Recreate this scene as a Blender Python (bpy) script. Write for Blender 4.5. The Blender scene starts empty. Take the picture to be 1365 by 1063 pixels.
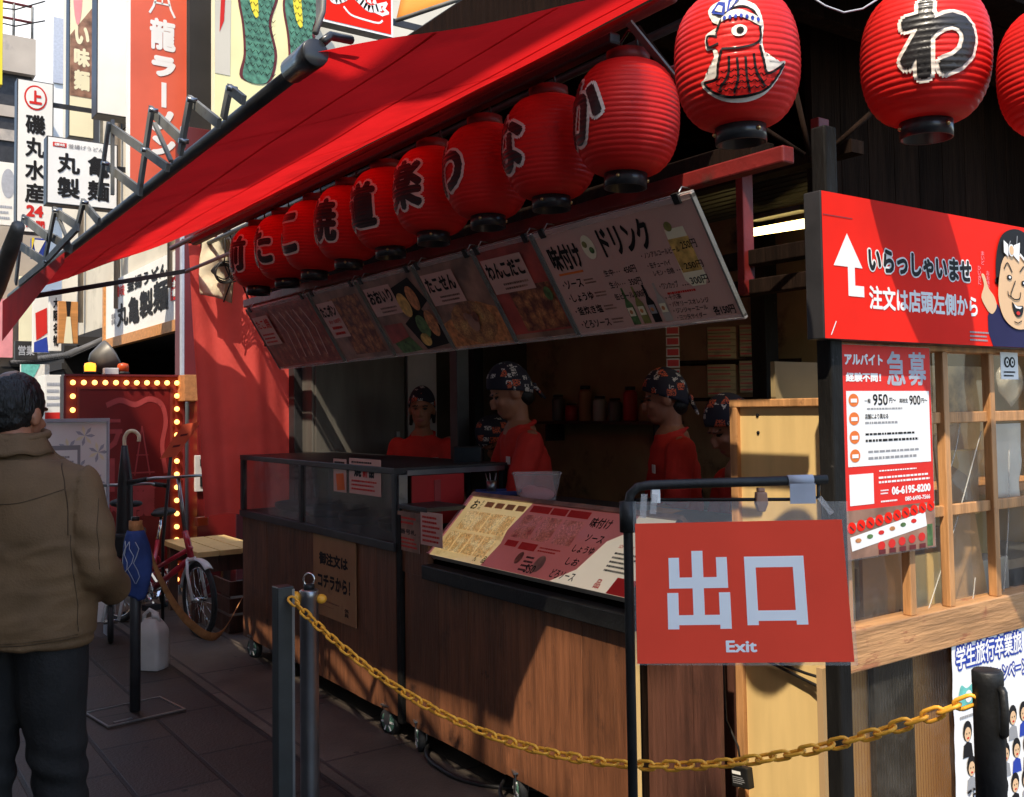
import bpy, bmesh, math, random
from math import radians as R, sin, cos, pi, sqrt
from mathutils import Vector as V, Matrix, noise
random.seed(7)
S = bpy.context.scene
COL = S.collection

# ------------------------------------------------------------------ camera
YAW, PITCH, ROLL, FPX, CAMH = R(35), R(2.5), R(0.78), 1300.0, 1.54
F0 = V((sin(YAW), cos(YAW), 0)); R0 = V((cos(YAW), -sin(YAW), 0)); Z = V((0, 0, 1))
FWD = F0 * cos(PITCH) + Z * sin(PITCH)
UP0 = Z * cos(PITCH) - F0 * sin(PITCH)
RGT = R0 * cos(ROLL) - UP0 * sin(ROLL)
UPV = UP0 * cos(ROLL) + R0 * sin(ROLL)
CAM = V((0, 0, CAMH)); CPX, CPY = 682.5, 490.2
cd = bpy.data.cameras.new('camera'); cam = bpy.data.objects.new('camera', cd); COL.objects.link(cam)
cam.matrix_world = Matrix(((RGT.x, UPV.x, -FWD.x, 0), (RGT.y, UPV.y, -FWD.y, 0), (RGT.z, UPV.z, -FWD.z, CAMH), (0, 0, 0, 1)))
cd.sensor_fit = 'HORIZONTAL'; cd.sensor_width = 36; cd.lens = 36 * FPX / 1365
cd.shift_y = -(531.5 - CPY) / 1365; cd.clip_start = .05; cd.clip_end = 500
S.camera = cam

# ------------------------------------------------------------------ light
SUN = V((.38, .28, -.66)).normalized()
ELEV = math.asin(-SUN.z)
w = bpy.data.worlds.new('World'); S.world = w; w.use_nodes = True
nt = w.node_tree; bg = nt.nodes['Background']
sky = nt.nodes.new('ShaderNodeTexSky'); sky.sky_type = 'NISHITA'; sky.sun_disc = False
sky.sun_elevation = ELEV; sky.sun_rotation = math.atan2(-SUN.x, -SUN.y) % (2 * pi); sky.air_density = 1.0; sky.dust_density = 1.2
nt.links.new(sky.outputs[0], bg.inputs[0]); bg.inputs[1].default_value = .15
sl = bpy.data.lights.new('sun', 'SUN'); sl.energy = 2.5; sl.angle = R(.53); sl.color = (1, .88, .7)
so = bpy.data.objects.new('sun', sl); COL.objects.link(so); so.rotation_euler = SUN.to_track_quat('-Z', 'Y').to_euler(); so.location = (-8, -6, 16)
S.view_settings.view_transform = 'Standard'; S.view_settings.look = 'None'
S.view_settings.exposure = 1.4; S.view_settings.gamma = 1.0
S.cycles.max_bounces = 8; S.cycles.diffuse_bounces = 4; S.cycles.transparent_max_bounces = 16
S.cycles.use_denoising = True

# ------------------------------------------------------------------ measuring helpers (photo pixel -> world point on a plane)
def ray(px, py): return FWD * FPX + RGT * (px - CPX) - UPV * (py - CPY)
def onx(px, py, X): d = ray(px, py); return CAM + d * (X / d.x)
def ony(px, py, Y): d = ray(px, py); return CAM + d * (Y / d.y)
def onz(px, py, h): d = ray(px, py); return CAM + d * ((h - CAMH) / d.z)
def atd(px, py, D): d = ray(px, py); return CAM + d * (D / d.dot(F0))

# ------------------------------------------------------------------ materials
MATS = {}
def mat(name, col, rough=.55, metal=0, var=.12, vs=6, bump=0, bs=40, st=(1, 1, 1), trans=0, emit=0, island=0, spec=.4,
        dirt=None, ds=3, dth=.55, alpha=1, coat=0, wave=None):
    if name in MATS: return MATS[name]
    m = bpy.data.materials.new(name); m.use_nodes = True; MATS[name] = m
    n = m.node_tree.nodes; L = m.node_tree.links; p = n['Principled BSDF']; out = n['Material Output']
    p.inputs['Roughness'].default_value = rough; p.inputs['Metallic'].default_value = metal
    p.inputs['Specular IOR Level'].default_value = spec
    if coat: p.inputs['Coat Weight'].default_value = coat; p.inputs['Coat Roughness'].default_value = .12
    tc = n.new('ShaderNodeTexCoord'); mp = n.new('ShaderNodeMapping'); mp.inputs['Scale'].default_value = st
    L.new(tc.outputs['Object'], mp.inputs[0])
    nz = n.new('ShaderNodeTexNoise'); nz.inputs['Scale'].default_value = vs; nz.inputs['Detail'].default_value = 5
    L.new(mp.outputs[0], nz.inputs[0])
    mx = n.new('ShaderNodeMix'); mx.data_type = 'RGBA'
    mx.inputs[6].default_value = (*[c * (1 - var) for c in col], 1); mx.inputs[7].default_value = (*[min(1, c * (1 + var)) for c in col], 1)
    rp = n.new('ShaderNodeMapRange'); rp.inputs[1].default_value = .32; rp.inputs[2].default_value = .68
    L.new(nz.outputs[0], rp.inputs[0]); L.new(rp.outputs[0], mx.inputs[0]); c = mx.outputs[2]
    if island:
        g = n.new('ShaderNodeNewGeometry'); mr = n.new('ShaderNodeMapRange'); mr.inputs[3].default_value = 1 - island; mr.inputs[4].default_value = 1 + island
        L.new(g.outputs['Random Per Island'], mr.inputs[0])
        ml = n.new('ShaderNodeMix'); ml.data_type = 'RGBA'; ml.blend_type = 'MULTIPLY'; ml.inputs[0].default_value = 1
        L.new(c, ml.inputs[6]); L.new(mr.outputs[0], ml.inputs[7]); c = ml.outputs[2]
    if dirt:
        d = n.new('ShaderNodeTexNoise'); d.inputs['Scale'].default_value = ds; d.inputs['Detail'].default_value = 8; d.inputs['Roughness'].default_value = .65
        L.new(tc.outputs['Object'], d.inputs[0])
        dr = n.new('ShaderNodeMapRange'); dr.inputs[1].default_value = dth; dr.inputs[2].default_value = dth + .12
        L.new(d.outputs[0], dr.inputs[0])
        dm = n.new('ShaderNodeMix'); dm.data_type = 'RGBA'; L.new(dr.outputs[0], dm.inputs[0]); L.new(c, dm.inputs[6]); dm.inputs[7].default_value = (*dirt, 1); c = dm.outputs[2]
    L.new(c, p.inputs['Base Color'])
    if bump:
        bz = n.new('ShaderNodeTexNoise'); bz.inputs['Scale'].default_value = bs; bz.inputs['Detail'].default_value = 6; L.new(mp.outputs[0], bz.inputs[0])
        b = n.new('ShaderNodeBump'); b.inputs['Strength'].default_value = bump; b.inputs['Distance'].default_value = .02
        L.new(bz.outputs[0], b.inputs['Height']); L.new(b.outputs[0], p.inputs['Normal'])
    if emit:
        L.new(c, p.inputs['Emission Color']); p.inputs['Emission Strength'].default_value = emit
    sh = p.outputs[0]
    if trans:
        t = n.new('ShaderNodeBsdfTranslucent'); L.new(c, t.inputs[0]); ms = n.new('ShaderNodeMixShader'); ms.inputs[0].default_value = trans
        L.new(sh, ms.inputs[1]); L.new(t.outputs[0], ms.inputs[2]); sh = ms.outputs[0]
    if alpha < 1:
        t = n.new('ShaderNodeBsdfTransparent'); ms = n.new('ShaderNodeMixShader'); ms.inputs[0].default_value = alpha
        L.new(t.outputs[0], ms.inputs[1]); L.new(sh, ms.inputs[2]); sh = ms.outputs[0]
    L.new(sh, out.inputs[0])
    return m
def glass(name, col, gl=.12, rough=.05, haze=.06):
    if name in MATS: return MATS[name]
    m = bpy.data.materials.new(name); m.use_nodes = True; MATS[name] = m
    n = m.node_tree.nodes; L = m.node_tree.links; n.remove(n['Principled BSDF'])
    t = n.new('ShaderNodeBsdfTransparent'); t.inputs[0].default_value = (*col, 1)
    g = n.new('ShaderNodeBsdfGlossy'); g.inputs['Roughness'].default_value = rough
    d = n.new('ShaderNodeBsdfDiffuse'); d.inputs[0].default_value = (.7, .7, .68, 1)
    a = n.new('ShaderNodeMixShader'); b = n.new('ShaderNodeMixShader'); a.inputs[0].default_value = gl
    tc = n.new('ShaderNodeTexCoord'); nz = n.new('ShaderNodeTexNoise'); nz.inputs['Scale'].default_value = 7; nz.inputs['Detail'].default_value = 8; nz.inputs['Roughness'].default_value = .7
    L.new(tc.outputs['Object'], nz.inputs[0]); mr = n.new('ShaderNodeMapRange'); mr.inputs[1].default_value = .45; mr.inputs[2].default_value = .8
    mr.inputs[3].default_value = haze * .4; mr.inputs[4].default_value = haze * 2.5
    L.new(nz.outputs[0], mr.inputs[0]); L.new(mr.outputs[0], b.inputs[0])
    bz = n.new('ShaderNodeTexNoise'); bz.inputs['Scale'].default_value = 3; bp = n.new('ShaderNodeBump'); bp.inputs['Strength'].default_value = .25; bp.inputs['Distance'].default_value = .02
    L.new(tc.outputs['Object'], bz.inputs[0]); L.new(bz.outputs[0], bp.inputs['Height']); L.new(bp.outputs[0], g.inputs['Normal'])
    L.new(t.outputs[0], a.inputs[1]); L.new(g.outputs[0], a.inputs[2]); L.new(a.outputs[0], b.inputs[1]); L.new(d.outputs[0], b.inputs[2])
    L.new(b.outputs[0], n['Material Output'].inputs[0])
    return m

mat('black_metal', (.012, .012, .012), .5, .1, .3, 20, bump=.1, bs=90, dirt=(.06, .055, .05), dth=.66, ds=14)
mat('black_post', (.012, .011, .01), .6, 0, .4, 12, spec=.12, bump=.25, bs=60, st=(1, 1, .25), dirt=(.11, .1, .09), ds=20, dth=.66)
mat('dark_trim', (.035, .034, .036), .45, .2, .25, 9, dirt=(.09, .08, .07), dth=.66, ds=9)
mat('steel', (.3, .31, .32), .32, .9, .15, 9, bump=.05, bs=30, dirt=(.12, .12, .12), dth=.64, ds=12)
mat('louvre_dark', (.05, .048, .042), .7)
mat('grey_bracket', (.16, .16, .15), .6, .2, .25, 9, dirt=(.1, .06, .03), ds=11, dth=.62)
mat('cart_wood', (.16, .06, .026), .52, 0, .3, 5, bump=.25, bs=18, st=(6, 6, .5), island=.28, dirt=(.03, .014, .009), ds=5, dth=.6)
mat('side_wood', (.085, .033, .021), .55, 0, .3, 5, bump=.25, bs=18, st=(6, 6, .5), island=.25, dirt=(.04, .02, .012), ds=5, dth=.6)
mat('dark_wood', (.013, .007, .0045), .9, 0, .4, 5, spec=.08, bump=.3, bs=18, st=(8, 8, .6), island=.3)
mat('beam_red', (.15, .012, .01), .5, 0, .25, 8, bump=.15, bs=30, dirt=(.07, .02, .015), ds=9, dth=.62)
mat('pale_wood', (.48, .235, .09), .55, 0, .3, 4, bump=.2, bs=16, st=(8, 8, .8), island=.12, dirt=(.22, .09, .04), ds=11, dth=.63)
mat('sill_wood', (.45, .235, .1), .5, 0, .3, 4, bump=.2, bs=14, st=(.8, 8, 8), island=.12, dirt=(.3, .11, .05), ds=10, dth=.6)
mat('ply_yellow', (.72, .5, .21), .5, 0, .07, 3, bump=.06, bs=14, st=(6, 6, .8), dirt=(.6, .4, .16), ds=6, dth=.66)
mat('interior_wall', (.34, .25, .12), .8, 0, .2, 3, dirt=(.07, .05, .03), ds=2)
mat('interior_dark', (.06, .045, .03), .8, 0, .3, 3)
mat('fridge_grey', (.13, .12, .105), .45, .3, .2, 3, st=(4, 4, .5))
mat('white_panel', (.42, .38, .33), .6, 0, .12, 3)
mat('awning_red', (.62, .014, .016), .75, 0, .1, 4, bump=.15, bs=60, trans=.5, dirt=(.5, .012, .014), ds=1.6)
mat('curtain_red', (.86, .105, .085), .7, 0, .12, 3, bump=.15, bs=50, trans=.5)
mat('cream_cloth', (.8, .72, .52), .8, 0, .1, 8, bump=.4, bs=14, trans=.25)
mat('lantern_red', (.72, .02, .016), .5, 0, .14, 5, trans=.14, coat=.06, spec=.25, bump=.12, bs=22, dirt=(.55, .02, .016), ds=9, dth=.6)
mat('post_grey', (.06, .066, .066), .4, .6, .15, 9, dirt=(.06, .06, .06), ds=10)
mat('lantern_black', (.018, .016, .016), .4, 0, .2, 20, coat=.2)
mat('lantern_white', (.78, .7, .62), .45, 0, .08, 20, coat=.2)
mat('cap_black', (.02, .02, .022), .35, 0, .2, 30, coat=.3, dirt=(.1, .1, .1), ds=20, dth=.66)
mat('brass', (.6, .45, .2), .3, 1, .1)
mat('sign_red', (.8, .02, .01), .6, 0, .06, 5, spec=.06)
mat('exit_red', (.95, .082, .043), .6, 0, .05, 6, spec=.08, dirt=(.88, .072, .038), ds=3, dth=.6)
mat('poster_red', (.72, .03, .022), .5, 0, .05, spec=.12)
mat('white_print', (.82, .81, .79), .55, 0, .03, spec=.12)
mat('grey_print', (.3, .3, .31), .6, 0, .05, spec=.12)
mat('exit_white', (.93, .94, .95), .5, 0, .03, spec=.12)
mat('black_print', (.016, .015, .016), .6, 0, .1, spec=.12)
mat('red_print', (.6, .03, .025), .6, 0, .06, spec=.12)
mat('orange_print', (.75, .18, .04), .6, 0, .1, spec=.12)
mat('blue_print', (.03, .06, .35), .6, 0, .1, spec=.12)
mat('navy_print', (.02, .018, .07), .6, 0, .1, spec=.12)
mat('skin_print', (.72, .47, .27), .6, 0, .04, spec=.12)
mat('pink_print', (.75, .3, .33), .6, 0, .1, spec=.12)
mat('menu_pink', (.62, .38, .32), .4, 0, .08, 3, coat=.12)
mat('menu_brown', (.26, .14, .095), .4, 0, .5, 9, coat=.12)
mat('menu_red', (.34, .05, .035), .4, 0, .45, 9, coat=.12)
mat('food_tan', (.5, .2, .07), .5, 0, .5, 40)
mat('food_brown', (.2, .06, .03), .5, 0, .6, 50)
mat('food_green', (.08, .16, .05), .5, 0, .5, 40)
mat('food_yellow', (.6, .38, .1), .5, 0, .4, 30)
mat('bottle_olive', (.2, .19, .05), .5, 0, .3, 30)
mat('teal_print', (.15, .5, .45), .5, 0, .2, 30, spec=.12)
mat('chain_yellow', (.95, .44, .045), .42, 0, .12, 30, dirt=(.45, .17, .02), ds=30, dth=.62)
mat('kraft', (.36, .19, .085), .7, 0, .12, 5, bump=.1, bs=20, dirt=(.26, .13, .06), ds=5, dth=.62)
mat('cardboard', (.42, .25, .12), .75, 0, .15, 4, dirt=(.3, .17, .08), ds=3)
mat('rubber', (.02, .02, .02), .7, 0, .2, 30)
mat('caster_green', (.12, .26, .19), .45, 0, .3, 30, dirt=(.03, .05, .04), ds=25, dth=.55)
mat('white_paint', (.72, .71, .7), .35, 0, .06, 9, coat=.2, dirt=(.35, .3, .27), ds=14, dth=.66)
mat('bike_red', (.4, .015, .03), .3, 0, .15, 9, coat=.4)
mat('chrome', (.7, .7, .7), .15, 1, .1)
mat('blue_cloth', (.02, .045, .17), .8, 0, .3, 9, bump=.5, bs=20)
mat('strap', (.4, .17, .06), .75, 0, .2, 20, bump=.3, bs=80)
mat('jug', (.6, .58, .56), .45, 0, .08, 9, trans=.3)
mat('jacket', (.13, .072, .031), .8, 0, .2, 7, bump=.12, bs=160)
mat('trousers', (.011, .01, .0095), .85, 0, .3, 9, bump=.2, bs=90)
mat('hair', (.008, .007, .006), .5, 0, .4, 40, bump=.5, bs=120, st=(1, 1, .3))
mat('skin', (.34, .14, .075), .5, 0, .1, 12)
mat('lips', (.35, .1, .08), .5)
mat('eye_dark', (.015, .012, .01), .3)
mat('shirt', (.58, .026, .016), .8, 0, .12, 9, bump=.15, bs=90)
mat('shoe', (.015, .014, .014), .5)
mat('clear_plastic', (.75, .72, .7), .3, 0, .05, alpha=.3)
mat('sleeve_plastic', (.75, .75, .73), .25, 0, .05, alpha=.11)
mat('tray_blue', (.03, .05, .2), .4)
mat('screen', (.02, .028, .035), .15)
mat('redbox', (.4, .02, .02), .4, 0, .15, 3)
mat('shop_dark', (.02, .018, .017), .8, 0, .3, 2)
mat('facade_cream', (.6, .55, .45), .75, 0, .1, 1.2, dirt=(.42, .38, .3), ds=.8, dth=.58)
mat('facade_grey', (.4, .34, .28), .8, 0, .15, 1, dirt=(.2, .19, .18), ds=.7)
mat('facade_white', (.8, .79, .76), .7, 0, .05, 1, dirt=(.66, .64, .6), ds=.8, dth=.58)
mat('roof_tile', (.09, .09, .095), .6, 0, .3, 6)
mat('sign_white', (.82, .81, .78), .45, 0, .04, 3, spec=.12)
mat('sign_yellow', (.85, .68, .06), .5, 0, .05, spec=.12)
mat('sign_cream', (.82, .77, .55), .6, 0, .07, 2, spec=.12)
mat('orange_cloth', (.8, .33, .05), .7, 0, .1, 3, trans=.3)
mat('scale_green', (.07, .2, .13), .6, 0, .5, 22)
mat('wood_orange', (.55, .24, .07), .5, 0, .2, 4, st=(.6, 6, 6))
mat('maroon', (.12, .012, .014), .5, 0, .2, 3)
mat('board_red', (.13, .008, .008), .4, 0, .15, 3, coat=.2)
mat('board_frame', (.16, .02, .014), .45, 0, .2, 6)
mat('ghost_print', (.3, .04, .04), .5, 0, .15, 9)
mat('bulb', (1, .45, .11), .3, emit=1.5, var=0)
mat('beacon', (1, .3, .02), .3, emit=1.2, var=.2)
mat('tube_light', (1, .72, .25), .3, emit=3.2, var=0)
mat('amber_off', (.5, .07, .015), .3)
mat('vending_white', (.55, .52, .5), .5)
mat('cable', (.012, .011, .011), .5)
mat('tape_grey', (.4, .42, .48), .5, 0, .1, 20)
mat('film', (.6, .58, .52), .2, 0, .1, alpha=.35)
glass('case_glass', (.82, .82, .8), .1, .06, .06)
glass('window_acrylic', (.93, .9, .82), .1, .08, .05)
glass('corrugated', (.84, .74, .58), .05, .3, .03)

def wear(name, col, st=(6, 6, .9), sc=3.2, th=.6, width=.06):      # worn, scuffed patches with their own shape
    m = MATS[name]; n = m.node_tree.nodes; L = m.node_tree.links; p = n['Principled BSDF']
    src = p.inputs['Base Color'].links[0].from_socket
    tc = n.new('ShaderNodeTexCoord'); mp = n.new('ShaderNodeMapping'); mp.inputs['Scale'].default_value = st; mp.inputs['Location'].default_value = (3.1, 1.7, .4); L.new(tc.outputs['Object'], mp.inputs[0])
    z = n.new('ShaderNodeTexNoise'); z.inputs['Scale'].default_value = sc; z.inputs['Detail'].default_value = 10; z.inputs['Roughness'].default_value = .72; L.new(mp.outputs[0], z.inputs[0])
    r = n.new('ShaderNodeMapRange'); r.inputs[1].default_value = th; r.inputs[2].default_value = th + width; r.inputs[4].default_value = .75; L.new(z.outputs[0], r.inputs[0])
    x = n.new('ShaderNodeMix'); x.data_type = 'RGBA'; L.new(r.outputs[0], x.inputs[0]); L.new(src, x.inputs[6]); x.inputs[7].default_value = (*col, 1); L.new(x.outputs[2], p.inputs['Base Color'])
def photo_print(name, cols, scale, rough=.4, emit=0):                    # printed food photograph: clustered rounded shapes
    m = mat(name, cols[0], rough); n = m.node_tree.nodes; L = m.node_tree.links; p = n['Principled BSDF']
    tc = n.new('ShaderNodeTexCoord'); nz = n.new('ShaderNodeTexNoise'); nz.inputs['Scale'].default_value = scale * .8; L.new(tc.outputs['Object'], nz.inputs[0])
    mx = n.new('ShaderNodeMix'); mx.data_type = 'RGBA'; mx.inputs[0].default_value = .06; L.new(tc.outputs['Object'], mx.inputs[6]); L.new(nz.outputs['Color'], mx.inputs[7])
    v = n.new('ShaderNodeTexVoronoi'); v.feature = 'SMOOTH_F1'; v.inputs['Scale'].default_value = scale; v.inputs['Smoothness'].default_value = .25; v.inputs['Randomness'].default_value = .6; L.new(mx.outputs[2], v.inputs[0])
    r = n.new('ShaderNodeValToRGB'); L.new(v.outputs['Distance'], r.inputs[0])
    while len(r.color_ramp.elements) < len(cols): r.color_ramp.elements.new(.5)
    for i, c in enumerate(cols): e = r.color_ramp.elements[i]; e.position = .1 + .6 * i / (len(cols) - 1); e.color = (*c, 1)
    n2 = n.new('ShaderNodeTexNoise'); n2.inputs['Scale'].default_value = 120; n2.inputs['Detail'].default_value = 5; L.new(tc.outputs['Object'], n2.inputs[0])
    mr = n.new('ShaderNodeMapRange'); mr.inputs[1].default_value = .3; mr.inputs[2].default_value = .7; mr.inputs[3].default_value = .55; mr.inputs[4].default_value = 1.4; L.new(n2.outputs[0], mr.inputs[0])
    ml = n.new('ShaderNodeMix'); ml.data_type = 'RGBA'; ml.blend_type = 'MULTIPLY'; ml.inputs[0].default_value = 1; L.new(r.outputs[0], ml.inputs[6]); L.new(mr.outputs[0], ml.inputs[7]); L.new(ml.outputs[2], p.inputs['Base Color'])
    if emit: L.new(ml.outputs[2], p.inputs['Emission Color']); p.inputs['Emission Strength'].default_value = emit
wear('cart_wood', (.06, .024, .012), (2.5, 2.5, 1), 2.4, .5, .18); wear('cart_wood', (.3, .16, .095), (16, 16, .8), 3, .64, .05); wear('cart_wood', (.26, .13, .075), (3, 3, 1.4), 5, .66, .05); wear('side_wood', (.035, .015, .01), (2.5, 2.5, 1), 2.4, .5, .18); wear('side_wood', (.26, .14, .09), (16, 16, .8), 3, .64, .05); wear('cart_wood', (.03, .014, .009), (1, 1, 1), 6, .66, .04)
wear('sill_wood', (.3, .1, .045), (1, 4, 4), 5, .6, .04); wear('pale_wood', (.26, .11, .045), (4, 4, 1), 5, .62, .04); wear('curtain_red', (.8, .08, .07), (1, 1, .5), 3, .58, .1)
wear('awning_red', (.42, .01, .012), (1, .6, 1), 2.2, .6, .12); wear('awning_red', (.38, .012, .012), (1, 1, 1), 22, .68, .03)
photo_print('photo_balls', [(.5, .22, .08), (.33, .12, .045), (.12, .03, .02)], 24); photo_print('photo_pale', [(.72, .5, .2), (.62, .36, .12), (.74, .56, .26)], 17, emit=.16); photo_print('photo_rose', [(.3, .06, .05), (.45, .14, .1), (.52, .17, .15)], 15, emit=.06)  # pale and rose prints get an added glow to match the painted sun patches
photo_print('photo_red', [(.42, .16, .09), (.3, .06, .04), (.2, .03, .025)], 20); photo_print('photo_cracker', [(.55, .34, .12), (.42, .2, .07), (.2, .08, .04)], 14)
# ------------------------------------------------------------------ mesh builder
def frame(o, x, y, zz=None):
    x = V(x).normalized(); y = V(y).normalized(); zz = x.cross(y) if zz is None else V(zz)
    return Matrix(((x.x, y.x, zz.x, o[0]), (x.y, y.y, zz.y, o[1]), (x.z, y.z, zz.z, o[2]), (0, 0, 0, 1)))
ORG = {}
class MB:
    def __init__(s): s.v = []; s.f = []; s.m = []; s.s = []; s.mats = []
    def mi(s, m):
        if m not in s.mats: s.mats.append(m)
        return s.mats.index(m)
    def add(s, vs, fs, m, smooth=False, M=None):
        b = len(s.v); k = s.mi(m)
        for p in vs:
            p = V(p); s.v.append(M @ p if M else p)
        for f in fs: s.f.append([i + b for i in f]); s.m.append(k); s.s.append(smooth)
        return s
    def box(s, x0, x1, y0, y1, z0, z1, m, M=None):
        x0, x1 = sorted((x0, x1)); y0, y1 = sorted((y0, y1)); z0, z1 = sorted((z0, z1))
        vs = [(x0, y0, z0), (x1, y0, z0), (x1, y1, z0), (x0, y1, z0), (x0, y0, z1), (x1, y0, z1), (x1, y1, z1), (x0, y1, z1)]
        return s.add(vs, [(0, 3, 2, 1), (4, 5, 6, 7), (0, 1, 5, 4), (1, 2, 6, 5), (2, 3, 7, 6), (3, 0, 4, 7)], m, False, M)
    def bar(s, a, b, wd, th, m, up=None):
        a, b = V(a), V(b); d = (b - a); L = d.length; d.normalize()
        up = V(up) if up is not None else (Z if abs(d.z) < .9 else V((1, 0, 0)))
        x = d.cross(up).normalized(); y = x.cross(d)
        M = Matrix(((x.x, y.x, d.x, a.x), (x.y, y.y, d.y, a.y), (x.z, y.z, d.z, a.z), (0, 0, 0, 1)))
        return s.box(-wd / 2, wd / 2, -th / 2, th / 2, 0, L, m, M)
    def tube(s, pts, r, m, n=8, closed=False, flat=None):
        pts = [V(p) for p in pts]; N = len(pts); rs = r if isinstance(r, (list, tuple)) else [r] * N
        vs = []; fs = []; prev = None
        for i, p in enumerate(pts):
            t = (pts[(i + 1) % N] - pts[i - 1]) if closed else (pts[min(i + 1, N - 1)] - pts[max(i - 1, 0)])
            t.normalize()
            if prev is None: a = t.orthogonal().normalized()
            else: a = (prev - t * prev.dot(t)); a = a.normalized() if a.length > 1e-6 else t.orthogonal().normalized()
            prev = a; b = t.cross(a)
            for k in range(n):
                th = 2 * pi * k / n; vs.append(p + (a * cos(th) + b * sin(th)) * rs[i])
        for i in range(N if closed else N - 1):
            j = (i + 1) % N
            for k in range(n): fs.append((i * n + k, i * n + (k + 1) % n, j * n + (k + 1) % n, j * n + k))
        if not closed: fs.append(tuple(range(n - 1, -1, -1))); fs.append(tuple(range((N - 1) * n, N * n)))
        return s.add(vs, fs, m, True)
    def cyl(s, a, b, r, m, n=16, r2=None): return s.tube([a, b], [r, r if r2 is None else r2], m, n)
    def lathe(s, prof, m, n=24, M=None, caps=True):
        vs = []; fs = []
        for (r, h) in prof:
            for k in range(n): vs.append((r * cos(2 * pi * k / n), r * sin(2 * pi * k / n), h))
        for i in range(len(prof) - 1):
            for k in range(n): fs.append((i * n + k, i * n + (k + 1) % n, (i + 1) * n + (k + 1) % n, (i + 1) * n + k))
        if caps: fs.append(tuple(range(n - 1, -1, -1))); fs.append(tuple(range((len(prof) - 1) * n, len(prof) * n)))
        return s.add(vs, fs, m, True, M)
    def ell(s, c, r, m, M=None, n=16, k=10, rot=None):
        r = (r, r, r) if not isinstance(r, (list, tuple)) else r
        T = Matrix.Translation(V(c)) @ (rot.to_4x4() if rot else Matrix()) @ Matrix.Diagonal((*r, 1))
        if M: T = M @ T
        prof = [(sin(pi * i / k), -cos(pi * i / k)) for i in range(1, k)]
        vs = [(0, 0, -1)]; fs = []
        for (q, h) in prof:
            for j in range(n): vs.append((q * cos(2 * pi * j / n), q * sin(2 * pi * j / n), h))
        vs.append((0, 0, 1)); N = len(vs) - 1
        for j in range(n): fs.append((0, 1 + (j + 1) % n, 1 + j)); fs.append((N, N - n + j, N - n + (j + 1) % n))
        for i in range(k - 2):
            for j in range(n): a = 1 + i * n; fs.append((a + j, a + (j + 1) % n, a + n + (j + 1) % n, a + n + j))
        return s.add(vs, fs, m, True, T)
    def caps(s, pts, rs, m, M=None, n=12):       # rounded tapered chain (for bodies)
        for i, p in enumerate(pts): s.ell(p, rs[i], m, M, n, 8)
        q = [M @ V(p) for p in pts] if M else pts
        for i in range(len(pts) - 1): s.tube([q[i], q[i + 1]], [rs[i], rs[i + 1]], m, n)
        return s
    def prism(s, poly, t, m, M=None):             # polygon in local xy, thickness t in -z
        n = len(poly)
        vs = [(x, y, 0) for x, y in poly] + [(x, y, -t) for x, y in poly]
        fs = [tuple(range(n)), tuple(range(2 * n - 1, n - 1, -1))] + [(i, i + n, (i + 1) % n + n, (i + 1) % n) for i in range(n)]
        return s.add(vs, fs, m, False, M)
    def grid(s, nu, nv, fn, m, smooth=True, closeu=False):
        vs = [fn(i / nu, j / nv) for j in range(nv + 1) for i in range(nu + (0 if closeu else 1))]
        W = nu if closeu else nu + 1
        fs = [(j * W + i, j * W + (i + 1) % W, (j + 1) * W + (i + 1) % W, (j + 1) * W + i) for j in range(nv) for i in range(nu)]
        return s.add(vs, fs, m, smooth)
    def build(s, name, parent=None, bevel=0, solid=0, fix=True):
        o0 = ORG.get(parent, V((0, 0, 0))) if parent else V((0, 0, 0))
        me = bpy.data.meshes.new(name); me.from_pydata([tuple(p - o0) for p in s.v], [], s.f)
        for m in s.mats: me.materials.append(MATS[m])
        me.polygons.foreach_set('material_index', s.m); me.polygons.foreach_set('use_smooth', s.s); me.update()
        if fix:
            bm = bmesh.new(); bm.from_mesh(me); bmesh.ops.recalc_face_normals(bm, faces=bm.faces); bm.to_mesh(me); bm.free()
        o = bpy.data.objects.new(name, me); COL.objects.link(o)
        if parent: o.parent = parent
        ORG[o] = o0
        if solid: q = o.modifiers.new('solid', 'SOLIDIFY'); q.thickness = solid; q.offset = 0
        if bevel: q = o.modifiers.new('bevel', 'BEVEL'); q.width = bevel; q.segments = 2; q.limit_method = 'ANGLE'; q.angle_limit = R(40)
        return o
def tag(o, label, cat, group=None):
    o['label'] = label; o['category'] = cat
    if group: o['group'] = group
    return o
def thing(name, label, cat, loc=(0, 0, 0), group=None):
    o = bpy.data.objects.new(name, None); COL.objects.link(o); o.location = loc; ORG[o] = V(loc); o.empty_display_size = .1
    return tag(o, label, cat, group)
def struct(o, kind='structure'): o['kind'] = kind; return o

# ------------------------------------------------------------------ lettering
_tc = {}
def glyphs(s, off):
    if (s, off) in _tc: return _tc[(s, off)]
    c = bpy.data.curves.new('t', 'FONT'); c.body = s; c.size = 1; c.resolution_u = 3; c.offset = off
    o = bpy.data.objects.new('t', c); COL.objects.link(o)
    me = bpy.data.meshes.new_from_object(o.evaluated_get(bpy.context.evaluated_depsgraph_get()))
    vs = [(v.co.x, v.co.y) for v in me.vertices]; fs = [tuple(p.vertices) for p in me.polygons]
    bpy.data.objects.remove(o); bpy.data.curves.remove(c); bpy.data.meshes.remove(me)
    _tc[(s, off)] = (vs, fs); return vs, fs
def spread(bold):
    n = 0 if bold <= .008 else 4 if bold < .035 else 8 if bold < .07 else 12
    return [(0, 0)] + [(bold * cos(2 * pi * (i + .5) / n), bold * sin(2 * pi * (i + .5) / n)) for i in range(n)]
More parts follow.
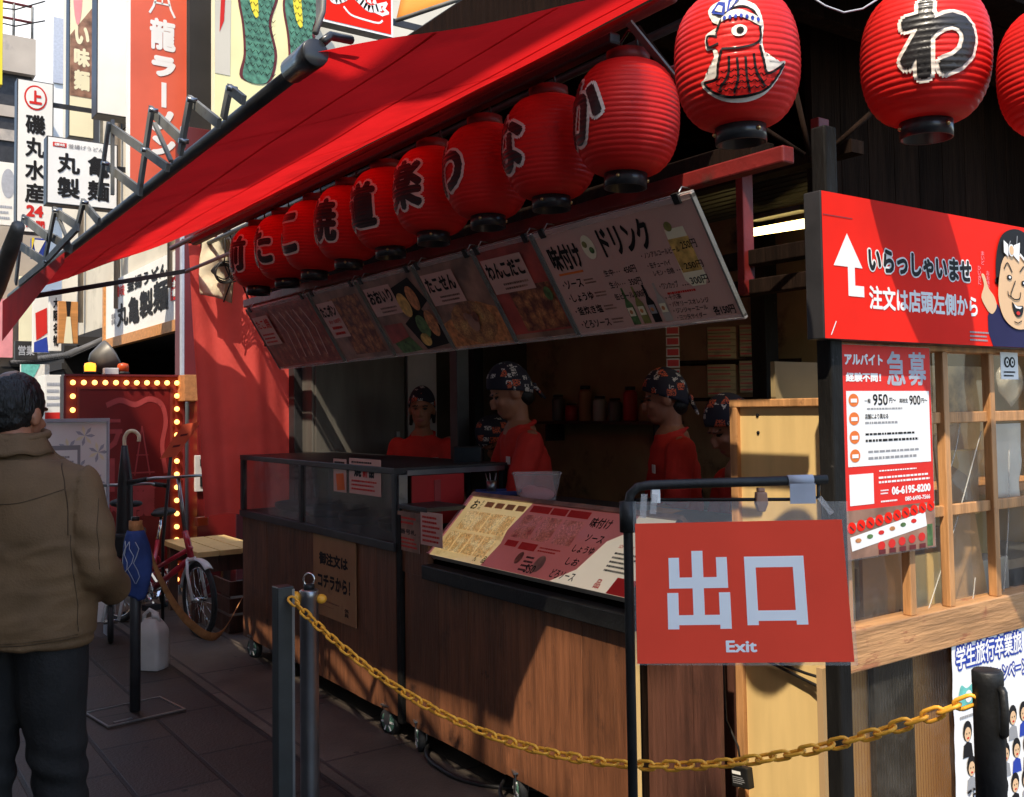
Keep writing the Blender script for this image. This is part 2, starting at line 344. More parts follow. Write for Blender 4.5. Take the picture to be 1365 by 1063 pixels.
class Art:
    """flat printed artwork on a rectangle: units u (right) 0..W, v (down) 0..H, mapped to corners TL, TR, BL"""
    def __init__(s, TL, TR, BL, W, H, lift=.0012):
        s.o = V(TL); s.u = (V(TR) - V(TL)) / W; s.v = (V(BL) - V(TL)) / H; s.n = s.v.cross(s.u).normalized(); s.W, s.H = W, H
        s.lift = lift; s.k = 1; s.mb = MB()
    def P(s, u, v, k): return s.o + s.u * u + s.v * v + s.n * (s.lift * k)
    def lay(s, k): s.k = k; return s
    def poly(s, pts, m, k=None):
        k = s.k if k is None else k
        a = sum(pts[i - 1][0] * pts[i][1] - pts[i][0] * pts[i - 1][1] for i in range(len(pts)))
        if a > 0: pts = pts[::-1]
        s.mb.add([s.P(u, v, k) for u, v in pts], [tuple(range(len(pts)))], m); return s
    def rect(s, u0, v0, u1, v1, m, k=None): return s.poly([(u0, v0), (u1, v0), (u1, v1), (u0, v1)], m, k)
    def disc(s, u, v, ru, rv, m, k=None, n=20, a0=0, a1=2 * pi):
        return s.poly([(u + ru * cos(a0 + (a1 - a0) * i / n), v + rv * sin(a0 + (a1 - a0) * i / n)) for i in range(n + (a1 - a0 < 6.28))], m, k)
    def fit(s, t, u0, v0, u1, v1, m, bold=0, k=None, skew=0):
        k = s.k if k is None else k
        vs, fs = glyphs(t, 0); xs = [p[0] for p in vs]; ys = [p[1] for p in vs]
        if not xs: return s
        ax, bx, ay, by = min(xs), max(xs), min(ys), max(ys)
        if t in '一ー・-': by = max(by, ay + .5 * (u1 - u0) / max(1e-6, abs(v1 - v0))) if t not in 'ー一' else by
        ax -= bold; bx += bold; ay -= bold; by += bold
        su = (u1 - u0) / max(bx - ax, 1e-6); sv = (v1 - v0) / max(by - ay, 1e-6)
        for j, (dx, dy) in enumerate(spread(bold)):
            s.mb.add([s.P(u0 + (x + dx - ax) * su, v1 - (y + dy - ay) * sv, k + .03 * j) for x, y in vs], fs, m)
        return s
    def vert(s, t, u0, v0, u1, v1, m, bold=0, k=None):
        h = (v1 - v0) / len(t)
        for i, c in enumerate(t):
            if c == 'ー': s.rect((u0 + u1) / 2 - (u1 - u0) * .08, v0 + i * h + h * .08, (u0 + u1) / 2 + (u1 - u0) * .08, v0 + (i + 1) * h - h * .06, m, k)
            else: s.fit(c, u0, v0 + i * h + h * .06, u1, v0 + (i + 1) * h - h * .06, m, bold, k)
        return s
    def line(s, pts, wd, m, k=None):
        for i in range(len(pts) - 1):
            a, b = V(pts[i]), V(pts[i + 1]); d = (b - a)
            if d.length < 1e-6: continue
            d.normalize(); e = V((-d.y, d.x)) * wd / 2; a2 = a - d * wd * .3; b2 = b + d * wd * .3
            s.poly([tuple(a2 + e), tuple(b2 + e), tuple(b2 - e), tuple(a2 - e)], m, (s.k if k is None else k) + .08 * (i % 2))
        return s
    def dashes(s, u0, v0, u1, v1, rows, m, k=None, seed=1):
        rr = random.Random(seed); h = (v1 - v0) / rows
        for r_ in range(rows):
            u = u0; y = v0 + r_ * h
            end = u1 - rr.random() * (u1 - u0) * .25
            while u < end:
                l = (u1 - u0) * (.03 + .06 * rr.random()); s.rect(u, y + h * .25, min(u + l, end), y + h * .7, m, k); u += l + (u1 - u0) * .015
        return s
    def build(s, name, parent=None): return s.mb.build(name, parent, fix=False)
def rect_y(px0, py0, px1, py1, Y):
    a = ony(px0, (py0 + py1) / 2, Y).x; b = ony(px1, (py0 + py1) / 2, Y).x; c = ony((px0 + px1) / 2, py0, Y).z; d = ony((px0 + px1) / 2, py1, Y).z
    return a, b, d, c
def art_y(x0, x1, z0, z1, Y, W, H): return Art((x0, Y, z1), (x1, Y, z1), (x0, Y, z0), W, H)
def art_x(y0, y1, z0, z1, X, W, H): return Art((X, y1, z1), (X, y0, z1), (X, y1, z0), W, H)   # seen from -x: right = -y

def spl(pts, n=6):
    P = [V(p) for p in pts]; out = []
    for i in range(len(P) - 1):
        p0, p1, p2, p3 = P[max(i - 1, 0)], P[i], P[i + 1], P[min(i + 2, len(P) - 1)]
        for k in range(n):
            t = k / n; out.append(.5 * ((2 * p1) + (p2 - p0) * t + (2 * p0 - 5 * p1 + 4 * p2 - p3) * t * t + (3 * p1 - p0 - 3 * p2 + p3) * t ** 3))
    out.append(P[-1]); return [tuple(p) for p in out]
# ================================================================== GROUND
def tile_mat(name, c1, c2, mortar, sc, rowh, bw, ms=.012, off=.5):
    m = mat(name, c1, .62)
    n = m.node_tree.nodes; L = m.node_tree.links; p = n['Principled BSDF']
    tc = n.new('ShaderNodeTexCoord'); mp = n.new('ShaderNodeMapping'); mp.inputs['Rotation'].default_value = (0, 0, R(90)); L.new(tc.outputs['Object'], mp.inputs[0])
    b = n.new('ShaderNodeTexBrick'); b.offset = off; b.inputs['Scale'].default_value = sc; b.inputs['Mortar Size'].default_value = ms; b.inputs['Mortar Smooth'].default_value = .3
    b.inputs['Brick Width'].default_value = bw; b.inputs['Row Height'].default_value = rowh
    b.inputs['Color1'].default_value = (*c1, 1); b.inputs['Color2'].default_value = (*c2, 1); b.inputs['Mortar'].default_value = (*mortar, 1)
    L.new(mp.outputs[0], b.inputs[0])
    nz = n.new('ShaderNodeTexNoise'); nz.inputs['Scale'].default_value = 2.3; nz.inputs['Detail'].default_value = 9; nz.inputs['Roughness'].default_value = .7; L.new(tc.outputs['Object'], nz.inputs[0])
    mr = n.new('ShaderNodeMapRange'); mr.inputs[1].default_value = .3; mr.inputs[2].default_value = .7; mr.inputs[3].default_value = .6; mr.inputs[4].default_value = 1.45; L.new(nz.outputs[0], mr.inputs[0])
    mx = n.new('ShaderNodeMix'); mx.data_type = 'RGBA'; mx.blend_type = 'MULTIPLY'; mx.inputs[0].default_value = 1; L.new(b.outputs[0], mx.inputs[6]); L.new(mr.outputs[0], mx.inputs[7])
    vo = n.new('ShaderNodeTexVoronoi'); vo.inputs['Scale'].default_value = 5.5; vo.inputs['Randomness'].default_value = 1; L.new(tc.outputs['Object'], vo.inputs[0])
    lt = n.new('ShaderNodeMath'); lt.operation = 'LESS_THAN'; lt.inputs[1].default_value = .075; L.new(vo.outputs['Distance'], lt.inputs[0])
    sc_ = n.new('ShaderNodeSeparateColor'); L.new(vo.outputs['Color'], sc_.inputs[0]); g2 = n.new('ShaderNodeMath'); g2.operation = 'GREATER_THAN'; g2.inputs[1].default_value = .62; L.new(sc_.outputs[0], g2.inputs[0])
    ml2 = n.new('ShaderNodeMath'); ml2.operation = 'MULTIPLY'; L.new(lt.outputs[0], ml2.inputs[0]); L.new(g2.outputs[0], ml2.inputs[1])
    gm = n.new('ShaderNodeMix'); gm.data_type = 'RGBA'; L.new(ml2.outputs[0], gm.inputs[0]); L.new(mx.outputs[2], gm.inputs[6]); gm.inputs[7].default_value = (c1[0] * .35, c1[1] * .4, c1[2] * .4, 1); mx = gm
    L.new(mx.outputs[2], p.inputs['Base Color'])
    n2 = n.new('ShaderNodeTexNoise'); n2.inputs['Scale'].default_value = 90; n2.inputs['Detail'].default_value = 4; L.new(tc.outputs['Object'], n2.inputs[0])
    ad = n.new('ShaderNodeMath'); ad.operation = 'MULTIPLY_ADD'; ad.inputs[1].default_value = -2.0; L.new(b.outputs['Fac'], ad.inputs[0]); L.new(n2.outputs[0], ad.inputs[2])
    bp = n.new('ShaderNodeBump'); bp.inputs['Strength'].default_value = .35; bp.inputs['Distance'].default_value = .01; L.new(ad.outputs[0], bp.inputs['Height']); L.new(bp.outputs[0], p.inputs['Normal'])
    r2 = n.new('ShaderNodeMapRange'); r2.inputs[3].default_value = .45; r2.inputs[4].default_value = .8; L.new(nz.outputs[0], r2.inputs[0]); L.new(r2.outputs[0], p.inputs['Roughness'])
tile_mat('paving', (.032, .02, .015), (.045, .029, .021), (.01, .006, .005), 1, .345, .69)
tile_mat('kerb_stone', (.09, .07, .054), (.108, .083, .064), (.04, .03, .025), 1, .45, .9, .01)
mat('asphalt', (.06, .058, .056), .8, 0, .25, 3, bump=.3, bs=80)
struct(MB().add([(-60, -40, 0), (60, -40, 0), (60, 120, 0), (-60, 120, 0)], [(0, 1, 2, 3)], 'asphalt').build('ground'))
struct(MB().add([(-2.5, -6, .004), (1.74, -6, .004), (1.74, 30, .004), (-2.5, 30, .004)], [(0, 1, 2, 3)], 'paving').build('pavement'))
struct(MB().add([(1.74, -6, .008), (2.95, -6, .008), (2.95, 30, .008), (1.74, 30, .008)], [(0, 1, 2, 3)], 'kerb_stone').build('kerb_strip'))

# ================================================================== STALL (building shell)
st = thing('takoyaki_stall', 'dark wooden corner food stall with red beams and a glazed side window', 'food stall', (2.4, 1.8, 0))
# roof, ceiling, back and side walls
b = MB(); b.box(1.97, 6.5, 1.5, 6.62, 3.02, 3.12, 'dark_trim')
for i in range(24):
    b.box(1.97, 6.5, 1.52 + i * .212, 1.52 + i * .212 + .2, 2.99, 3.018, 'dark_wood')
b.build('roof', st)
b = MB()
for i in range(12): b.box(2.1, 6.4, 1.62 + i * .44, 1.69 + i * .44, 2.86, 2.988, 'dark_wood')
b.build('rafter', st, bevel=.004)
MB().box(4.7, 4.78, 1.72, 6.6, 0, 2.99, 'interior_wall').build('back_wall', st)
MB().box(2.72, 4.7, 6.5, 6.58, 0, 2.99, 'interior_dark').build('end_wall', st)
b = MB()
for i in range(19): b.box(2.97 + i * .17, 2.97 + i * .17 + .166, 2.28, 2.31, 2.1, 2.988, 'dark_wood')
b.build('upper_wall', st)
MB().box(4.3, 4.4, 1.76, 4.68, .0, 2.98, 'interior_dark').build('partition', st) if 0 else None
# gutter / pipes / lantern rail along the front
MB().box(1.745, 1.785, 2.0, 5.8, 2.545, 2.58, 'black_metal').build('gutter', st, bevel=.008)
MB().cyl((1.83, 1.84, 2.635), (1.83, 6.5, 2.635), .016, 'beam_red', 10).build('lantern_rail', st)
MB().cyl((1.93, 1.86, 2.49), (1.93, 6.5, 2.49), .012, 'beam_red', 8).cyl((2.02, 1.86, 2.66), (2.02, 6.5, 2.66), .014, 'dark_trim', 8).build('pipe', st)
MB().box(1.99, 2.035, 1.62, 5.6, 2.165, 2.21, 'beam_red').build('front_beam', st, bevel=.005)
MB().box(2.1, 2.2, 1.82, 5.6, 2.23, 2.29, 'dark_wood').build('front_beam', st, bevel=.004)
MB().box(2.42, 2.48, 1.76, 6.4, 1.995, 2.045, 'dark_wood').box(2.42, 2.47, 1.78, 2.6, 1.9, 1.95, 'dark_wood').build('lintel', st, bevel=.004)
for y in (1.82, 2.12): MB().box(2.4, 2.45, y, y + .03, 1.9, 2.4, 'beam_red').build('strut', st, bevel=.003)
b = MB()
for a, c in (((985, 150), (1072, 207)), ((1060, 120), (1080, 208)), ((1110, 197), (1160, 152)), ((850, 36), (905, 108))):
    p = atd(*a, 2.75); q = atd(*c, 2.75); MB().tube([p, q], .008, 'dark_wood', 6).build('brace', st)
b.bar(atd(838, 30, 2.65), atd(905, 112, 2.7), .03, .006, 'grey_bracket')
b.build('brace', st)
MB().box(1.95, 1.969, 1.8, 4.75, 2.7, 3.1, 'dark_wood').build('sun_block_board', st)  # added board closing the gap over the awning to block sun stripes
# posts
MB().box(2.19, 2.242, 1.642, 1.69, 0, 2.3, 'black_post').build('corner_post', st, bevel=.006)
MB().box(2.86, 2.94, 4.62, 4.70, 0, 3.0, 'dark_trim').build('post', st, bevel=.005)
MB().box(2.62, 2.7, 6.36, 6.46, 0, 2.9, 'dark_trim').build('post', st, bevel=.005)
MB().box(3.7, 3.78, 5.75, 5.85, 0, 2.98, 'black_post').build('post', st, bevel=.005)
MB().box(4.0, 4.1, 3.4, 3.5, 0, 2.98, 'black_post').build('post', st, bevel=.005)
MB().box(3.42, 3.66, 6.2, 6.24, .0, 2.6, 'white_panel').build('wall_panel', st)
# interior louvre and tube light behind the opening over the counter
b = MB()
for i in range(11):
    b.box(3.0 + i * .07, 3.05 + i * .07, 2.4, 4.6, 2.50 - i * .0, 2.512, 'louvre_dark')
b.build('louvre', st)
# tie bars over the opening
b = MB(); b.box(2.5, 2.56, 1.78, 5.0, 2.3, 2.34, 'dark_wood'); b.build('tie_bar', st)

# ---- right facade: window with wooden grid
wy = 1.70
win = MB()
win.box(2.268, 4.4, 1.665, 1.735, .815, .93, 'sill_wood')                      # bottom rail, broad
win.box(2.268, 4.4, 1.68, 1.74, 1.70, 1.77, 'pale_wood')
win.box(2.27, 2.31, 1.68, 1.74, .93, 1.70, 'pale_wood')
fr = win.build('window_frame', st, bevel=.004)
for pxm in (1206, 1258, 1320, 1388, 1460, 1540):
    x = ony(pxm, 640, 1.69).x
    MB().box(x - .0145, x + .0145, 1.672, 1.70, .93, 1.70, 'pale_wood').build('muntin', fr, bevel=.003)
for pym in (556, 676):
    zz = ony(1300, pym, 1.69).z
    MB().box(2.31, 4.4, 1.684, 1.698, zz - .017, zz + .017, 'pale_wood').build('crossbar', fr, bevel=.003)
MB().grid(24, 8, lambda u, v: V((2.31 + 2.09 * u, 1.712 + .006 * noise.noise(V((u * 9, v * 5, 1))), .93 + .77 * v)), 'window_acrylic').build('pane', fr)
for a_, c_ in (((1308, 575), (1232, 830)), ((1280, 560), (1262, 640)), ((1345, 600), (1338, 790)), ((1300, 770), (1285, 850))):      # thin pale strips standing for reflection streaks on the acrylic
    p_, q_ = ony(*a_, 1.708), ony(*c_, 1.708); m_ = p_.lerp(q_, .5) + V((.012, 0, .0)); MB().tube(spl([p_, m_, q_], 6), .0022, 'film', 5).build('reflection_streak', fr)
# lower skirt: corrugated translucent sheet over brown board
def corr(u, v): x = 2.268 + 2.1 * u; return V((x, 1.69 + .0028 * sin(x * 2 * pi / .013), .02 + .79 * v))
MB().grid(1300, 1, corr, 'corrugated').build('corrugated_skirt', st)
mat('brown_board', (.44, .285, .14), .7, 0, .07, 1.2, st=(1, 1, .8), dirt=(.25, .16, .08), ds=2, dth=.56)
b = MB()
for i in range(2): b.box(2.27 + i * 1.2, 2.27 + i * 1.2 + 1.198, 1.76, 1.78, 0, .81, 'brown_board')
b.build('skirt_board', st); MB().box(2.47, 2.66, 1.735, 1.755, 0, .81, 'dark_trim').build('skirt_panel', st)

# things seen behind the window
t = thing('cardboard_sheet', 'tall brown cardboard sheet leaning behind the grid window', 'cardboard', (2.86, 1.85, .9))
a0, a1, z0, z1 = rect_y(1265, 560, 1318, 800, 1.84)
MB().prism([(0, 0), (a1 - a0, .01), (a1 - a0 - .02, z1 - z0), (.03, z1 - z0 - .05)], .006, 'cardboard', frame((a0, 1.84, z0), (1, .05, 0), (0, .12, 1))).build('sheet', t)
a0, a1, z0, z1 = rect_y(1318, 565, 1362, 665, 1.83)
t = thing('white_paper', 'crumpled white paper sheet stuck behind the right panes of the grid window', 'paper', (a0, 1.83, z0))
MB().grid(10, 10, lambda u, v: V((a0 - .02 + (a1 - a0) * u + .02 * v, 1.83 + .012 * noise.noise(V((u * 3, v * 3, 5))), z0 + (z1 - z0) * v)), 'white_print').build('sheet', t, solid=.002)
a0, a1, z0, z1 = rect_y(1328, 470, 1365, 545, 1.9)
t = thing('plastic_bag', 'pale plastic bag hanging behind the top right pane of the grid window', 'bag', (a0, 1.9, z0))
MB().grid(20, 16, lambda u, v: V(((a0 + a1) / 2, 1.9, (z0 + z1) / 2)) + V((.075 * cos(2 * pi * u), .03 * sin(2 * pi * u), 0)) * sin(pi * v) * (1 + .35 * noise.noise(V((cos(6.28 * u) * 2, sin(6.28 * u) * 2, v * 4)))) + V((0, 0, .1 - .2 * v)), 'film', True, True).build('bag', t)
a0, a1, z0, z1 = rect_y(1260, 480, 1310, 580, 1.86)
for (q0, q1, q2, q3, dep, lb) in ((1150, 735, 1200, 800, 1.80, 'brown kraft board behind the lowest left pane of the grid window'), (1208, 740, 1250, 795, 1.86, 'pale cardboard square behind the second lowest pane of the grid window'), (1262, 600, 1300, 672, 1.9, 'amber plywood offcut behind the middle panes of the grid window')):
    a0, a1, z0, z1 = rect_y(q0, q1, q2, q3, dep); t = thing('board_offcut', lb, 'board', (a0, dep, z0)); MB().box(a0, a1 + .02, dep, dep + .012, z0 - .04, z1, 'kraft' if q0 == 1150 else 'ply_yellow').build('board', t)
t = thing('clear_film', 'crumpled clear plastic film hanging behind the upper middle panes', 'plastic film', (a0, 1.86, z0))
MB().grid(14, 14, lambda u, v: V((a0 + (a1 - a0) * u, 1.86 + .05 * noise.noise(V((u * 3, v * 3, 2))), z0 + (z1 - z0) * v)), 'film').build('film', t)
t = thing('storage_shelf', 'wooden shelf unit behind the lower panes of the grid window', 'shelf', (2.9, 2.2, .3))
b = MB(); b.box(2.75, 4.2, 2.0, 2.3, .72, .75, 'pale_wood').box(2.75, 4.2, 2.0, 2.3, 1.2, 1.23, 'pale_wood').box(2.75, 4.2, 2.3, 2.32, 0, 1.7, 'interior_wall'); b.build('board', t)
MB().box(2.8, 3.03, 2.02, 2.28, .752, 1.0, 'cardboard').build('box', t, bevel=.005)
MB().box(3.08, 3.3, 2.02, 2.28, .752, 1.1, 'kraft').build('box', t, bevel=.005)
MB().box(3.38, 3.75, 2.02, 2.28, .752, .95, 'white_panel').build('box', t, bevel=.005)

# ================================================================== CARTS
CX = 2.19
def planks(b, x, y0, y1, z0, z1, m, wd=.098, seed=1):
    rr = random.Random(seed); y = y0
    while y < y1 - .005:
        w_ = min(wd * rr.uniform(.9, 1.15), y1 - y)
        if y1 - (y + w_) < .03: w_ = y1 - y
        d = rr.uniform(0, .0025); b.box(x + d, x + .02, y + .0012, y + w_ - .0012, z0 + rr.uniform(0, .006), z1, m); y += w_
def caster(root, y, x=CX + .03, r=.064, yaw=0):
    M = Matrix.Translation((x, y, 0)) @ Matrix.Rotation(yaw, 4, 'Z')
    c = MB(); c.lathe([(r * .55, -.017), (r * .95, -.017), (r, -.01), (r, .01), (r * .95, .017), (r * .55, .017)], 'rubber', 20, M @ Matrix.Translation((0, 0, r)) @ Matrix.Rotation(pi / 2, 4, 'Y'))
    c.lathe([(.012, -.02), (r * .72, -.0185), (r * .72, .0185), (.012, .02)], 'caster_green', 20, M @ Matrix.Translation((0, 0, r)) @ Matrix.Rotation(pi / 2, 4, 'Y'))
    for k in range(6):
        a = k * pi / 3
        c.bar(M @ V((-.0205, .014 * cos(a), r + .014 * sin(a))), M @ V((-.0205, r * .7 * cos(a), r + r * .7 * sin(a))), .008, .006, 'white_paint', up=(1, 0, 0))
    o = c.build('caster', root)
    h = MB(); h.box(-.026, -.022, -.02, .02, r - .012, r * 2 + .012, 'steel', M).box(.022, .026, -.02, .02, r - .012, r * 2 + .012, 'steel', M).box(-.035, .035, -.035, .035, r * 2 + .012, r * 2 + .018, 'steel', M)
    h.build('fork', o)
c1 = thing('serving_cart', 'brown plank serving cart with a glass display case on top', 'food cart', (CX, 5.1, 0))
b = MB(); planks(b, CX, 4.1, 6.17, .118, .885, 'cart_wood', .21, 3)
b.box(CX + .02, CX + .64, 4.1, 6.17, .125, .885, 'dark_wood')
b.build('body', c1, bevel=.0015)
b = MB(); 
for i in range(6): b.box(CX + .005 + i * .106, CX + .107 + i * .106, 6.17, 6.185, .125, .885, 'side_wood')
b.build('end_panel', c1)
b = MB(); b.box(CX - .02, CX + .66, 4.085, 6.18, .885, .925, 'dark_trim')
zt = 1.275
for y in (4.1, 5.215, 6.165): b.box(CX - .012, CX + .022, y - .018, y + .018, .925, zt - .03, 'dark_trim')
for y in (4.1, 6.165): b.box(CX + .6, CX + .63, y - .018, y + .018, .925, zt - .03, 'dark_trim')
b.box(CX - .014, CX + .635, 4.08, 6.185, zt - .03, zt, 'dark_trim')
b.build('case_frame', c1, bevel=.003)
for y0, y1 in ((4.12, 5.195), (5.235, 6.145)):
    MB().box(CX, CX + .005, y0, y1, .926, zt - .031, 'case_glass').build('glass_pane', c1)
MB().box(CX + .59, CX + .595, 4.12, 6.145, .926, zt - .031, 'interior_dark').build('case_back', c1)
b = MB()
for k in range(4): b.lathe([(.0, 0), (.16, 0), (.19, .02), (.195, .045), (.185, .05), (.16, .02), (0, .018)], 'dark_trim', 20, Matrix.Translation((CX + .3, 4.45 + k * .47, .93)), caps=False)
b.build('griddle_plate', c1)
MB().box(CX + .07, CX + .36, 4.065, 4.075, 1.0, 1.235, 'redbox').box(CX + .19, CX + .225, 4.0595, 4.0645, 1.03, 1.21, 'ghost_print').build('end_board', c1)
MB().box(CX + .0, CX + .045, 4.062, 4.079, .93, 1.243, 'steel').box(CX + .045, CX + .6, 4.062, 4.079, 1.238, 1.262, 'steel').build('end_trim', c1)
for y in (4.22, 5.5, 6.04): caster(c1, y, yaw=.2)
caster(c1, 6.04, CX + .5); caster(c1, 4.25, CX + .5)

c2 = thing('serving_cart', 'brown plank serving cart with a black rail under a slanted menu box', 'food cart', (CX, 3.3, 0))
b = MB(); planks(b, CX, 2.47, 4.02, .11, .80, 'cart_wood', .24, 5); b.box(CX + .02, CX + .64, 2.47, 4.02, .11, .80, 'dark_wood'); b.build('body', c2, bevel=.0015)
b = MB(); b.box(CX + .004, CX + .028, 2.452, 2.468, .1, .86, 'ply_yellow'); b.build('edge_strip', c2)
b = MB(); b.box(CX - .035, CX + .03, 2.45, 3.80, .80, .862, 'black_metal'); b.build('front_rail', c2, bevel=.004)
b = MB(); b.box(CX + .032, CX + .64, 2.47, 4.02, .80, .86, 'dark_wood'); b.box(CX + .3, CX + .64, 2.45, 3.9, .86, 1.1, 'dark_wood').box(CX + .28, CX + .66, 2.44, 3.9, 1.1, 1.13, 'dark_trim'); b.build('counter_top', c2, bevel=.003)
b = MB(); b.box(CX + .0, CX + .03, 3.80, 4.04, .80, 1.09, 'cart_wood').box(CX - .01, CX + .2, 3.79, 4.05, 1.09, 1.11, 'dark_trim'); b.build('note_board', c2, bevel=.002)
b = MB(); b.box(CX - .01, CX + .04, 4.035, 4.078, .1, 1.06, 'black_post'); b.build('joint_post', c2, bevel=.003)
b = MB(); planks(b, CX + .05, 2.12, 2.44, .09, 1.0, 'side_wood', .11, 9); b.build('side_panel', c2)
for y in (3.93, 3.15, 2.6): caster(c2, y, yaw=-.4)
caster(c2, 3.86, CX + .2, yaw=.9)
# slanted menu box
TL, TR, BL = V((2.43, 3.79, 1.145)), V((2.43, 2.47, 1.145)), V((2.195, 3.79, .905))
t = thing('slanted_menu', 'slanted menu panel on the counter rail, sunlit cream and shaded pink painted on its face', 'menu board', BL)
nrm = (BL - TL).cross(TR - TL).normalized()
M = frame(BL, TR - TL, TL - BL)
Wd = (TR - TL).length; Hd = (TL - BL).length
if M.col[2].xyz.x > 0: pass
b = MB(); b.box(0, Wd, 0, Hd, -.03, 0, 'white_panel', M); b.box(-.015, Wd + .015, Hd, Hd + .02, -.035, .012, 'menu_brown', M); b.box(-.02, 0, -.0, Hd, -.035, .01, 'pink_print', M); b.box(Wd, Wd + .02, 0, Hd, -.035, .01, 'dark_trim', M)
b.build('frame', t)
mat('menu_sunlit_cream', (.74, .55, .24), .3, 0, .1, 4, emit=.16, coat=.3, dirt=(.5, .32, .12), ds=7, dth=.6)  # cream sun patch painted in, with an added glow
mat('menu_shaded_rose', (.52, .15, .13), .3, 0, .1, 4, emit=.06, coat=.3)  # shaded middle of the panel put into the colour, faint added glow
mat('menu_sunlit_white', (.78, .68, .5), .3, 0, .05, 4, emit=.16, coat=.3)  # white sun patch painted in, with an added glow
MX = 100; A = Art(TL, TR, BL, 132, 34)
A.rect(0, 0, 132, 34, 'menu_sunlit_white', 1)
A.poly([(0, 0), (46, 0), (44, 8), (42, 15), (44, 22), (41, 34), (0, 34)], 'menu_sunlit_cream', 2)
A.poly([(46, 0), (112, 0), (110, 9), (104, 13), (101, 20), (98, 27), (88, 34), (41, 34), (44, 22), (42, 15), (44, 8)], 'menu_shaded_rose', 2)
A.fit('お', 4, 1.5, 9, 7, 'black_print', .03, 3).vert('すすめ', 10, 1.5, 12, 7, 'black_print', 0, 3)
for i in range(4): A.rect(14 + i * 8, 2, 20 + i * 8, 5, 'wood_orange', 3)
for r_ in range(2):
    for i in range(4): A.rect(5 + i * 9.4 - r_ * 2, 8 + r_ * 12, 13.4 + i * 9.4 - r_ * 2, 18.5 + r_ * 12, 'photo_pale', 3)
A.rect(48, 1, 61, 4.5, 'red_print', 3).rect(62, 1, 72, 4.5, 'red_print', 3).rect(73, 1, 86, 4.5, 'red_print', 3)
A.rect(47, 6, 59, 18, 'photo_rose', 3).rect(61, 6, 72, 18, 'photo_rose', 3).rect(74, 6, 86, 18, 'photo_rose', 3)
A.rect(47, 19.5, 55, 22.5, 'red_print', 3).rect(57, 19.5, 68, 23, 'red_print', 3).disc(62, 27, 2, 3, 'food_brown', 3).disc(76, 28, 3, 4, 'menu_brown', 3)
A.dashes(70, 20, 84, 23, 2, 'red_print', 3, 4).dashes(66, 25, 72, 33, 4, 'black_print', 3, 5).fit('550', 70, 29, 76, 33, 'black_print', .01, 4)
A.fit('味付け', 89, 3, 101, 8, 'black_print', .03, 3).fit('ソース', 92, 11, 102, 14.5, 'black_print', .02, 3).fit('しょうゆ', 89, 16.5, 101, 20, 'black_print', .02, 3).fit('しお', 90, 22.5, 97, 26, 'black_print', .02, 3).fit('どろソース', 86, 28.5, 100, 32.5, 'black_print', .02, 3)
A.fit('SOFT DRINK', 112, 13.5, 120, 15, 'red_print', .01, 3).dashes(112, 16.5, 126, 26, 5, 'black_print', 3, 8)
A.poly([(121, 27), (132, 27), (132, 34), (120, 34)], 'red_print', 3).fit('品', 112, 29, 115, 33, 'red_print', .03, 3)
A.fit('ん', 34, 29.5, 36, 33, 'black_print', .02, 4).fit('品', 40, 29.5, 42.5, 33, 'black_print', .02, 4)
A.build('printed_face', t)
# ================================================================== AWNING
aw = thing('awning', 'large red fabric awning stretched over the serving counters', 'awning', (1.0, 4.5, 2.5))
YN, YF = 2.28, 7.15
def bar_pt(v): return V((1.0 - .03 * v, YN + (YF - YN) * v, 2.455 - .11 * v))
def in_pt(v): return V((1.87, 1.79 + (5.95 - 1.79) * v, 2.685 - .01 * v))
def aw_pt(u, v):
    p = bar_pt(v).lerp(in_pt(v), u)
    sag = -.012 * sin(pi * u) - .02 * abs(sin(pi * v * 4)) * (1 - u) * .4
    wr = .012 * noise.noise(V((u * 2.5 + v * 6, v * 3 + u, 3))) + .01 * sin((v * 40 + u * 9)) * max(0, v - .55) * sin(pi * min(1, u * 1.3))
    p.z += sag + wr; return p
MB().grid(28, 90, aw_pt, 'awning_red').build('canopy', aw)
b = MB()
for u_ in (.30, .62, .9): b.grid(90, 1, lambda v, w_: aw_pt(u_ + .012 * w_, v) - V((0, 0, .0025)), 'awning_red')
for v_ in (.2, .4, .6, .8): b.grid(1, 28, lambda w_, u: aw_pt(u, v_ + .0022 * w_) - V((0, 0, .0025)), 'awning_red')
b.build('seam', aw)
b = MB(); b.tube([bar_pt(i / 10) + V((0, 0, -.01)) for i in range(11)], .021, 'dark_trim', 14); b.build('front_bar', aw)
q = bar_pt(0); dq = (bar_pt(0) - bar_pt(1)).normalized()
b = MB(); b.tube([q - dq * .15, q - dq * .148, q - dq * .01, q + dq * .001, q + dq * .003], [.024, .034, .037, .036, .034], 'cap_black', 20); b.build('end_cap', aw)
b = MB(); b.tube([q + V((.0, 0, .05)), q + V((.03, .02, .12)), q + V((.05, .0, .6))], .008, 'grey_bracket', 8); b.tube([q + V((0.02, 0, .03)), q + V((.05, .02, .06)), q + V((.12, .04, .07))], .012, 'cap_black', 8); b.build('bracket', aw)
# far side arm and hanging valance
MB().bar(onx(40, 396, .98), V((2.05, 6.9, 2.55)), .05, .03, 'dark_trim').build('side_arm', aw)
def val(u, v):
    p = bar_pt(.62 + .42 * u); p.z -= (.02 + (.05 + .22 * u) * v); p.x -= .02; return p
MB().grid(40, 6, val, 'awning_red').build('valance', aw)
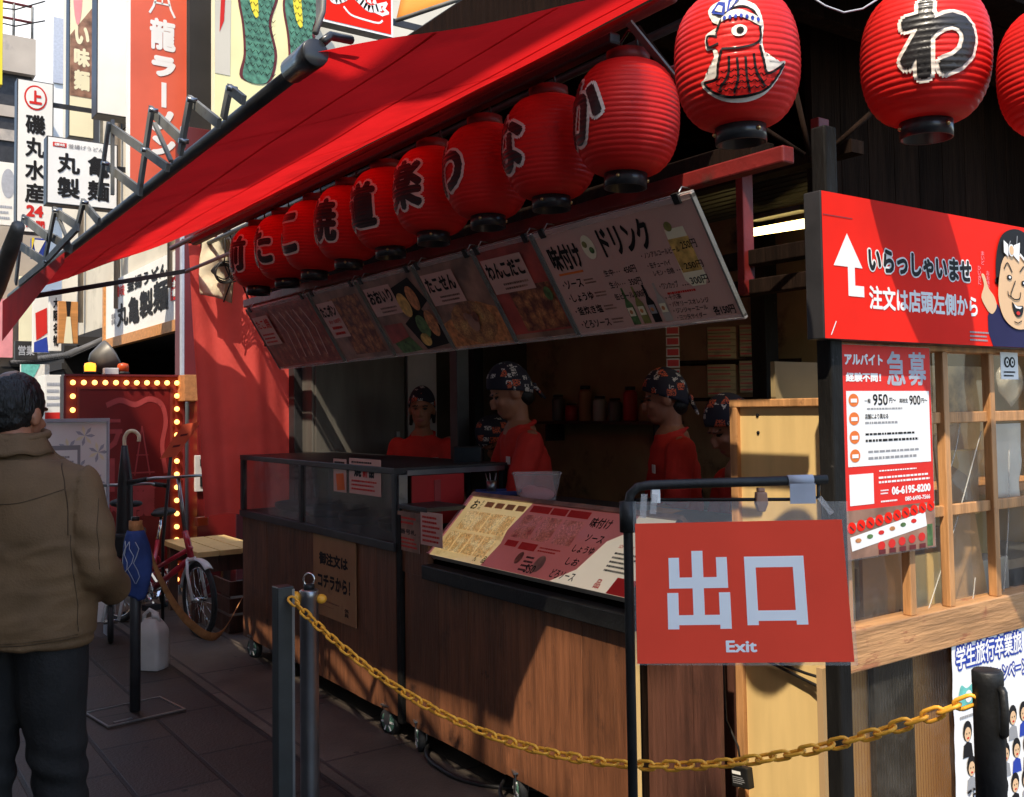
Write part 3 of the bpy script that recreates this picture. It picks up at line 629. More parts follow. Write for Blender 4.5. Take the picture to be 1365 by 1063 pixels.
# folding lattice arms outside the bar
lt = thing('folding_lattice', 'grey zigzag scissor lattice of flat bars above the front bar of the red awning', 'awning arm', onx(145, 164, .86))
b = MB(); k = 0
segs = [((145, 164), (132, 262), 5), ((202, 146), (186, 254), 8), ((200, 147), (246, 190), 7), ((253, 132), (240, 206), 8), ((252, 133), (292, 165), 7), ((306, 117), (298, 158), 8), ((305, 118), (325, 134), 7),
        ((145, 168), (196, 203), 6), ((138, 218), (188, 256), 6), ((196, 204), (224, 224), 6), ((111, 269), (102, 306), 7), ((111, 270), (132, 296), 6), ((73, 280), (59, 351), 7), ((72, 281), (104, 302), 6),
        ((31, 290), (21, 378), 7), ((31, 291), (66, 318), 6), ((27, 328), (60, 350), 6), ((62, 312), (95, 332), 6), ((206, 165), (228, 215), 2.5), ((78, 290), (92, 325), 2.5), ((26, 378), (60, 350), 5), ((60, 350), (104, 303), 5), ((150, 160), (150, 260), 3)]
for (a, c, wpx) in segs:
    X = .86 + .012 * (k % 3); k += 1
    pa, pc = onx(*a, X), onx(*c, X); D = (pa - CAM).dot(F0); b.bar(pa, pc, wpx * 1.8 * D / FPX, .012, 'grey_bracket', up=(1, 0, 0))
b.build('bars', lt)
for c in ((202, 147), (253, 133), (306, 118), (192, 200), (242, 188), (138, 218), (111, 270), (73, 281), (31, 291), (60, 349)):
    p = onx(*c, .85); MB().cyl(p - V((.008, 0, 0)), p + V((.02, 0, 0)), .008, 'steel', 10).build('pivot_bolt', lt)
t = thing('rolled_awning', 'olive grey rolled awning tube beside the zigzag lattice', 'awning', onx(30, 340, .8))
b = MB(); b.tube([onx(-30, 440, .7), onx(-4, 382, .7), onx(12, 338, .7), onx(24, 302, .7)], [.045, .045, .04, .03], 'fridge_grey', 14); b.build('tube', t)

# ================================================================== LANTERNS
HL, RL = .318, .15
def lr(z):                                        # body radius at height z in -HL/2..HL/2
    q = abs(z) / (HL / 2); return .06 + (RL - .06) * (max(0, 1 - q ** 2.35)) ** .5
def lantern_mesh():
    body = MB(); prof = []; N = 132
    for i in range(N + 1):
        z = -HL / 2 + HL * i / N; r = lr(z) + .0022 * abs(cos(pi * i / 6)) - .001; prof.append((r, z))
    body.lathe(prof, 'lantern_red', 48)
    cap = MB(); cap.lathe([(.058, HL / 2 - .004), (.063, HL / 2 - .004), (.063, HL / 2 + .035), (.056, HL / 2 + .037), (.05, HL / 2 + .01)], 'beam_red', 28)
    cap.tube([(-.05, 0, HL / 2 + .03), (-.04, 0, HL / 2 + .08), (0, 0, HL / 2 + .1), (.04, 0, HL / 2 + .08), (.05, 0, HL / 2 + .03)], .004, 'black_metal', 6)
    bot = MB(); bot.lathe([(.05, -HL / 2 - .01), (.057, -HL / 2 - .04), (.062, -HL / 2 - .04), (.062, -HL / 2 + .004), (.055, -HL / 2 + .004)], 'cap_black', 28)
    for k in range(3): bot.ell((.063 * cos(k * 2.1 - .9), .063 * sin(k * 2.1 - .9), -HL / 2 - .016), .0062, 'brass', n=8, k=6)
    return body, cap, bot
LB, LC, LBO = lantern_mesh()
L0 = thing('paper_lantern', 'x', 'lantern', (0, 0, 0), 'red paper lanterns hung along the stall eaves')
PB = LB.build('paper_body', L0); PC = LC.build('top_ring', L0); PD = LBO.build('bottom_ring', L0)
def wrapped(mb, layers, M=None):
    """layers: list of (verts2d, faces, material, lift); maps flat art (x right, y up, metres) on the lantern, facing local -y"""
    out = MB()
    for lyr in layers:
        vs, fs, m, lift = lyr[:4]; sh = lyr[4] if len(lyr) > 4 else [(0, 0)]
        bm = bmesh.new(); pv = [bm.verts.new((x, y, 0)) for x, y in vs]
        for f in fs:
            try: bm.faces.new([pv[i] for i in f])
            except ValueError: pass
        bmesh.ops.triangulate(bm, faces=bm.faces[:])
        for ax in (0, 1):
            lo = min(v[ax] for v in vs); hi = max(v[ax] for v in vs); n = max(2, int((hi - lo) / .0062))
            for i in range(1, n):
                c = [0, 0, 0]; c[ax] = lo + (hi - lo) * i / n; nn = [0, 0, 0]; nn[ax] = 1
                bmesh.ops.bisect_plane(bm, geom=bm.verts[:] + bm.edges[:] + bm.faces[:], plane_co=c, plane_no=nn)
        bm.verts.index_update(); fl = [tuple(x.index for x in f.verts) for f in bm.faces]
        for j, (dx, dy) in enumerate(sh):
            vv = []
            for v in bm.verts:
                x, y = v.co.x + dx, v.co.y + dy
                r = lr(y) + .0022 * abs(cos(pi * (y + HL / 2) / HL * 132 / 6)) - .001 + lift * 1.5 + .0006 + .00003 * j
                a = x / (RL * .98); vv.append((r * sin(a), -r * cos(a), y))
            out.add(vv, fl, m, True)
        bm.free()
    return out
def fitg(ch, wd, ht, off, cx=0, cy=0, grow=0):
    vs, fs = glyphs(ch, off); v0, _ = glyphs(ch, 0)
    xs = [p[0] for p in v0]; ys = [p[1] for p in v0]; ax, bx, ay, by = min(xs), max(xs), min(ys), max(ys)
    sx, sy = wd / (bx - ax), ht / (by - ay); mx, my = (ax + bx) / 2, (ay + by) / 2
    return [((x - mx) * sx + cx, (y - my) * sy + cy) for x, y in vs], fs
def thick(pts, wd):       # stroke polyline -> verts, faces
    vs = []; fs = []
    for i in range(len(pts)):
        a = V(pts[max(i - 1, 0)]); c = V(pts[min(i + 1, len(pts) - 1)]); d = (c - a).normalized(); e = V((-d.y, d.x)); ww = wd[i] if isinstance(wd, list) else wd
        p = V(pts[i]); vs += [tuple(p + e * ww / 2), tuple(p - e * ww / 2)]
    for i in range(len(pts) - 1): fs.append((2 * i, 2 * i + 1, 2 * i + 3, 2 * i + 2))
    return vs, fs
def octopus():
    L = []; poly = lambda pts, m, l: L.append((pts, [tuple(range(len(pts)))], m, l))
    def st(pts, w_, m, l): v, f = thick(spl(pts), w_); L.append((v, f, m, l))
    out = spl([(-.03, .115), (-.07, .095), (-.06, .06), (-.045, .045), (-.075, .03), (-.075, -.005), (-.06, -.01), (-.062, -.06), (-.1, -.075), (-.075, -.11), (-.03, -.128), (.03, -.128), (.075, -.105), (.11, -.045), (.07, -.05), (.05, -.01), (.055, .04), (.045, .085), (.01, .105), (-.03, .115)])
    poly(out[:-1], 'lantern_white', .0016)
    body = spl([(-.05, .03), (-.03, .07), (.005, .085), (.035, .07), (.045, .03), (.042, -.005), (.05, -.04), (.06, -.07), (.1, -.055), (.07, -.1), (.03, -.116), (-.03, -.117), (-.07, -.1), (-.09, -.075), (-.055, -.07), (-.048, -.03), (-.05, -.01), (-.068, .0), (-.068, .024), (-.05, .022), (-.05, .03)])
    poly(body[:-1], 'lantern_red', .0028)
    st([(-.05, .03), (-.03, .07), (.005, .085), (.035, .07), (.045, .03), (.04, -.003), (.0, -.014), (-.04, -.01)], .005, 'black_print', .004)
    st([(-.046, .004), (-.068, .0), (-.07, .024), (-.048, .02)], .005, 'black_print', .004)
    for p in ([(-.04, -.012), (-.05, -.045), (-.058, -.075), (-.09, -.078)], [(.042, -.012), (.05, -.045), (.062, -.074), (.104, -.05)], [(-.09, -.078), (-.07, -.102), (-.03, -.118), (.03, -.117), (.07, -.1), (.104, -.05)],
              [(-.025, -.03), (-.03, -.07), (-.055, -.1)], [(-.008, -.035), (-.008, -.08), (-.02, -.112)], [(.01, -.035), (.012, -.08), (.02, -.113)], [(.028, -.03), (.034, -.07), (.056, -.1)]): st(p, .0055, 'black_print', .004)
    for i in range(9):
        for j in range(4): st([(-.06 + i * .015, -.06 - j * .013), (-.053 + i * .015, -.065 - j * .013), (-.046 + i * .015, -.06 - j * .013)], .0022, 'black_print', .0035) if abs(-.053 + i * .015) < .05 + j * .006 else None
    poly([(.0 + .017 * cos(a * .35), .026 + .014 * sin(a * .35)) for a in range(18)], 'lantern_white', .004); poly([(.002 + .008 * cos(a * .7), .026 + .008 * sin(a * .7)) for a in range(9)], 'black_print', .0052)
    band = spl([(-.038, .052), (.0, .06), (.046, .034), (.046, .052), (.0, .078), (-.034, .066), (-.038, .052)]); poly(band[:-1], 'lantern_white', .0045)
    for i in range(7): poly([(-.03 + i * .012 + .004 * cos(a), .06 + .003 * sin(a * 1.0) - max(0, i - 3) * .004 + .003 * sin(a)) for a in range(6)], 'blue_print', .0056)
    poly([(-.03, .066), (-.062, .08), (-.045, .106), (-.028, .1)], 'blue_print', .0045); poly([(-.026, .068), (-.02, .108), (.01, .11), (-.008, .09)], 'blue_print', .0045)
    poly([(-.036, .075), (-.052, .083), (-.044, .096), (-.034, .09)], 'lantern_white', .0056); poly([(-.02, .08), (-.014, .1), (-.002, .104), (-.01, .09)], 'lantern_white', .0056)
    return L
def lantern(loc, face, label, ch=None, scale=1, first=[True], art=None, cx=0):
    if first[0]: root = L0; parts = [PB, PC, PD]; first[0] = False
    else:
        root = L0.copy(); COL.objects.link(root); parts = []
        for p in (PB, PC, PD): c = p.copy(); COL.objects.link(c); c.parent = root
    root.location = loc; root.rotation_euler = (R(random.uniform(-3, 3)), R(random.uniform(-3, 3)), face); root.scale = (scale,) * 3; root['label'] = label
    lay = art if art else []
    if ch:
        v1, f1 = fitg(ch, .15, .17, 0, cx); rd = lambda q, n: [(0, 0)] + [(q * cos(2 * pi * i / n), q * sin(2 * pi * i / n)) for i in range(n)]; lay = [(v1, f1, 'lantern_white', .0016, rd(.0175, 14)), (v1, f1, 'lantern_black', .003, rd(.0085, 8))]
    if lay:
        o = wrapped(None, lay).build('painted_mark', None, fix=False); o.parent = root
row = [('か', 'nearest of the lantern row over the counter, red with black か'), ('な', 'red paper lantern with black な, second along the lantern row from the corner'), ('わ', 'red paper lantern with black わ hanging between the な and 楽 lanterns'),
       ('楽', 'red paper lantern painted with black 楽 in the row'), ('道', 'red paper lantern painted with black 道 in the row'), ('焼', 'red paper lantern painted with black 焼 in the row'),
       ('こ', 'red paper lantern painted with black こ in the row'), ('た', 'red paper lantern painted with black た in the row'), ('前', 'red paper lantern painted with black 前 at the curtain end of the row')]
for i, (ch, lb) in enumerate(row):
    zc = 2.362
    lantern((1.85, 2.055 + i * .3625, zc), R(-90 + (-10, -12, -8, 12, 12, 12, 2, 10, 10)[i]), lb, ch, random.uniform(.985, 1.01))
p = atd(982, 84, 2.2); lantern(p, math.atan2(-p.x, p.y) + R(3), 'red paper lantern painted with an octopus in a blue headband', scale=.935, art=octopus())
p2 = atd(1233, 78, 2.5); OCT = (p, p2)
lantern(p2, math.atan2(-p2.x, p2.y) + R(12), 'red paper lantern with large black わ hanging above the red welcome sign', 'わ', 1.06)
p3 = atd(1415, 95, 2.34); lantern(p3, math.atan2(-p3.x, p3.y) + R(20), 'red paper lantern cut off by the edge beyond the large わ lantern', 'な', .95)
# ================================================================== HANGING MENU BOARDS
XT, ZT, XB, ZB = 1.95, 2.135, 2.155, 1.80
def yat(px, X): d = ray(px, 545); return d.y / d.x * X
GB = 'menu boards hanging in a row under the lanterns'
def board(pl, pr, label, W, draw, lift=0):
    y1, y0 = yat(pl, XT), yat(pr, XT)
    TL, TR, BL = V((XT + lift, y1, ZT)), V((XT + lift, y0, ZT)), V((XB + lift, y1, ZB))
    t = thing('menu_board', label, 'menu board', (XT, y0, ZT), GB)
    Wm = y1 - y0; Hm = (BL - TL).length
    M = frame(TL, TR - TL, TL - BL)
    MB().box(.006, Wm - .006, -Hm, 0, -.008, 0, 'menu_pink', M).build('panel', t)
    f = MB(); f.box(0, Wm, -.014, .006, -.01, .006, 'clear_plastic', M).box(0, Wm, -Hm - .006, -Hm + .01, -.01, .006, 'clear_plastic', M).box(0, .008, -Hm, 0, -.01, .006, 'grey_bracket', M).box(Wm - .008, Wm, -Hm, 0, -.01, .006, 'grey_bracket', M)
    f.build('edge_frame', t, bevel=.0015)
    for q in (.08, .92):
        h = MB(); a = M @ V((Wm * q, .0, 0)); h.tube([a, a + V((.02, 0, .03)), V((2.0, a.y, 2.165))], .003, 'steel', 6); h.box(Wm * q - .012, Wm * q + .012, -.02, .012, -.002, .009, 'black_metal', M)
        h.build('hanger', t)
    A = Art(TL, TR, BL, W, 100); A.lift = .0015; A.o = A.o; draw(A); A.build('printed_face', t)
def balls(A, spots, r, mats, k=3, seed=1):
    rr = random.Random(seed)
    for (u, v) in spots:
        A.disc(u, v, r, r * .95, mats[0], k, 16); A.disc(u - r * .2, v - r * .25, r * .6, r * .5, mats[1], k + 1, 12)
        for q in range(3): A.disc(u + rr.uniform(-.5, .5) * r, v + rr.uniform(-.5, .5) * r, r * .16, r * .12, mats[2], k + 2, 7)
def b1(A):
    W = A.W
    A.rect(0, 0, W, 100, 'menu_pink', 1).fit('味付け', 10, 14, 52, 38, 'black_print', .04, 2).rect(12, 40, 46, 42, 'orange_print', 2)
    for i, (s, w_) in enumerate((('・ソース', 24), ('・しょうゆ', 30), ('・釜炊き塩', 34), ('・どろソース', 36))):
        A.fit(s[1:], 14, 47 + i * 13, 14 + w_, 55 + i * 13, 'black_print', .02, 2).disc(11, 51 + i * 13, .8, .9, 'black_print', 2).dashes(17 + w_, 48 + i * 13, 17 + w_ + 16, 54 + i * 13, 2, 'menu_brown', 2, i)
    A.fit('ドリンク', 82, 8, 142, 34, 'black_print', .04, 2)
    for (u, v) in ((66, 22),): A.disc(u, v, 8, 11, 'sign_cream', 2).disc(u - 3, v - 3, 3, 3, 'bottle_olive', 3).disc(u + 3, v + 3, 3, 3, 'food_green', 3)
    for i, (s, pr) in enumerate((('生中', '450円'), ('生小', '350円'), ('缶ビール', '300円'))):
        v = 44 + i * 11; A.fit(s, 70, v, 70 + 6 * len(s), v + 6, 'black_print', .01, 2).fit('…', 83, v + 3, 90, v + 4, 'black_print', 0, 2).fit(pr, 95, v, 110, v + 6.5, 'black_print', .01, 2)
    A.fit('・ノンアルコールビール', 122, 36, 165, 41, 'black_print', .01, 2).fit('250円', 168, 33, 184, 40, 'black_print', .01, 2)
    A.fit('・缶チューハイ', 124, 45, 150, 50, 'black_print', .01, 2).fit('レモン・白桃', 127, 52, 150, 57, 'black_print', .01, 2).fit('… 250円', 153, 50, 182, 56, 'black_print', .01, 2)
    A.fit('・ワンカップ', 127, 63, 148, 69, 'black_print', .01, 2).fit('… 300円', 152, 62, 181, 69, 'black_print', .01, 2).dashes(132, 71, 165, 75, 1, 'red_print', 2, 8)
    A.poly([(158, 22), (178, 22), (180, 64), (176, 70), (162, 70), (157, 64)], 'sign_cream', 1.6).poly([(157, 30), (179, 30), (179, 58), (158, 58)], 'food_yellow', 1.7).disc(163, 20, 4, 4, 'bottle_olive', 1.8)
    A.lay(2)
    for i, m in enumerate(('food_green', 'bottle_olive', 'black_print', 'white_panel')):
        u = 78 + i * 13; A.poly([(u, 100 - 4), (u, 78), (u + 2.5, 72), (u + 2.8, 62), (u + 5.2, 62), (u + 5.5, 72), (u + 9, 78), (u + 9, 96)], m, 2); A.rect(u + .8, 80, u + 8, 88, 'sign_cream' if i != 2 else 'grey_print', 3); A.disc(u + 4.3, 84, 2, 2, 'food_tan', 4, 8)
    for i, s in enumerate(('・十六茶', '・バヤリースオレンジ', '・ジンジャーエール', '・三ツ矢サイダー')): A.fit(s, 128 + i * 1, 74 + i * 6, 128 + 4.4 * len(s), 78.5 + i * 6, 'black_print', .01, 2)
    A.fit('各150円', 172, 88, 194, 96, 'black_print', .03, 2)
def card(A, s, u1, price=True):
    A.rect(4, 12, u1, 48, 'menu_pink', 3).fit(s, 7, 16, u1 - 3, 33, 'black_print', .04, 4).dashes(u1 * .35, 37, u1 - 3, 46, 2, 'menu_brown', 4, 3)
def b2(A): A.rect(0, 0, A.W, 100, 'menu_red', 1).rect(22, 44, 80, 90, 'photo_balls', 1.5).rect(0, 92, A.W, 100, 'menu_brown', 2); card(A, 'わんこだこ', 62); A.disc(74, 55, 5, 7, 'food_green', 5)
def b3(A): A.rect(0, 0, A.W, 100, 'menu_brown', 1).poly([(0, 70), (70, 50), (96, 60), (96, 100), (0, 100)], 'food_tan', 2).disc(52, 72, 34, 24, 'photo_cracker', 3); A.disc(52, 72, 8, 10, 'menu_brown', 5).disc(60, 66, 5, 6, 'food_brown', 6).disc(47, 64, 5, 4, 'menu_brown', 6); card(A, 'たこせん', 58)
def b4(A):
    A.rect(0, 0, A.W, 100, 'menu_brown', 1).poly([(42, 20), (86, 10), (98, 40), (60, 60)], 'black_print', 2).poly([(45, 62), (80, 45), (98, 70), (98, 92), (60, 96)], 'black_print', 2).rect(6, 60, 40, 84, 'menu_red', 2).poly([(10, 84), (40, 78), (52, 96), (16, 98)], 'food_green', 2)
    for (u, v, a, c, m) in ((60, 40, 9, 15, 'food_yellow'), (78, 34, 8, 15, 'food_tan'), (72, 68, 9, 14, 'food_green'), (88, 66, 8, 16, 'food_tan'), (66, 84, 8, 8, 'food_yellow')): A.disc(u, v, a, c, m, 3)
    card(A, 'おおいり', 52)
def b5(A): A.rect(0, 0, A.W, 100, 'menu_brown', 1); A.rect(30, 14, 92, 92, 'photo_balls', 2); A.rect(4, 16, 40, 66, 'menu_pink', 3).fit('たこポン', 6, 20, 38, 36, 'black_print', .05, 4).fit('8ヶ 500円', 12, 40, 36, 46, 'red_print', .01, 4).dashes(12, 48, 38, 64, 2, 'red_print', 4, 6)
def b6(A):
    A.rect(0, 0, A.W, 100, 'menu_red', 1); A.rect(12, 8, 108, 94, 'photo_red', 2)
    for i in range(5): A.line([(45 + i * 12, 15), (52 + i * 12, 45), (48 + i * 12, 85)], 1.2, 'menu_pink', 6)
    A.rect(5, 14, 34, 60, 'menu_pink', 7).fit('たこ焼', 7, 18, 32, 34, 'red_print', .03, 8).dashes(8, 40, 32, 58, 3, 'red_print', 8, 7)
board(712, 929, 'widest hanging menu board with a drinks price list in black writing', 200, b1)
board(632, 710, 'hanging menu board headed わんこだこ above a photo of round dumplings', 84, b2)
board(552, 630, 'hanging menu board headed たこせん above a round yellow cracker', 98, b3)
board(476, 550, 'hanging menu board headed おおいり with dark seaweed and rolls', 100, b4)
board(412, 474, 'hanging menu board headed たこポン beside brown dumplings', 100, b5)
board(328, 410, 'reddish hanging menu board nearest the red end curtain', 112, b6)

# ================================================================== WELCOME SIGN over the window
SY = 1.615
x0 = ony(1096, 350, SY).x; zt_, zb_ = 2.165, 1.735
zt_ = ony(1097, 254, SY).z; zb_ = ony(1104, 452, SY).z
x1 = x0 + 1.42
t = thing('welcome_sign', 'long red welcome sign with white arrow and cartoon woman above the grid window', 'sign', (x0, SY, zb_))
MB().box(x0, x1, SY, SY + .055, zb_, zt_, 'dark_trim').build('sign_box', t, bevel=.003)
A = Art((x0, SY - .0008, zt_), (x1, SY - .0008, zt_), (x0, SY - .0008, zb_), 330, 100)
A.rect(0.4, .4, 329.6, 99.6, 'sign_red', 1).rect(1, 16, 30, 16.6, 'maroon', 2).line([(6, 97), (11, 88)], .8, 'white_print', 2)
A.poly([(24, 27), (39, 50), (31, 50), (31, 62.5), (40, 62.5), (40, 70), (24, 70), (24, 50), (10, 50)], 'white_print', 2)
A.fit('いらっしゃいませ', 44, 33, 165, 53, 'white_print', .12, 2).fit('いらっしゃいませ', 45, 34, 164, 52, 'black_print', .045, 3)
A.fit('注文は店頭左側から', 45, 61, 171, 78, 'white_print', .035, 2)
A.dashes(160, 88, 186, 97, 3, 'grey_print', 2, 3)
A.vert('まいど', 178, 25, 182, 36, 'pink_print', 0, 2).vert('ひいきに', 173, 37, 177, 52, 'pink_print', 0, 2).vert('おおきに', 184, 40, 188, 56, 'pink_print', 0, 2)
# cartoon woman with a headscarf, pointing up
A.poly(spl([(196, 110), (180, 96), (182, 76), (192, 64), (204, 70), (216, 78), (250, 78), (272, 70), (300, 84), (306, 100), (196, 100)])[:], 'navy_print', 2) if 0 else A.poly([(190, 99.5), (184, 88), (184, 76), (190, 66), (198, 66), (206, 76), (220, 82), (250, 82), (280, 74), (300, 86), (304, 99.5)], 'navy_print', 2)
A.poly(spl([(184, 72), (176, 62), (180, 52), (177, 44), (181, 44), (186, 54), (193, 60), (196, 68), (190, 74), (184, 72)], 4)[:-1], 'skin_print', 3)
A.poly(spl([(196, 50), (197, 28), (206, 10), (226, 3), (246, 8), (262, 22), (264, 48), (258, 40), (200, 44), (196, 50)], 5)[:-1], 'black_print', 4)
A.poly(spl([(203, 34), (199, 48), (198, 62), (204, 76), (218, 84), (234, 84), (248, 76), (256, 60), (258, 42), (252, 30), (228, 24), (210, 26), (203, 34)], 5)[:-1], 'skin_print', 5)
A.poly(spl([(232, 12), (244, 22), (258, 40), (262, 56), (254, 46), (240, 34), (230, 20), (232, 12)], 4)[:-1], 'black_print', 6)
for a in ((216, 14, 210, 24), (226, 9, 224, 20), (240, 14, 252, 34), (246, 16, 258, 36)): A.line([a[:2], a[2:]], 1.0, 'grey_print', 7)
A.poly([(206, 14), (212, 17), (212, 27), (206, 24)], 'white_print', 8).poly([(220, 17), (229, 14), (227, 30), (220, 26)], 'white_print', 8).disc(216, 21.5, 4.2, 5, 'white_print', 9).disc(216, 21.5, 3, 3.8, 'skin_print', 9.5).line([(229, 24), (244, 34), (258, 48)], 2.2, 'white_print', 8)
A.line(spl([(206, 37), (211, 32), (217, 39)], 4), 1.1, 'black_print', 7).line(spl([(228, 38), (235, 33), (240, 38)], 4), 1.1, 'black_print', 7)
A.disc(213, 43.5, 3.6, 2, 'black_print', 7).disc(213, 43.5, 1.6, 1, 'white_print', 8).disc(233, 47, 3.6, 2.2, 'black_print', 7).disc(233, 47, 1.5, 1, 'white_print', 8)
A.line(spl([(221, 46), (217, 52), (214, 58), (219, 61), (226, 60), (228, 55)], 4), 1.1, 'black_print', 7).line(spl([(210, 55), (211, 58), (214, 59)], 3), .9, 'black_print', 7)
A.poly(spl([(215, 63), (222, 66), (231, 66), (229, 73), (222, 75), (217, 70), (215, 63)], 4)[:-1], 'black_print', 7).poly([(217, 64.5), (222, 66.6), (229, 66.6), (226, 68.5), (220, 68)], 'white_print', 8).disc(223, 72, 2.6, 1.6, 'red_print', 8)
A.line(spl([(218, 79), (223, 80), (228, 78)], 3), .9, 'black_print', 7)
A.build('printed_face', t)

# recruitment poster
PY = 1.655
TL = ony(1121, 463, PY); TR = ony(1238, 463, PY)
zt_ = ony(1180, 462, PY).z; zb_ = ony(1186, 738, PY).z; x0 = TL.x; x1 = TR.x
t = thing('recruit_poster', 'red and white job poster with phone number taped beside the black corner post', 'poster', (x0, PY, zb_))
MB().box(x0 - .004, x1 + .006, PY, PY + .004, zb_ - .004, zt_ + .003, 'sleeve_plastic').build('sleeve', t)
A = Art((x0, PY - .0008, zt_), (x1, PY - .0008, zt_), (x0, PY - .0008, zb_), 120, 276); A.lift = .0007
A.rect(0, 0, 120, 214, 'poster_red', 1).fit('アルバイト', 3, 11, 53, 26, 'white_print', .05, 2).fit('経験不問！', 4, 36, 50, 48, 'white_print', .05, 2)
A.fit('急', 58, 6, 84, 53, 'tape_grey', .028, 2).fit('募', 88, 6, 114, 53, 'tape_grey', .028, 2)
A.rect(4, 60, 117, 158, 'white_print', 2)
for i in range(4):
    A.disc(13, 72 + i * 24, 6.5, 8.5, 'orange_print', 3).rect(9, 70 + i * 24, 17, 75 + i * 24, 'white_print', 4)
A.fit('一般', 27, 70, 35, 76, 'black_print', .02, 3).fit('950', 38, 64, 58, 79, 'black_print', .02, 3).fit('円〜', 60, 69, 69, 76, 'black_print', .02, 3).fit('高校生', 74, 70, 86, 76, 'black_print', .02, 3).fit('900', 88, 66, 104, 79, 'black_print', .02, 3).fit('円〜', 105, 70, 114, 76, 'black_print', .02, 3)
A.dashes(30, 81, 80, 86, 1, 'grey_print', 3, 1).fit('店舗により異なる', 27, 90, 58, 97, 'black_print', .02, 3).dashes(27, 99, 84, 105, 1, 'grey_print', 3, 2).dashes(27, 114, 98, 120, 1, 'black_print', 3, 3).dashes(27, 122, 104, 129, 1, 'black_print', 3, 4).dashes(30, 137, 112, 143, 1, 'grey_print', 3, 5).dashes(30, 145, 112, 152, 1, 'grey_print', 3, 6)
A.rect(5, 168, 36, 208, 'white_print', 2)
A.dashes(44, 164, 100, 168, 1, 'white_print', 2, 7).dashes(43, 172, 116, 184, 2, 'white_print', 2, 8).fit('06-6195-8200', 60, 188, 115, 199, 'white_print', .05, 2).dashes(45, 190, 57, 198, 2, 'white_print', 2, 9).fit('080-6490-7566', 78, 203, 114, 209, 'white_print', .03, 2).dashes(45, 204, 70, 209, 1, 'white_print', 2, 9)
A.rect(0, 214, 120, 276, 'menu_brown', 1).poly([(0, 232), (120, 214), (120, 220), (0, 238)], 'white_panel', 1.5).poly([(4, 248), (106, 226), (108, 246), (6, 266)], 'sign_white', 2)
for i in range(10): A.disc(6 + i * 12, 236 - i * 1.9, 5.6, 7.5, 'sign_red', 3, 14).line([(4 + i * 12, 234 - i * 1.9), (8 + i * 12, 239 - i * 1.9)], 1.4, 'lantern_black', 4)
for i in range(6): A.disc(14 + i * 15, 253 - i * 3.2, 4, 3, ('food_tan', 'food_green', 'red_print')[i % 3], 3, 10)
for i in range(5): A.disc(44 + i * 14, 264 - i, 5, 6, 'red_print', 2.5, 10); A.rect(40 + i * 14, 269, 49 + i * 14, 275, 'maroon', 3)
A.rect(108, 244, 116, 274, 'food_green', 2)
A.build('printed_face', t)

# little sticker on the glass
a0, a1, z0, z1 = rect_y(1334, 470, 1357, 506, 1.668)
t = thing('sticker', 'small white square sticker with two round marks on the window glass', 'sticker', (a0, 1.668, z0))
MB().box(a0, a1, 1.668, 1.6695, z0, z1, 'sign_white').build('sheet', t)
A = Art((a0, 1.6675, z1), (a1, 1.6675, z1), (a0, 1.6675, z0), 20, 30); A.lift = .0006
for u in (7, 13): A.disc(u, 11, 3.4, 6, 'black_print', 1).disc(u, 11, 1.8, 4, 'sign_white', 2).disc(u, 11, .8, 1.5, 'black_print', 3)
A.dashes(3, 20, 17, 28, 2, 'black_print', 1, 4); A.build('printed_face', t)

# campaign poster lower right, slightly wrinkled edge
PY = 1.672
x0 = ony(1271, 950, PY).x; x1 = x0 + .62; zt_ = ony(1290, 842, PY).z; zb_ = zt_ - .66
t = thing('campaign_poster', 'white travel campaign poster with rows of cartoon faces below the window', 'poster', (x0, PY, zb_))
MB().grid(30, 30, lambda u, v: V((x0 + (x1 - x0) * u + (.006 * noise.noise(V((v * 9, 0, 1))) if u < .02 else 0), PY, zb_ + (zt_ - zb_) * v)), 'white_print', False).build('sheet', t)
A = Art((x0, PY - .0008, zt_), (x1, PY - .0008, zt_), (x0, PY - .0008, zb_), 200, 213); A.lift = .0007
A.fit('学生旅行卒業旅', 5, 10, 130, 36, 'blue_print', .13, 1).fit('学生旅行卒業旅', 6.5, 12, 128.5, 34, 'white_print', .03, 2).fit('キャンペーン', 62, 40, 140, 60, 'blue_print', .13, 1).fit('キャンペーン', 63.5, 42, 138.5, 58, 'white_print', .03, 2)
A.poly(spl([(8, 62), (14, 50), (24, 54), (40, 50), (52, 62), (40, 72), (14, 74), (8, 62)], 4)[:-1], 'teal_print', 1).disc(26, 62, 6, 6, 'sign_white', 2).rect(38, 58, 48, 61, 'pink_print', 2)
A.dashes(68, 70, 100, 76, 1, 'grey_print', 1, 3).dashes(10, 78, 40, 84, 1, 'grey_print', 1, 5)
rr = random.Random(4)
for r_ in range(3):
    for i in range(8):
        u, v = 22 + i * 21 + (r_ % 2) * 5, 96 + r_ * 34
        if r_ == 2 and i < 1: continue
        A.poly([(u - 9, v + 24), (u - 7, v + 12), (u, v + 9), (u + 7, v + 12), (u + 9, v + 24)], ('black_print', 'grey_print', 'blue_print')[(i + r_) % 3], 1)
        A.disc(u, v - 1, 8, 10, 'black_print', 2, 14).disc(u, v + 2, 5.6, 7, 'skin_print', 3, 14)
        for e in (-2.2, 2.2): A.disc(u + e, v + 1, .9, .9, 'black_print', 4, 6)
        A.disc(u, v + 5.5, 2, 1, 'red_print', 4, 8)
for i in range(6): A.rect(8 + i * 32, 190, 36 + i * 32, 197, 'pink_print' if i % 2 else 'sign_white', 1); A.dashes(10 + i * 32, 190, 34 + i * 32, 197, 1, 'black_print', 2, i)
A.fit('てら', 18, 150, 32, 164, 'black_print', .04, 5).dashes(8, 170, 60, 184, 2, 'black_print', 1, 6).disc(12, 206, 5, 6, 'black_print', 1).disc(24, 206, 8, 6, 'red_print', 1)
A.build('printed_face', t)

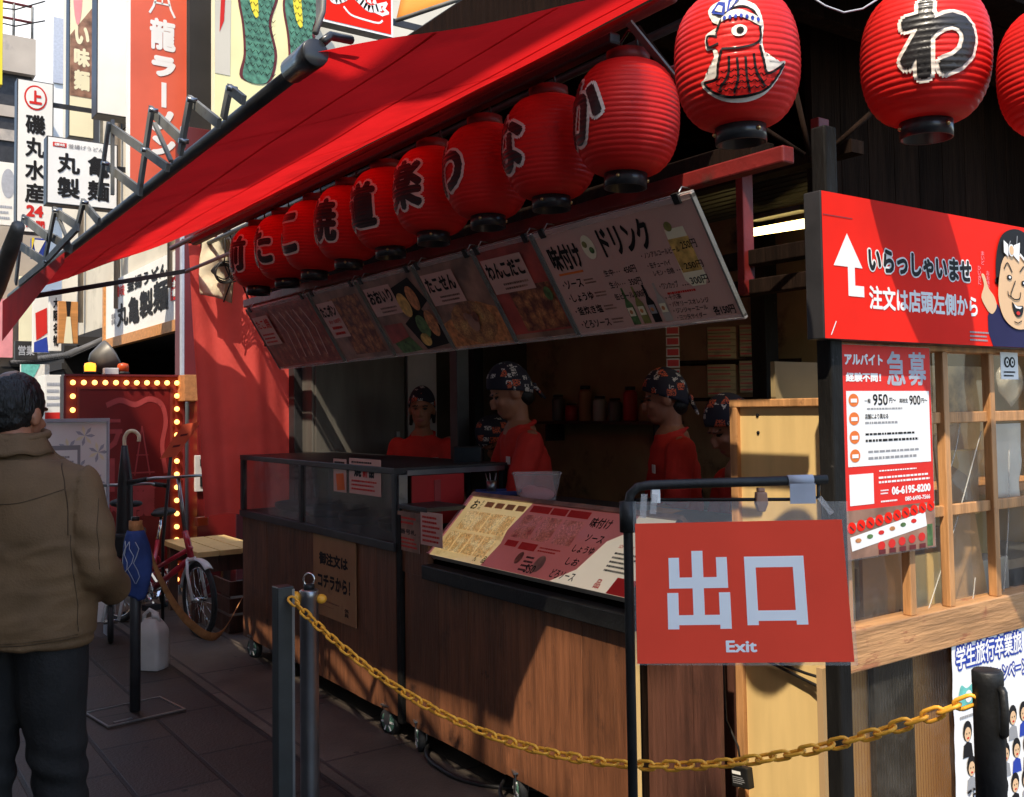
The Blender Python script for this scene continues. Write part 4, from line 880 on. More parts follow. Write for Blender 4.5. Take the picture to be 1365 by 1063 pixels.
# ================================================================== YELLOW BOARD + ADAPTER
X = 2.5; ya = yat(975, X); yb = yat(1094, X); zt_ = onx(1030, 532, X).z
t = thing('plywood_board', 'bare yellow plywood door panel with screw holes beside the black corner post', 'wood panel', (X, yb, 0))
MB().box(X + .006, X + .02, yb - .09, ya, .0, zt_ - .006, 'ply_yellow').build('panel', t)
b = MB(); b.box(X - .012, X + .02, ya - .032, ya, .005, zt_ - .026, 'pale_wood').box(X - .012, X + .022, yb - .09, ya, zt_ - .026, zt_, 'pale_wood'); b.build('rim', t, bevel=.003)
b = MB()
for pp in ((1010, 554), (1011, 577)): c = onx(*pp, X + .006); b.cyl(c - V((.003, 0, 0)), c, .006, 'black_print', 8)
b.build('screw_hole', t)
MB().box(2.5, 2.6, ya + .003, ya + .12, 0, .98, 'side_wood').box(2.43, 2.47, ya + .06, ya + .14, 0, .99, 'grey_bracket').build('jamb_post', st, bevel=.003)
p = onx(985, 1038, 2.4)
t = thing('power_adapter', 'small black power adapter with a white label hanging on its cord', 'power adapter', p)
M = frame(p, (0, -1, .12), (.0, .12, 1))
MB().box(-.036, .036, -.03, .035, -.03, 0, 'black_metal', M).build('body', t, bevel=.004)
A = Art(M @ V((-.03, .022, .0005)), M @ V((.03, .022, .0005)), M @ V((-.03, -.022, .0005)), 30, 22); A.lift = .0006
A.rect(2, 0, 20, 5, 'sign_white', 1).dashes(2, 8, 27, 20, 4, 'grey_print', 1, 5); A.build('label_print', t)
MB().tube([M @ V((0, .035, -.015)), p + V((0, .0, .1)), onx(968, 960, 2.42), onx(965, 900, 2.44), onx(962, 800, 2.45)], .004, 'cable', 6).build('cord', t)
t = thing('wall_cable', 'two loose black cables sagging across the yellow plywood board', 'cable', onx(1115, 912, 2.49))
MB().tube([onx(1040, 885, 2.49), onx(1075, 898, 2.485), onx(1118, 911, 2.46)], .005, 'cable', 6).tube([onx(1020, 880, 2.49), onx(1080, 910, 2.485), onx(1116, 927, 2.46)], .005, 'cable', 6).build('cables', t)

# ================================================================== EXIT SIGN STAND
D = 1.93
def ex(px, py, d=D): return atd(px, py, d)
base = ex(836, 640); base.z = 0
t = thing('exit_stand', 'black metal stand with clipped red 出口 Exit sign in a clear sleeve', 'sign stand', base)
zt_ = ex(836, 652).z
rt = (R0 * 1.0)
def ep(u, z): return V((base.x, base.y, z)) + (R0 + F0 * .02) * u
b = MB(); arm = []
L_ = (ex(1104, 642) - ex(836, 642)).dot(R0)
zs = ex(836, 672).z; ze = ex(1100, 640).z; zl = ex(860, 647).z
b.tube([ep(0, .02), ep(0, zl - .045), ep(.006, zl - .018), ep(.02, zl - .004), ep(.045, zl), ep(L_ * .5, zl + (ze - zl) * .5), ep(L_, ze)], .0098, 'black_metal', 10)
b.build('pole', t)
b = MB(); b.cyl(ep(0, .0), ep(0, .02), .16, 'black_metal', 24); b.build('base', t)
b = MB(); b.cyl(ep(0, zs - .055), ep(0, zs + .005), .0165, 'black_metal', 12); b.build('collar', t)
zr = ex(900, 666).z
b = MB(); b.tube([ep(.012, zr), ep(L_ * .9, zr - .004), ep(L_ * .955, zr - .0), ep(L_ * .958, ze - .005)], .0035, 'black_metal', 8); b.build('lower_rod', t)
b = MB(); q = ep((ex(866, 660) - base).dot(R0), zr)
for du in (-.012, .008): b.bar(q + R0 * du + V((0, 0, .012)) - F0 * .012, q + R0 * (du - .004) - V((0, 0, .034 if du < 0 else .026)) - F0 * .012, .012, .006, 'clear_plastic', up=F0)
b.box(-.008, .008, -.012, .014, -.016, .006, 'white_print', frame(q + R0 * .012 + V((0, 0, .006)), R0, Z)); b.build('clear_clip', t)
b = MB(); q = ep((ex(1015, 664) - base).dot(R0), zr); M = frame(q, R0, Z); b.prism([(-.010, .012), (.010, .012), (.012, -.01), (.006, -.026), (-.007, -.026), (-.012, -.01)], .02, 'menu_brown', M @ Matrix.Translation((0, 0, .012))); b.box(-.007, .007, .012, .02, -.008, .008, 'menu_brown', M); b.build('peg_clip', t, bevel=.002)
q0 = (ex(1051, 650) - base).dot(R0); q1 = (ex(1085, 650) - base).dot(R0)
b = MB(); b.tube([ep(q0, ze - .0005), ep(q1, ze)], .0108, 'tape_grey', 12); b.box(q0, q1, ze - .045, ze - .006, .009, .0102, 'tape_grey', frame(V((base.x, base.y, 0)), R0, Z)); b.build('tape', t)
b = MB(); q = ep(L_ * .955, zr); b.bar(q - F0 * .004, q + R0 * .024 - V((0, 0, .032)) - F0 * .006, .01, .004, 'clear_plastic', up=F0); b.build('clear_clip', t)
# sleeve + red sheet (measured quad, slightly skewed in its own plane)
def eq(px, py, off=.0):
    p = ex(px, py); u = (p - base).dot(R0); return ep(u, p.z) - F0 * (.016 + off)
sl_ = MB(); sl_.add([eq(842, 668), eq(1128, 668), eq(1142, 886), eq(846, 884)], [(0, 1, 2, 3)], 'sleeve_plastic'); sl_.build('sleeve', t, solid=.0012, fix=False)
c4 = [eq(845, 697, .001), eq(1120, 692, .001), eq(1137, 881, .001), eq(848, 882, .001)]
sh = MB(); sh.add(c4, [(0, 3, 2, 1)], 'exit_red'); so_ = sh.build('sheet', t, solid=.0006, fix=False)
def bil(u, v):
    a = c4[0].lerp(c4[1], u); d_ = c4[3].lerp(c4[2], u); return a.lerp(d_, v)
class ExArt(Art):
    def __init__(s, W, H): s.W, s.H = W, H; s.mb = MB(); s.k = 1; s.lift = .0008
    def P(s, u, v, k): return bil(u / s.W, v / s.H) - F0 * s.lift * k
A = ExArt(100, 68)
T = lambda u0, v0, u1, v1: A.rect(u0, v0, u1, v1, 'exit_white', 1)
# 出
T(26.6, 13.8, 31.9, 54.8 - 6.2 - 4.5 + 4.5)
T(15.6, 17, 20.6, 31.9); T(20.6, 26.6, 26.6, 31.9); T(31.9, 26.6, 38.2, 31.9); T(38.2, 17, 43.4, 31.9)
T(14.6, 34, 19.8, 51.6); T(19.8, 44.8, 26.6, 49.6); T(31.9, 44.8, 38.9, 49.6); T(38.9, 34, 44.2, 51.6)
T(26.6, 48.6, 31.9, 49.6)
# 口
T(51.6, 17, 56.9, 50); T(74.6, 17, 80, 50); T(56.9, 17, 74.6, 22.3); T(56.9, 43, 74.6, 48)
A.fit('Exit', 41, 57.2, 55.4, 63, 'exit_white', .035, 1)
A.build('lettering', t)

# ================================================================== STANCHIONS + CHAIN
def stanchion(name, px, py, d, r, label, m, square=False, ring=False, cap=False, grp=None):
    top = atd(px, py, d); p = V((top.x, top.y, 0)); h = top.z
    t = thing(name, label, 'bollard', p, grp)
    b = MB()
    if square: b.box(p.x - r, p.x + r, p.y - r, p.y + r, .02, h, m)
    else: b.lathe([(r, .02), (r, h - .03), (r * 1.02, h - .028), (r * 1.02, h - .004), (r * .9, h), (0, h)], m, 28, Matrix.Translation((p.x, p.y, 0)), caps=False)
    b.build('post', t, bevel=.004 if square else 0)
    MB().lathe([(.16, .006), (.16, .02), (.1, .03), (r, .034)], 'black_metal', 28, Matrix.Translation((p.x, p.y, 0))).build('base_plate', t)
    return t, p, h
G = 'queue posts holding the yellow chain'
tA, pA, hA = stanchion('queue_post', 377, 781, 3.5, .03, 'dark square queue post with yellow chain hooked near its top', 'post_grey', True)
b = MB(); b.box(pA.x + .022, pA.x + .0315, pA.y - .0312, pA.y - .012, .03, hA - .01, 'steel'); b.build('edge_strip', tA)
tB, pB, hB = stanchion('queue_post', 412, 786, 3.62, .034, 'round steel queue post with ring on its domed cap', 'steel')
b = MB(); b.cyl((pB.x, pB.y, hB), (pB.x, pB.y, hB + .02), .02, 'black_metal', 12)
b.tube([V((pB.x, pB.y, hB + .035)) + (R0 * .02 * cos(a * pi / 8) + Z * .024 * sin(a * pi / 8)) for a in range(16)], .0045, 'chrome', 6, closed=True); b.build('ring', tB)
b = MB(); b.ell(V((pB.x, pB.y, hB - .03)) - R0 * .05, .024, 'chain_yellow').ell(V((pB.x, pB.y, hB - .035)) + R0 * .045, (.02, .02, .018), 'chain_yellow'); b.build('chain_hook', tB)
tC, pC, hC = stanchion('queue_post', 1316, 893, 2.05, .03, 'black round queue post at the right end of the yellow chain', 'black_metal')
b = MB(); q = V((pC.x, pC.y, hC - .075)) + R0 * .012 - F0 * .032; b.tube([q + Z * .045, q - F0 * .008 + Z * .04, q - F0 * .012, q - F0 * .008 - Z * .045, q - Z * .05], .008, 'black_metal', 8); b.build('belt_clip', tC)
P1 = V((pA.x, pA.y, 0)) + R0 * .034 - F0 * .03; P1.z = atd(385, 797, 3.48).z
P2 = V((pC.x, pC.y, 0)) - R0 * .03; P2.z = atd(1297, 932, 2.05).z
def chain_pt(s):
    p = P1.lerp(P2, s); p.z -= 4 * s * (1 - s) * CH_SAG; return p
CH_SAG = .32
t = thing('yellow_chain', 'yellow plastic chain sagging between the queue posts in front of the carts', 'chain', P1)
N = 600; pts = [chain_pt(i / N) for i in range(N + 1)]; cum = [0]
for i in range(N): cum.append(cum[-1] + (pts[i + 1] - pts[i]).length)
pitch = .0375; n = int(cum[-1] / pitch); b = MB(); j = 0
for k in range(n):
    sL = (k + .5) * cum[-1] / n
    while cum[j + 1] < sL: j += 1
    c = pts[j].lerp(pts[j + 1], (sL - cum[j]) / (cum[j + 1] - cum[j])); tg = (pts[j + 1] - pts[j]).normalized()
    side = tg.cross(Z).normalized(); up = side.cross(tg); roll = R(70 + random.uniform(-14, 14)) if k % 2 else R(-14 + random.uniform(-14, 14)); e = side * cos(roll) + up * sin(roll)
    hl, hw = .0205, .012; ring = []
    for i in range(6): a = pi / 2 - pi * i / 5; ring.append(c + tg * (hl - hw + hw * cos(a) + .0045) + e * hw * sin(a))
    for i in range(6): a = -pi / 2 - pi * i / 5; ring.append(c + tg * (-(hl - hw) + hw * cos(a) - .0045) + e * hw * sin(a))
    b.tube(ring, .0045, 'chain_yellow', 6, closed=True)
b.build('links', t)
# ================================================================== PEOPLE
def loft(b, rings, m, M=None, n=20):       # rings: (z, rx, ry, cx, cy)
    vs = [(cx + rx * cos(2 * pi * k / n), cy + ry * sin(2 * pi * k / n), z) for z, rx, ry, cx, cy in rings for k in range(n)]
    fs = [(i * n + k, i * n + (k + 1) % n, (i + 1) * n + (k + 1) % n, (i + 1) * n + k) for i in range(len(rings) - 1) for k in range(n)]
    fs += [tuple(range(n - 1, -1, -1)), tuple(range((len(rings) - 1) * n, len(rings) * n))]
    return b.add(vs, fs, m, True, M)
def organic(b, name, parent, voxel, smooth=4, disp=None, paint=None):
    o = b.build(name, None); md = o.modifiers.new('r', 'REMESH'); md.mode = 'VOXEL'; md.voxel_size = voxel; md.use_smooth_shade = True
    sm = o.modifiers.new('s', 'SMOOTH'); sm.factor = .5; sm.iterations = smooth
    me = bpy.data.meshes.new_from_object(o.evaluated_get(bpy.context.evaluated_depsgraph_get()))
    mats = list(o.data.materials); old = o.data; bpy.data.objects.remove(o); bpy.data.meshes.remove(old); me.name = name
    me.materials.clear()
    for q in mats: me.materials.append(q)
    if disp:
        nn = [v.normal.copy() for v in me.vertices]
        for v, q in zip(me.vertices, nn): v.co += q * disp(v.co)
    if paint:
        for extra in paint[0]: me.materials.append(MATS[extra])
        for p in me.polygons: p.material_index = paint[1](p.center)
    else:
        for p in me.polygons: p.material_index = 0
    for p in me.polygons: p.use_smooth = True
    o0 = ORG[parent]; me.transform(Matrix.Translation(-o0)); me.update()
    o = bpy.data.objects.new(name, me); COL.objects.link(o); o.parent = parent; ORG[o] = o0; return o
def head_prims(b, H, neck=True):                      # H: head matrix, origin between the eyes' height at head centre, +y forward
    e = lambda c, r: b.ell(c, r, 'skin', H, 16, 10)
    e((0, -.012, .022), (.074, .092, .095)); e((0, .026, -.042), (.058, .064, .078)); e((0, .045, -.09), (.042, .042, .028))
    e((0, .093, -.022), (.0105, .018, .026)); e((0, .1, -.038), (.015, .014, .011)); e((0, .083, -.066), (.023, .012, .007)); e((0, .081, -.076), (.02, .012, .007))
    e((.03, .076, .018), (.025, .014, .008)); e((-.03, .076, .018), (.025, .014, .008)); e((.035, .062, -.03), (.02, .02, .018)); e((-.035, .062, -.03), (.02, .02, .018))
    for s in (-1, 1): e((s * .074, -.012, -.018), (.011, .022, .03))
    if neck: b.caps([(0, -.02, -.07), (0, -.035, -.2)], [.05, .056], 'skin', H)
def face_paint(H):
    Hi = H.inverted()
    def f(c):
        q = Hi @ V(c)
        for s in (-1, 1):
            if ((q.x - s * .03) / .013) ** 2 + ((q.z + .0) / .0058) ** 2 < 1 and q.y > .04: return 1
            if ((q.x - s * .031) / .019) ** 2 + ((q.z - .021 + abs(abs(q.x) - .03) * .2) / .0042) ** 2 < 1 and q.y > .04: return 1
        if (q.x / .024) ** 2 + ((q.z + .071) / .009) ** 2 < 1 and q.y > .05: return 2
        return 0
    return (['eye_dark', 'lips'], f)
def hand_prims(b, wrist, d, nrm, side):    # palm along d, palm normal nrm, thumb on side
    d = V(d).normalized(); nrm = V(nrm).normalized(); x = d.cross(nrm).normalized() * side
    c = V(wrist) + d * .05
    b.ell(c, (.04, .05, .016), 'skin', None, 12, 8, Matrix((x, d, nrm)).transposed())
    for i, (L_, off) in enumerate(((.07, -.028), (.078, -.009), (.072, .01), (.058, .028))):
        p0 = V(wrist) + d * .088 + x * -off; p1 = p0 + d * L_ * .5 - nrm * .008; p2 = p1 + d * L_ * .4 - nrm * .028
        b.caps([p0, p1, p2], [.0095, .0088, .0075], 'skin', None, 8)
    t0 = V(wrist) + d * .03 + x * .03; b.caps([t0, t0 + d * .03 + x * .02 - nrm * .008, t0 + d * .058 + x * .022 - nrm * .022], [.012, .0105, .009], 'skin', None, 8)
m = mat('bandana', (.02, .018, .03), .8)
def bandana_nodes():
    n = m.node_tree.nodes; L = m.node_tree.links; p = n['Principled BSDF']; tc = n.new('ShaderNodeTexCoord')
    def spots(scale, lo, size, col, prev):
        mp = n.new('ShaderNodeMapping'); mp.inputs['Scale'].default_value = (scale, scale, scale * 1.3); mp.inputs['Location'].default_value = (scale, .3 * scale, .7); L.new(tc.outputs['Object'], mp.inputs[0])
        v = n.new('ShaderNodeTexVoronoi'); v.distance = 'CHEBYCHEV'; v.inputs['Scale'].default_value = 1; v.inputs['Randomness'].default_value = .8; L.new(mp.outputs[0], v.inputs[0])
        s = n.new('ShaderNodeSeparateColor'); L.new(v.outputs['Color'], s.inputs[0])
        a = n.new('ShaderNodeMath'); a.operation = 'GREATER_THAN'; a.inputs[1].default_value = lo; L.new(s.outputs[0], a.inputs[0])
        c = n.new('ShaderNodeMath'); c.operation = 'LESS_THAN'; c.inputs[1].default_value = size; L.new(v.outputs['Distance'], c.inputs[0])
        e = n.new('ShaderNodeMath'); e.operation = 'MULTIPLY'; L.new(a.outputs[0], e.inputs[0]); L.new(c.outputs[0], e.inputs[1])
        nz = n.new('ShaderNodeTexNoise'); nz.inputs['Scale'].default_value = 150; L.new(tc.outputs['Object'], nz.inputs[0]); g = n.new('ShaderNodeMath'); g.operation = 'GREATER_THAN'; g.inputs[1].default_value = .47; L.new(nz.outputs[0], g.inputs[0])
        h = n.new('ShaderNodeMath'); h.operation = 'MULTIPLY'; L.new(e.outputs[0], h.inputs[0]); L.new(g.outputs[0], h.inputs[1])
        x = n.new('ShaderNodeMix'); x.data_type = 'RGBA'; L.new(h.outputs[0], x.inputs[0]); L.new(prev, x.inputs[6]); x.inputs[7].default_value = (*col, 1); return x.outputs[2]
    c = p.inputs['Base Color'].links[0].from_socket
    c = spots(21, .38, .3, (.6, .55, .5), c); c = spots(15, .45, .33, (.65, .12, .05), c); L.new(c, p.inputs['Base Color'])
bandana_nodes()
def facing(phi): return -F0 * cos(R(phi)) - R0 * sin(R(phi))
def worker(px, py_top, d, label, phi, hphi, pitch, lean=0, scale=1.0, arms=None, bob=False):
    top = atd(px, py_top, d); f = facing(phi); xr = f.cross(Z)
    hf = facing(hphi); hx = hf.cross(Z)
    Hr = Matrix((hx, hf, Z)).transposed().to_4x4() @ Matrix.Rotation(-R(pitch), 4, 'X')
    hc = top - V((0, 0, .125 * scale))
    H = Matrix.Translation(hc) @ Hr @ Matrix.Scale(scale * 1.06, 4)
    nb = hc - V((0, 0, .178 * scale)) - f * (.02 + .0014 * pitch) - f * .0
    sh = nb - V((0, 0, .035)); hip = sh - V((0, 0, .50)) - f * lean
    g = V((hip.x, hip.y, 0)); t = thing('person', label, 'person', g, 'stall workers in red shirts and patterned bandanas')
    B = lambda a, c, z, o=sh: o + xr * a + f * c + Z * z
    b = MB(); head_prims(b, H, False); b.caps([hc + Hr.to_3x3() @ V((0, -.02, -.06)), nb, nb - Z * .04], [.05, .053, .06], 'skin')
    b.caps([sh, hip], [.09, .1], 'skin')
    for s in (-1, 1):
        b.caps([hip + xr * s * .08, V((g.x, g.y, .48)) + xr * s * .09 + f * .02, V((g.x, g.y, .07)) + xr * s * .1], [.075, .055, .04], 'skin'); b.ell(V((g.x, g.y, .035)) + xr * s * .1 + f * .06, (.045, .045, .03), 'skin')
        S0 = B(s * .175, 0, -.02); E0 = B(s * .215, .03 + lean * .2, -.3); W0 = E0 + f * .2 - xr * s * .06 - Z * .07
        if arms and s in arms: E0, W0 = [sh + xr * a_[0] + f * a_[1] + Z * a_[2] for a_ in arms[s]]
        b.caps([S0, E0, W0], [.045, .04, .03], 'skin'); hand_prims(b, W0, (W0 - E0), Z if abs((W0 - E0).normalized().z) < .8 else f, s)
    organic(b, 'body', t, .0068, 3, None, face_paint(H))
    c = MB(); T = Matrix.Translation(sh) @ Matrix((xr, f, Z)).transposed().to_4x4(); dn = lambda z: -lean * min(1, -z / .5)
    loft(c, [(-.62, .17, .12, 0, dn(-.5)), (-.5, .175, .125, 0, dn(-.5)), (-.3, .17, .115, 0, dn(-.3)), (-.12, .195, .12, 0, dn(-.12)), (-.03, .182, .1, 0, -.0), (.015, .12, .08, 0, 0), (.035, .07, .062, 0, .0)], 'shirt', T)
    for s in (-1, 1):
        S0 = B(s * .165, 0, -.045); E0 = B(s * .215, .03 + lean * .2, -.3)
        if arms and s in arms: E0 = sh + xr * arms[s][0][0] + f * arms[s][0][1] + Z * arms[s][0][2]
        c.caps([S0, S0.lerp(E0, .45), S0.lerp(E0, .85)], [.07, .066, .062], 'shirt')
    c.tube([sh + Z * .04 + xr * .076 * cos(a) + f * .074 * sin(a) + Z * .022 * -sin(a) for a in [k * pi / 10 for k in range(20)]], .0125, 'shirt', 8, closed=True)
    organic(c, 'shirt', t, .009, 2, lambda p: .011 * noise.noise(V((p.x * 8, p.y * 8, p.z * 6 + p.x * 5))) + .006 * noise.noise(p * 19))
    bd = MB(); bd.box(-.03, .03, -.02, .02, .0, .004, 'white_print', frame(B(-.09, .118 - lean * .25, -.13), xr * -1, Z)); bd.build('name_badge', t)
    tr = MB()
    for s in (-1, 1): tr.caps([hip + xr * s * .08 + Z * .02, V((g.x, g.y, .48)) + xr * s * .09 + f * .02, V((g.x, g.y, .1)) + xr * s * .1], [.1, .078, .06], 'trousers')
    organic(tr, 'trousers', t, .012, 2)
    sz = MB(); rx, ry, rz = .083, .104, .12
    def dome(u, v):
        a = u * 2 * pi; zr = .034 - .112 * (1 - cos(a)) / 2; z = zr + (rz - zr) * sin(v * pi / 2); q = sqrt(max(0, 1 - (z / rz) ** 2)) if z > 0 else 1 - .35 * (z / rz) ** 2
        q *= 1 + .02 * noise.noise(V((cos(a) * 3, sin(a) * 3, z * 30))); return H @ V((rx * q * sin(a), -.012 + ry * q * cos(a), .018 + z))
    sz.grid(40, 16, dome, 'bandana', True, True); bo = sz.build('bandana', t, solid=.004)
    k = MB(); kb = H @ V((0, -.115, -.03)); dn_ = Hr.to_3x3()
    k.ell(kb, (.02, .018, .018), 'bandana'); k.caps([kb, kb + dn_ @ V((.03, -.02, -.07))], [.014, .007], 'bandana').caps([kb, kb + dn_ @ V((-.03, -.02, -.08))], [.014, .007], 'bandana'); k.build('knot', bo)
    hr = MB(); hr.ell((0, -.058, -.05), (.056, .045, .05), 'hair', H)
    if bob: hr.caps([(.065, -.05, -.03), (.075, -.04, -.1)], [.022, .012], 'hair', H); hr.caps([(-.065, -.05, -.03), (-.07, -.04, -.09)], [.02, .01], 'hair', H)
    hr.build('hair', t)
    sho = MB()
    for s in (-1, 1): sho.ell(V((g.x, g.y, .045)) + xr * s * .1 + f * .06, (.055, .055, .045), 'shoe').ell(V((g.x, g.y, .04)) + xr * s * .1 + f * .12, (.05, .05, .038), 'shoe')
    sho.build('shoes', t)
    return t
worker(562, 519, 6.45, 'person in red polo and bandana facing the street behind the glass display case', 4, 2, 4, 0, 1.0, None, True)
worker(678, 488, 5.05, 'person in red polo seen in profile looking down beside the clear tub', 72, 82, 26, .1, 1.05, {-1: [(-.2, .1, -.32), (-.14, .22, -.42)], 1: [(.2, .08, -.3), (.1, .32, -.34)]})
worker(661, 556, 5.45, 'person bending low, dark bandana half hidden in front of the profile worker', 70, 60, 55, .22, .95)
worker(884, 496, 4.72, 'person in red polo turned away to the left under the drinks board', 86, 100, 12, .03, .98)
worker(972, 530, 4.3, 'person with bowed bandana head half hidden behind the plywood board', 78, 82, 32, .1, 1.0)

# passer-by seen from behind
d = 2.9; p = atd(28, 560, d); p.z = 0
t = thing('person', 'balding dark haired man in olive brown jacket and dark trousers seen from behind', 'person', p)
M = frame(p, R0, F0, Z)
HC = V((-.028, .03, 1.555)); H = M @ Matrix.Translation(HC) @ Matrix.Rotation(R(-8), 4, 'Z') @ Matrix.Rotation(R(-8), 4, 'X')
b = MB(); head_prims(b, H); b.caps([M @ V((-.02, .0, 1.47)), M @ V((0, -.02, 1.38))], [.058, .065], 'skin'); b.caps([M @ V((0, 0, 1.32)), M @ V((0, 0, 1.0))], [.1, .1], 'skin')
sp = {}
for s in (-1, 1):
    foot = (s * .1, .02 + s * .06, .0)
    b.caps([M @ V((s * .085, 0, .9)), M @ V((s * .095, .03 + s * .02, .48)), M @ V((s * .1, s * .05, .08))], [.08, .055, .04], 'skin'); b.ell(M @ V((s * .1, .06 + s * .05, .035)), (.045, .045, .03), 'skin')
    S0, E0, W0 = (s * .172, -.008, 1.335), (s * .236, -.03, 1.10), (s * .21, .17, 1.0); sp[s] = (S0, E0, W0)
    b.caps([M @ V(S0), M @ V(E0), M @ V(W0)], [.05, .042, .032], 'skin'); hand_prims(b, M @ V(W0), (M.to_3x3() @ V((-s * .5, .85, -.15))), Z, -s)
organic(b, 'body', t, .0068, 3, None, face_paint(H))
c = MB(); loft(c, [(.868, .2, .15, 0, 0), (.885, .212, .158, 0, 0), (.92, .216, .16, 0, 0), (1.05, .222, .155, 0, -.005), (1.2, .226, .15, 0, -.015), (1.33, .228, .132, 0, -.015), (1.375, .205, .115, 0, -.012), (1.41, .14, .1, 0, -.01), (1.43, .105, .09, -.004, -.008), (1.48, .08, .082, -.012, 0), (1.492, .077, .08, -.015, .004)], 'jacket', M, 28)
for s in (-1, 1): c.caps([M @ V(x) for x in (sp[s][0], V(sp[s][0]).lerp(V(sp[s][1]), .5) + V((s * .012, -.006, 0)), sp[s][1], V(sp[s][1]).lerp(V(sp[s][2]), .9))], [.07, .066, .062, .053], 'jacket', None, 16)
Mi = M.inverted()
def folds(w_):
    q = Mi @ w_; z = q.z; f_ = 0
    if abs(q.x) < .2 and z < 1.42: f_ += .013 * noise.noise(V((q.x * 6 + z * 3, q.y * 5, z * 4))) + .007 * noise.noise(V((q.x * 16 - z * 9, q.y * 9, z * 8)))
    if z < 1.18: f_ += .005 * (1 - abs(noise.noise(V((q.x * 5 + z * 12, 1, z * 14 - q.x * 7)))) * 2.5)
    if abs(q.x) > .2: f_ += .008 * sin(z * 60 + q.x * 40 + 3 * noise.noise(q * 6)) * min(1, max(0, (1.32 - z) * 8)) * min(1, max(0, (z - .95) * 8)) * (.5 + noise.noise(q * 9))
    if q.y < -.05: f_ -= .007 * math.exp(-((q.x + .015 * sin(z * 6)) / .006) ** 2) * (z < 1.36)
    if abs(z - .895) < .006: f_ -= .004
    if abs(z - (1.43 - .1 * q.x * q.x)) < .012 and q.y < .02: f_ -= .007
    return f_
jk = organic(c, 'jacket', t, .0085, 12, folds)
from mathutils.bvhtree import BVHTree
bv = BVHTree.FromPolygons([v.co + ORG[t] for v in jk.data.vertices], [tuple(p.vertices) for p in jk.data.polygons])
mat('jacket_seam', (.055, .03, .013), .9)
def seam(pts, r_=.0016):
    out = []
    for x_, z_ in spl(pts, 8):
        h = bv.ray_cast(M @ V((x_, -.6, z_)), F0)[0]
        if h: out.append(h - F0 * .0006)
    if len(out) > 2: sb.tube(out, r_, 'jacket_seam', 5)
sb = MB()
for s in (-1, 1):
    seam([(s * .13, 1.42), (s * .165, 1.36), (s * .18, 1.28), (s * .185, 1.2)]); seam([(s * .19, 1.2), (s * .2, 1.05), (s * .2, .92)], .0012); seam([(s * .25, 1.3), (s * .262, 1.2), (s * .27, 1.1)], .0012)
seam([(-.2, .905), (-.1, .9), (0, .899), (.1, .9), (.2, .905)]); seam([(-.2, .912), (0, .906), (.2, .912)], .0009); seam([(0, 1.42), (0, 1.2), (.002, 1.0), (0, .9)], .0012)
seam([(-.17, 1.33), (-.08, 1.3), (0, 1.295), (.08, 1.3), (.17, 1.33)], .0012)
sb.build('seam', jk)
e = MB(); e.tube([M @ V((-.014 + .083 * cos(a), .0 + .087 * sin(a), 1.482 + .012 * sin(a))) for a in [k * pi / 14 for k in range(28)]], .011, 'jacket', 8, closed=True)
e.grid(24, 5, lambda u, v: M @ V((-.012 + (.082 + .03 * v) * cos(pi + .0 + pi * u), -.004 + (.085 + .03 * v) * sin(pi + pi * u), 1.49 - .06 * v - .004 * sin(u * 25))), 'jacket')
e.build('collar', t, solid=.004)
tr = MB()
for s in (-1, 1): tr.caps([M @ V(x) for x in ((s * .09, 0, .95), (s * .092, .01, .75), (s * .1, .03 + s * .02, .48), (s * .102, .02 + s * .045, .25), (s * .104, s * .05, .06))], [.112, .1, .077, .072, .07], 'trousers', None, 14)
def tf(w_):
    q = Mi @ w_; return .007 * noise.noise(V((q.x * 8, q.y * 8, q.z * 9))) + .006 * max(0, 1 - abs(q.z - .5) * 7) * sin(q.z * 70 + q.x * 30)
organic(tr, 'trousers', t, .0095, 2, tf)
hb = MB(); hb.ell((0, -.016, .022), (.0785, .0965, .0985), 'hair', H, 28, 20); hb.ell((0, -.05, -.03), (.06, .045, .045), 'hair', H, 20, 14); hb.ell((.062, -.03, .0), (.016, .03, .035), 'hair', H).ell((-.062, -.03, .0), (.016, .03, .035), 'hair', H)
Hi = H.inverted()
mat('scalp', (.2, .1, .065), .45)
organic(hb, 'hair', t, .006, 2, lambda w_: (.0035 * noise.noise((Hi @ w_) * 60) - (.007 if ((Hi @ w_).y > .052 and (Hi @ w_).z < .06) else 0)),
        (['scalp'], lambda c_: 1 if ((Hi @ c_).x / .03) ** 2 + (((Hi @ c_).y + .05) / .04) ** 2 + .35 * noise.noise((Hi @ c_) * 70) < .55 and (Hi @ c_).z > .07 else 0))
sh_ = MB()
for s in (-1, 1): sh_.caps([M @ V((s * .1, s * .05 - .03, .045)), M @ V((s * .105, s * .05 + .15, .04))], [.048, .042], 'shoe')
sh_.build('shoes', t)

# ================================================================== THINGS ON AND AROUND THE CARTS
def px_box(px, py, d): return atd(px, py, d)
p = atd(716, 662, 4.48); zc = 1.132
t = thing('plastic_tub', 'clear plastic tub of pink shavings standing on the counter behind the slanted menu', 'tub', (p.x, p.y, zc))
M = Matrix.Translation((p.x, p.y, zc)) @ Matrix.Rotation(-R(35), 4, 'Z')
b = MB(); hw = .075; hh = .118
def tub(u, v): a = u * 2 * pi; k = max(abs(cos(a)), abs(sin(a))); s_ = (hw + .022 * v) / k ** .82; return M @ V((1.15 * s_ * cos(a), .8 * s_ * sin(a), hh * v))
b.grid(40, 4, tub, 'clear_plastic', True, True); b.add([tub(i / 40, 0) for i in range(40)], [tuple(range(40))], 'clear_plastic'); b.tube([tub(i / 40, 1.0) for i in range(40)], .004, 'clear_plastic', 6, closed=True); b.build('tub', t)
MB().ell((0, 0, .02), (.08, .05, .035), 'pink_print', M).ell((-.03, 0, .04), (.04, .03, .025), 'pink_print', M).build('shavings', t)
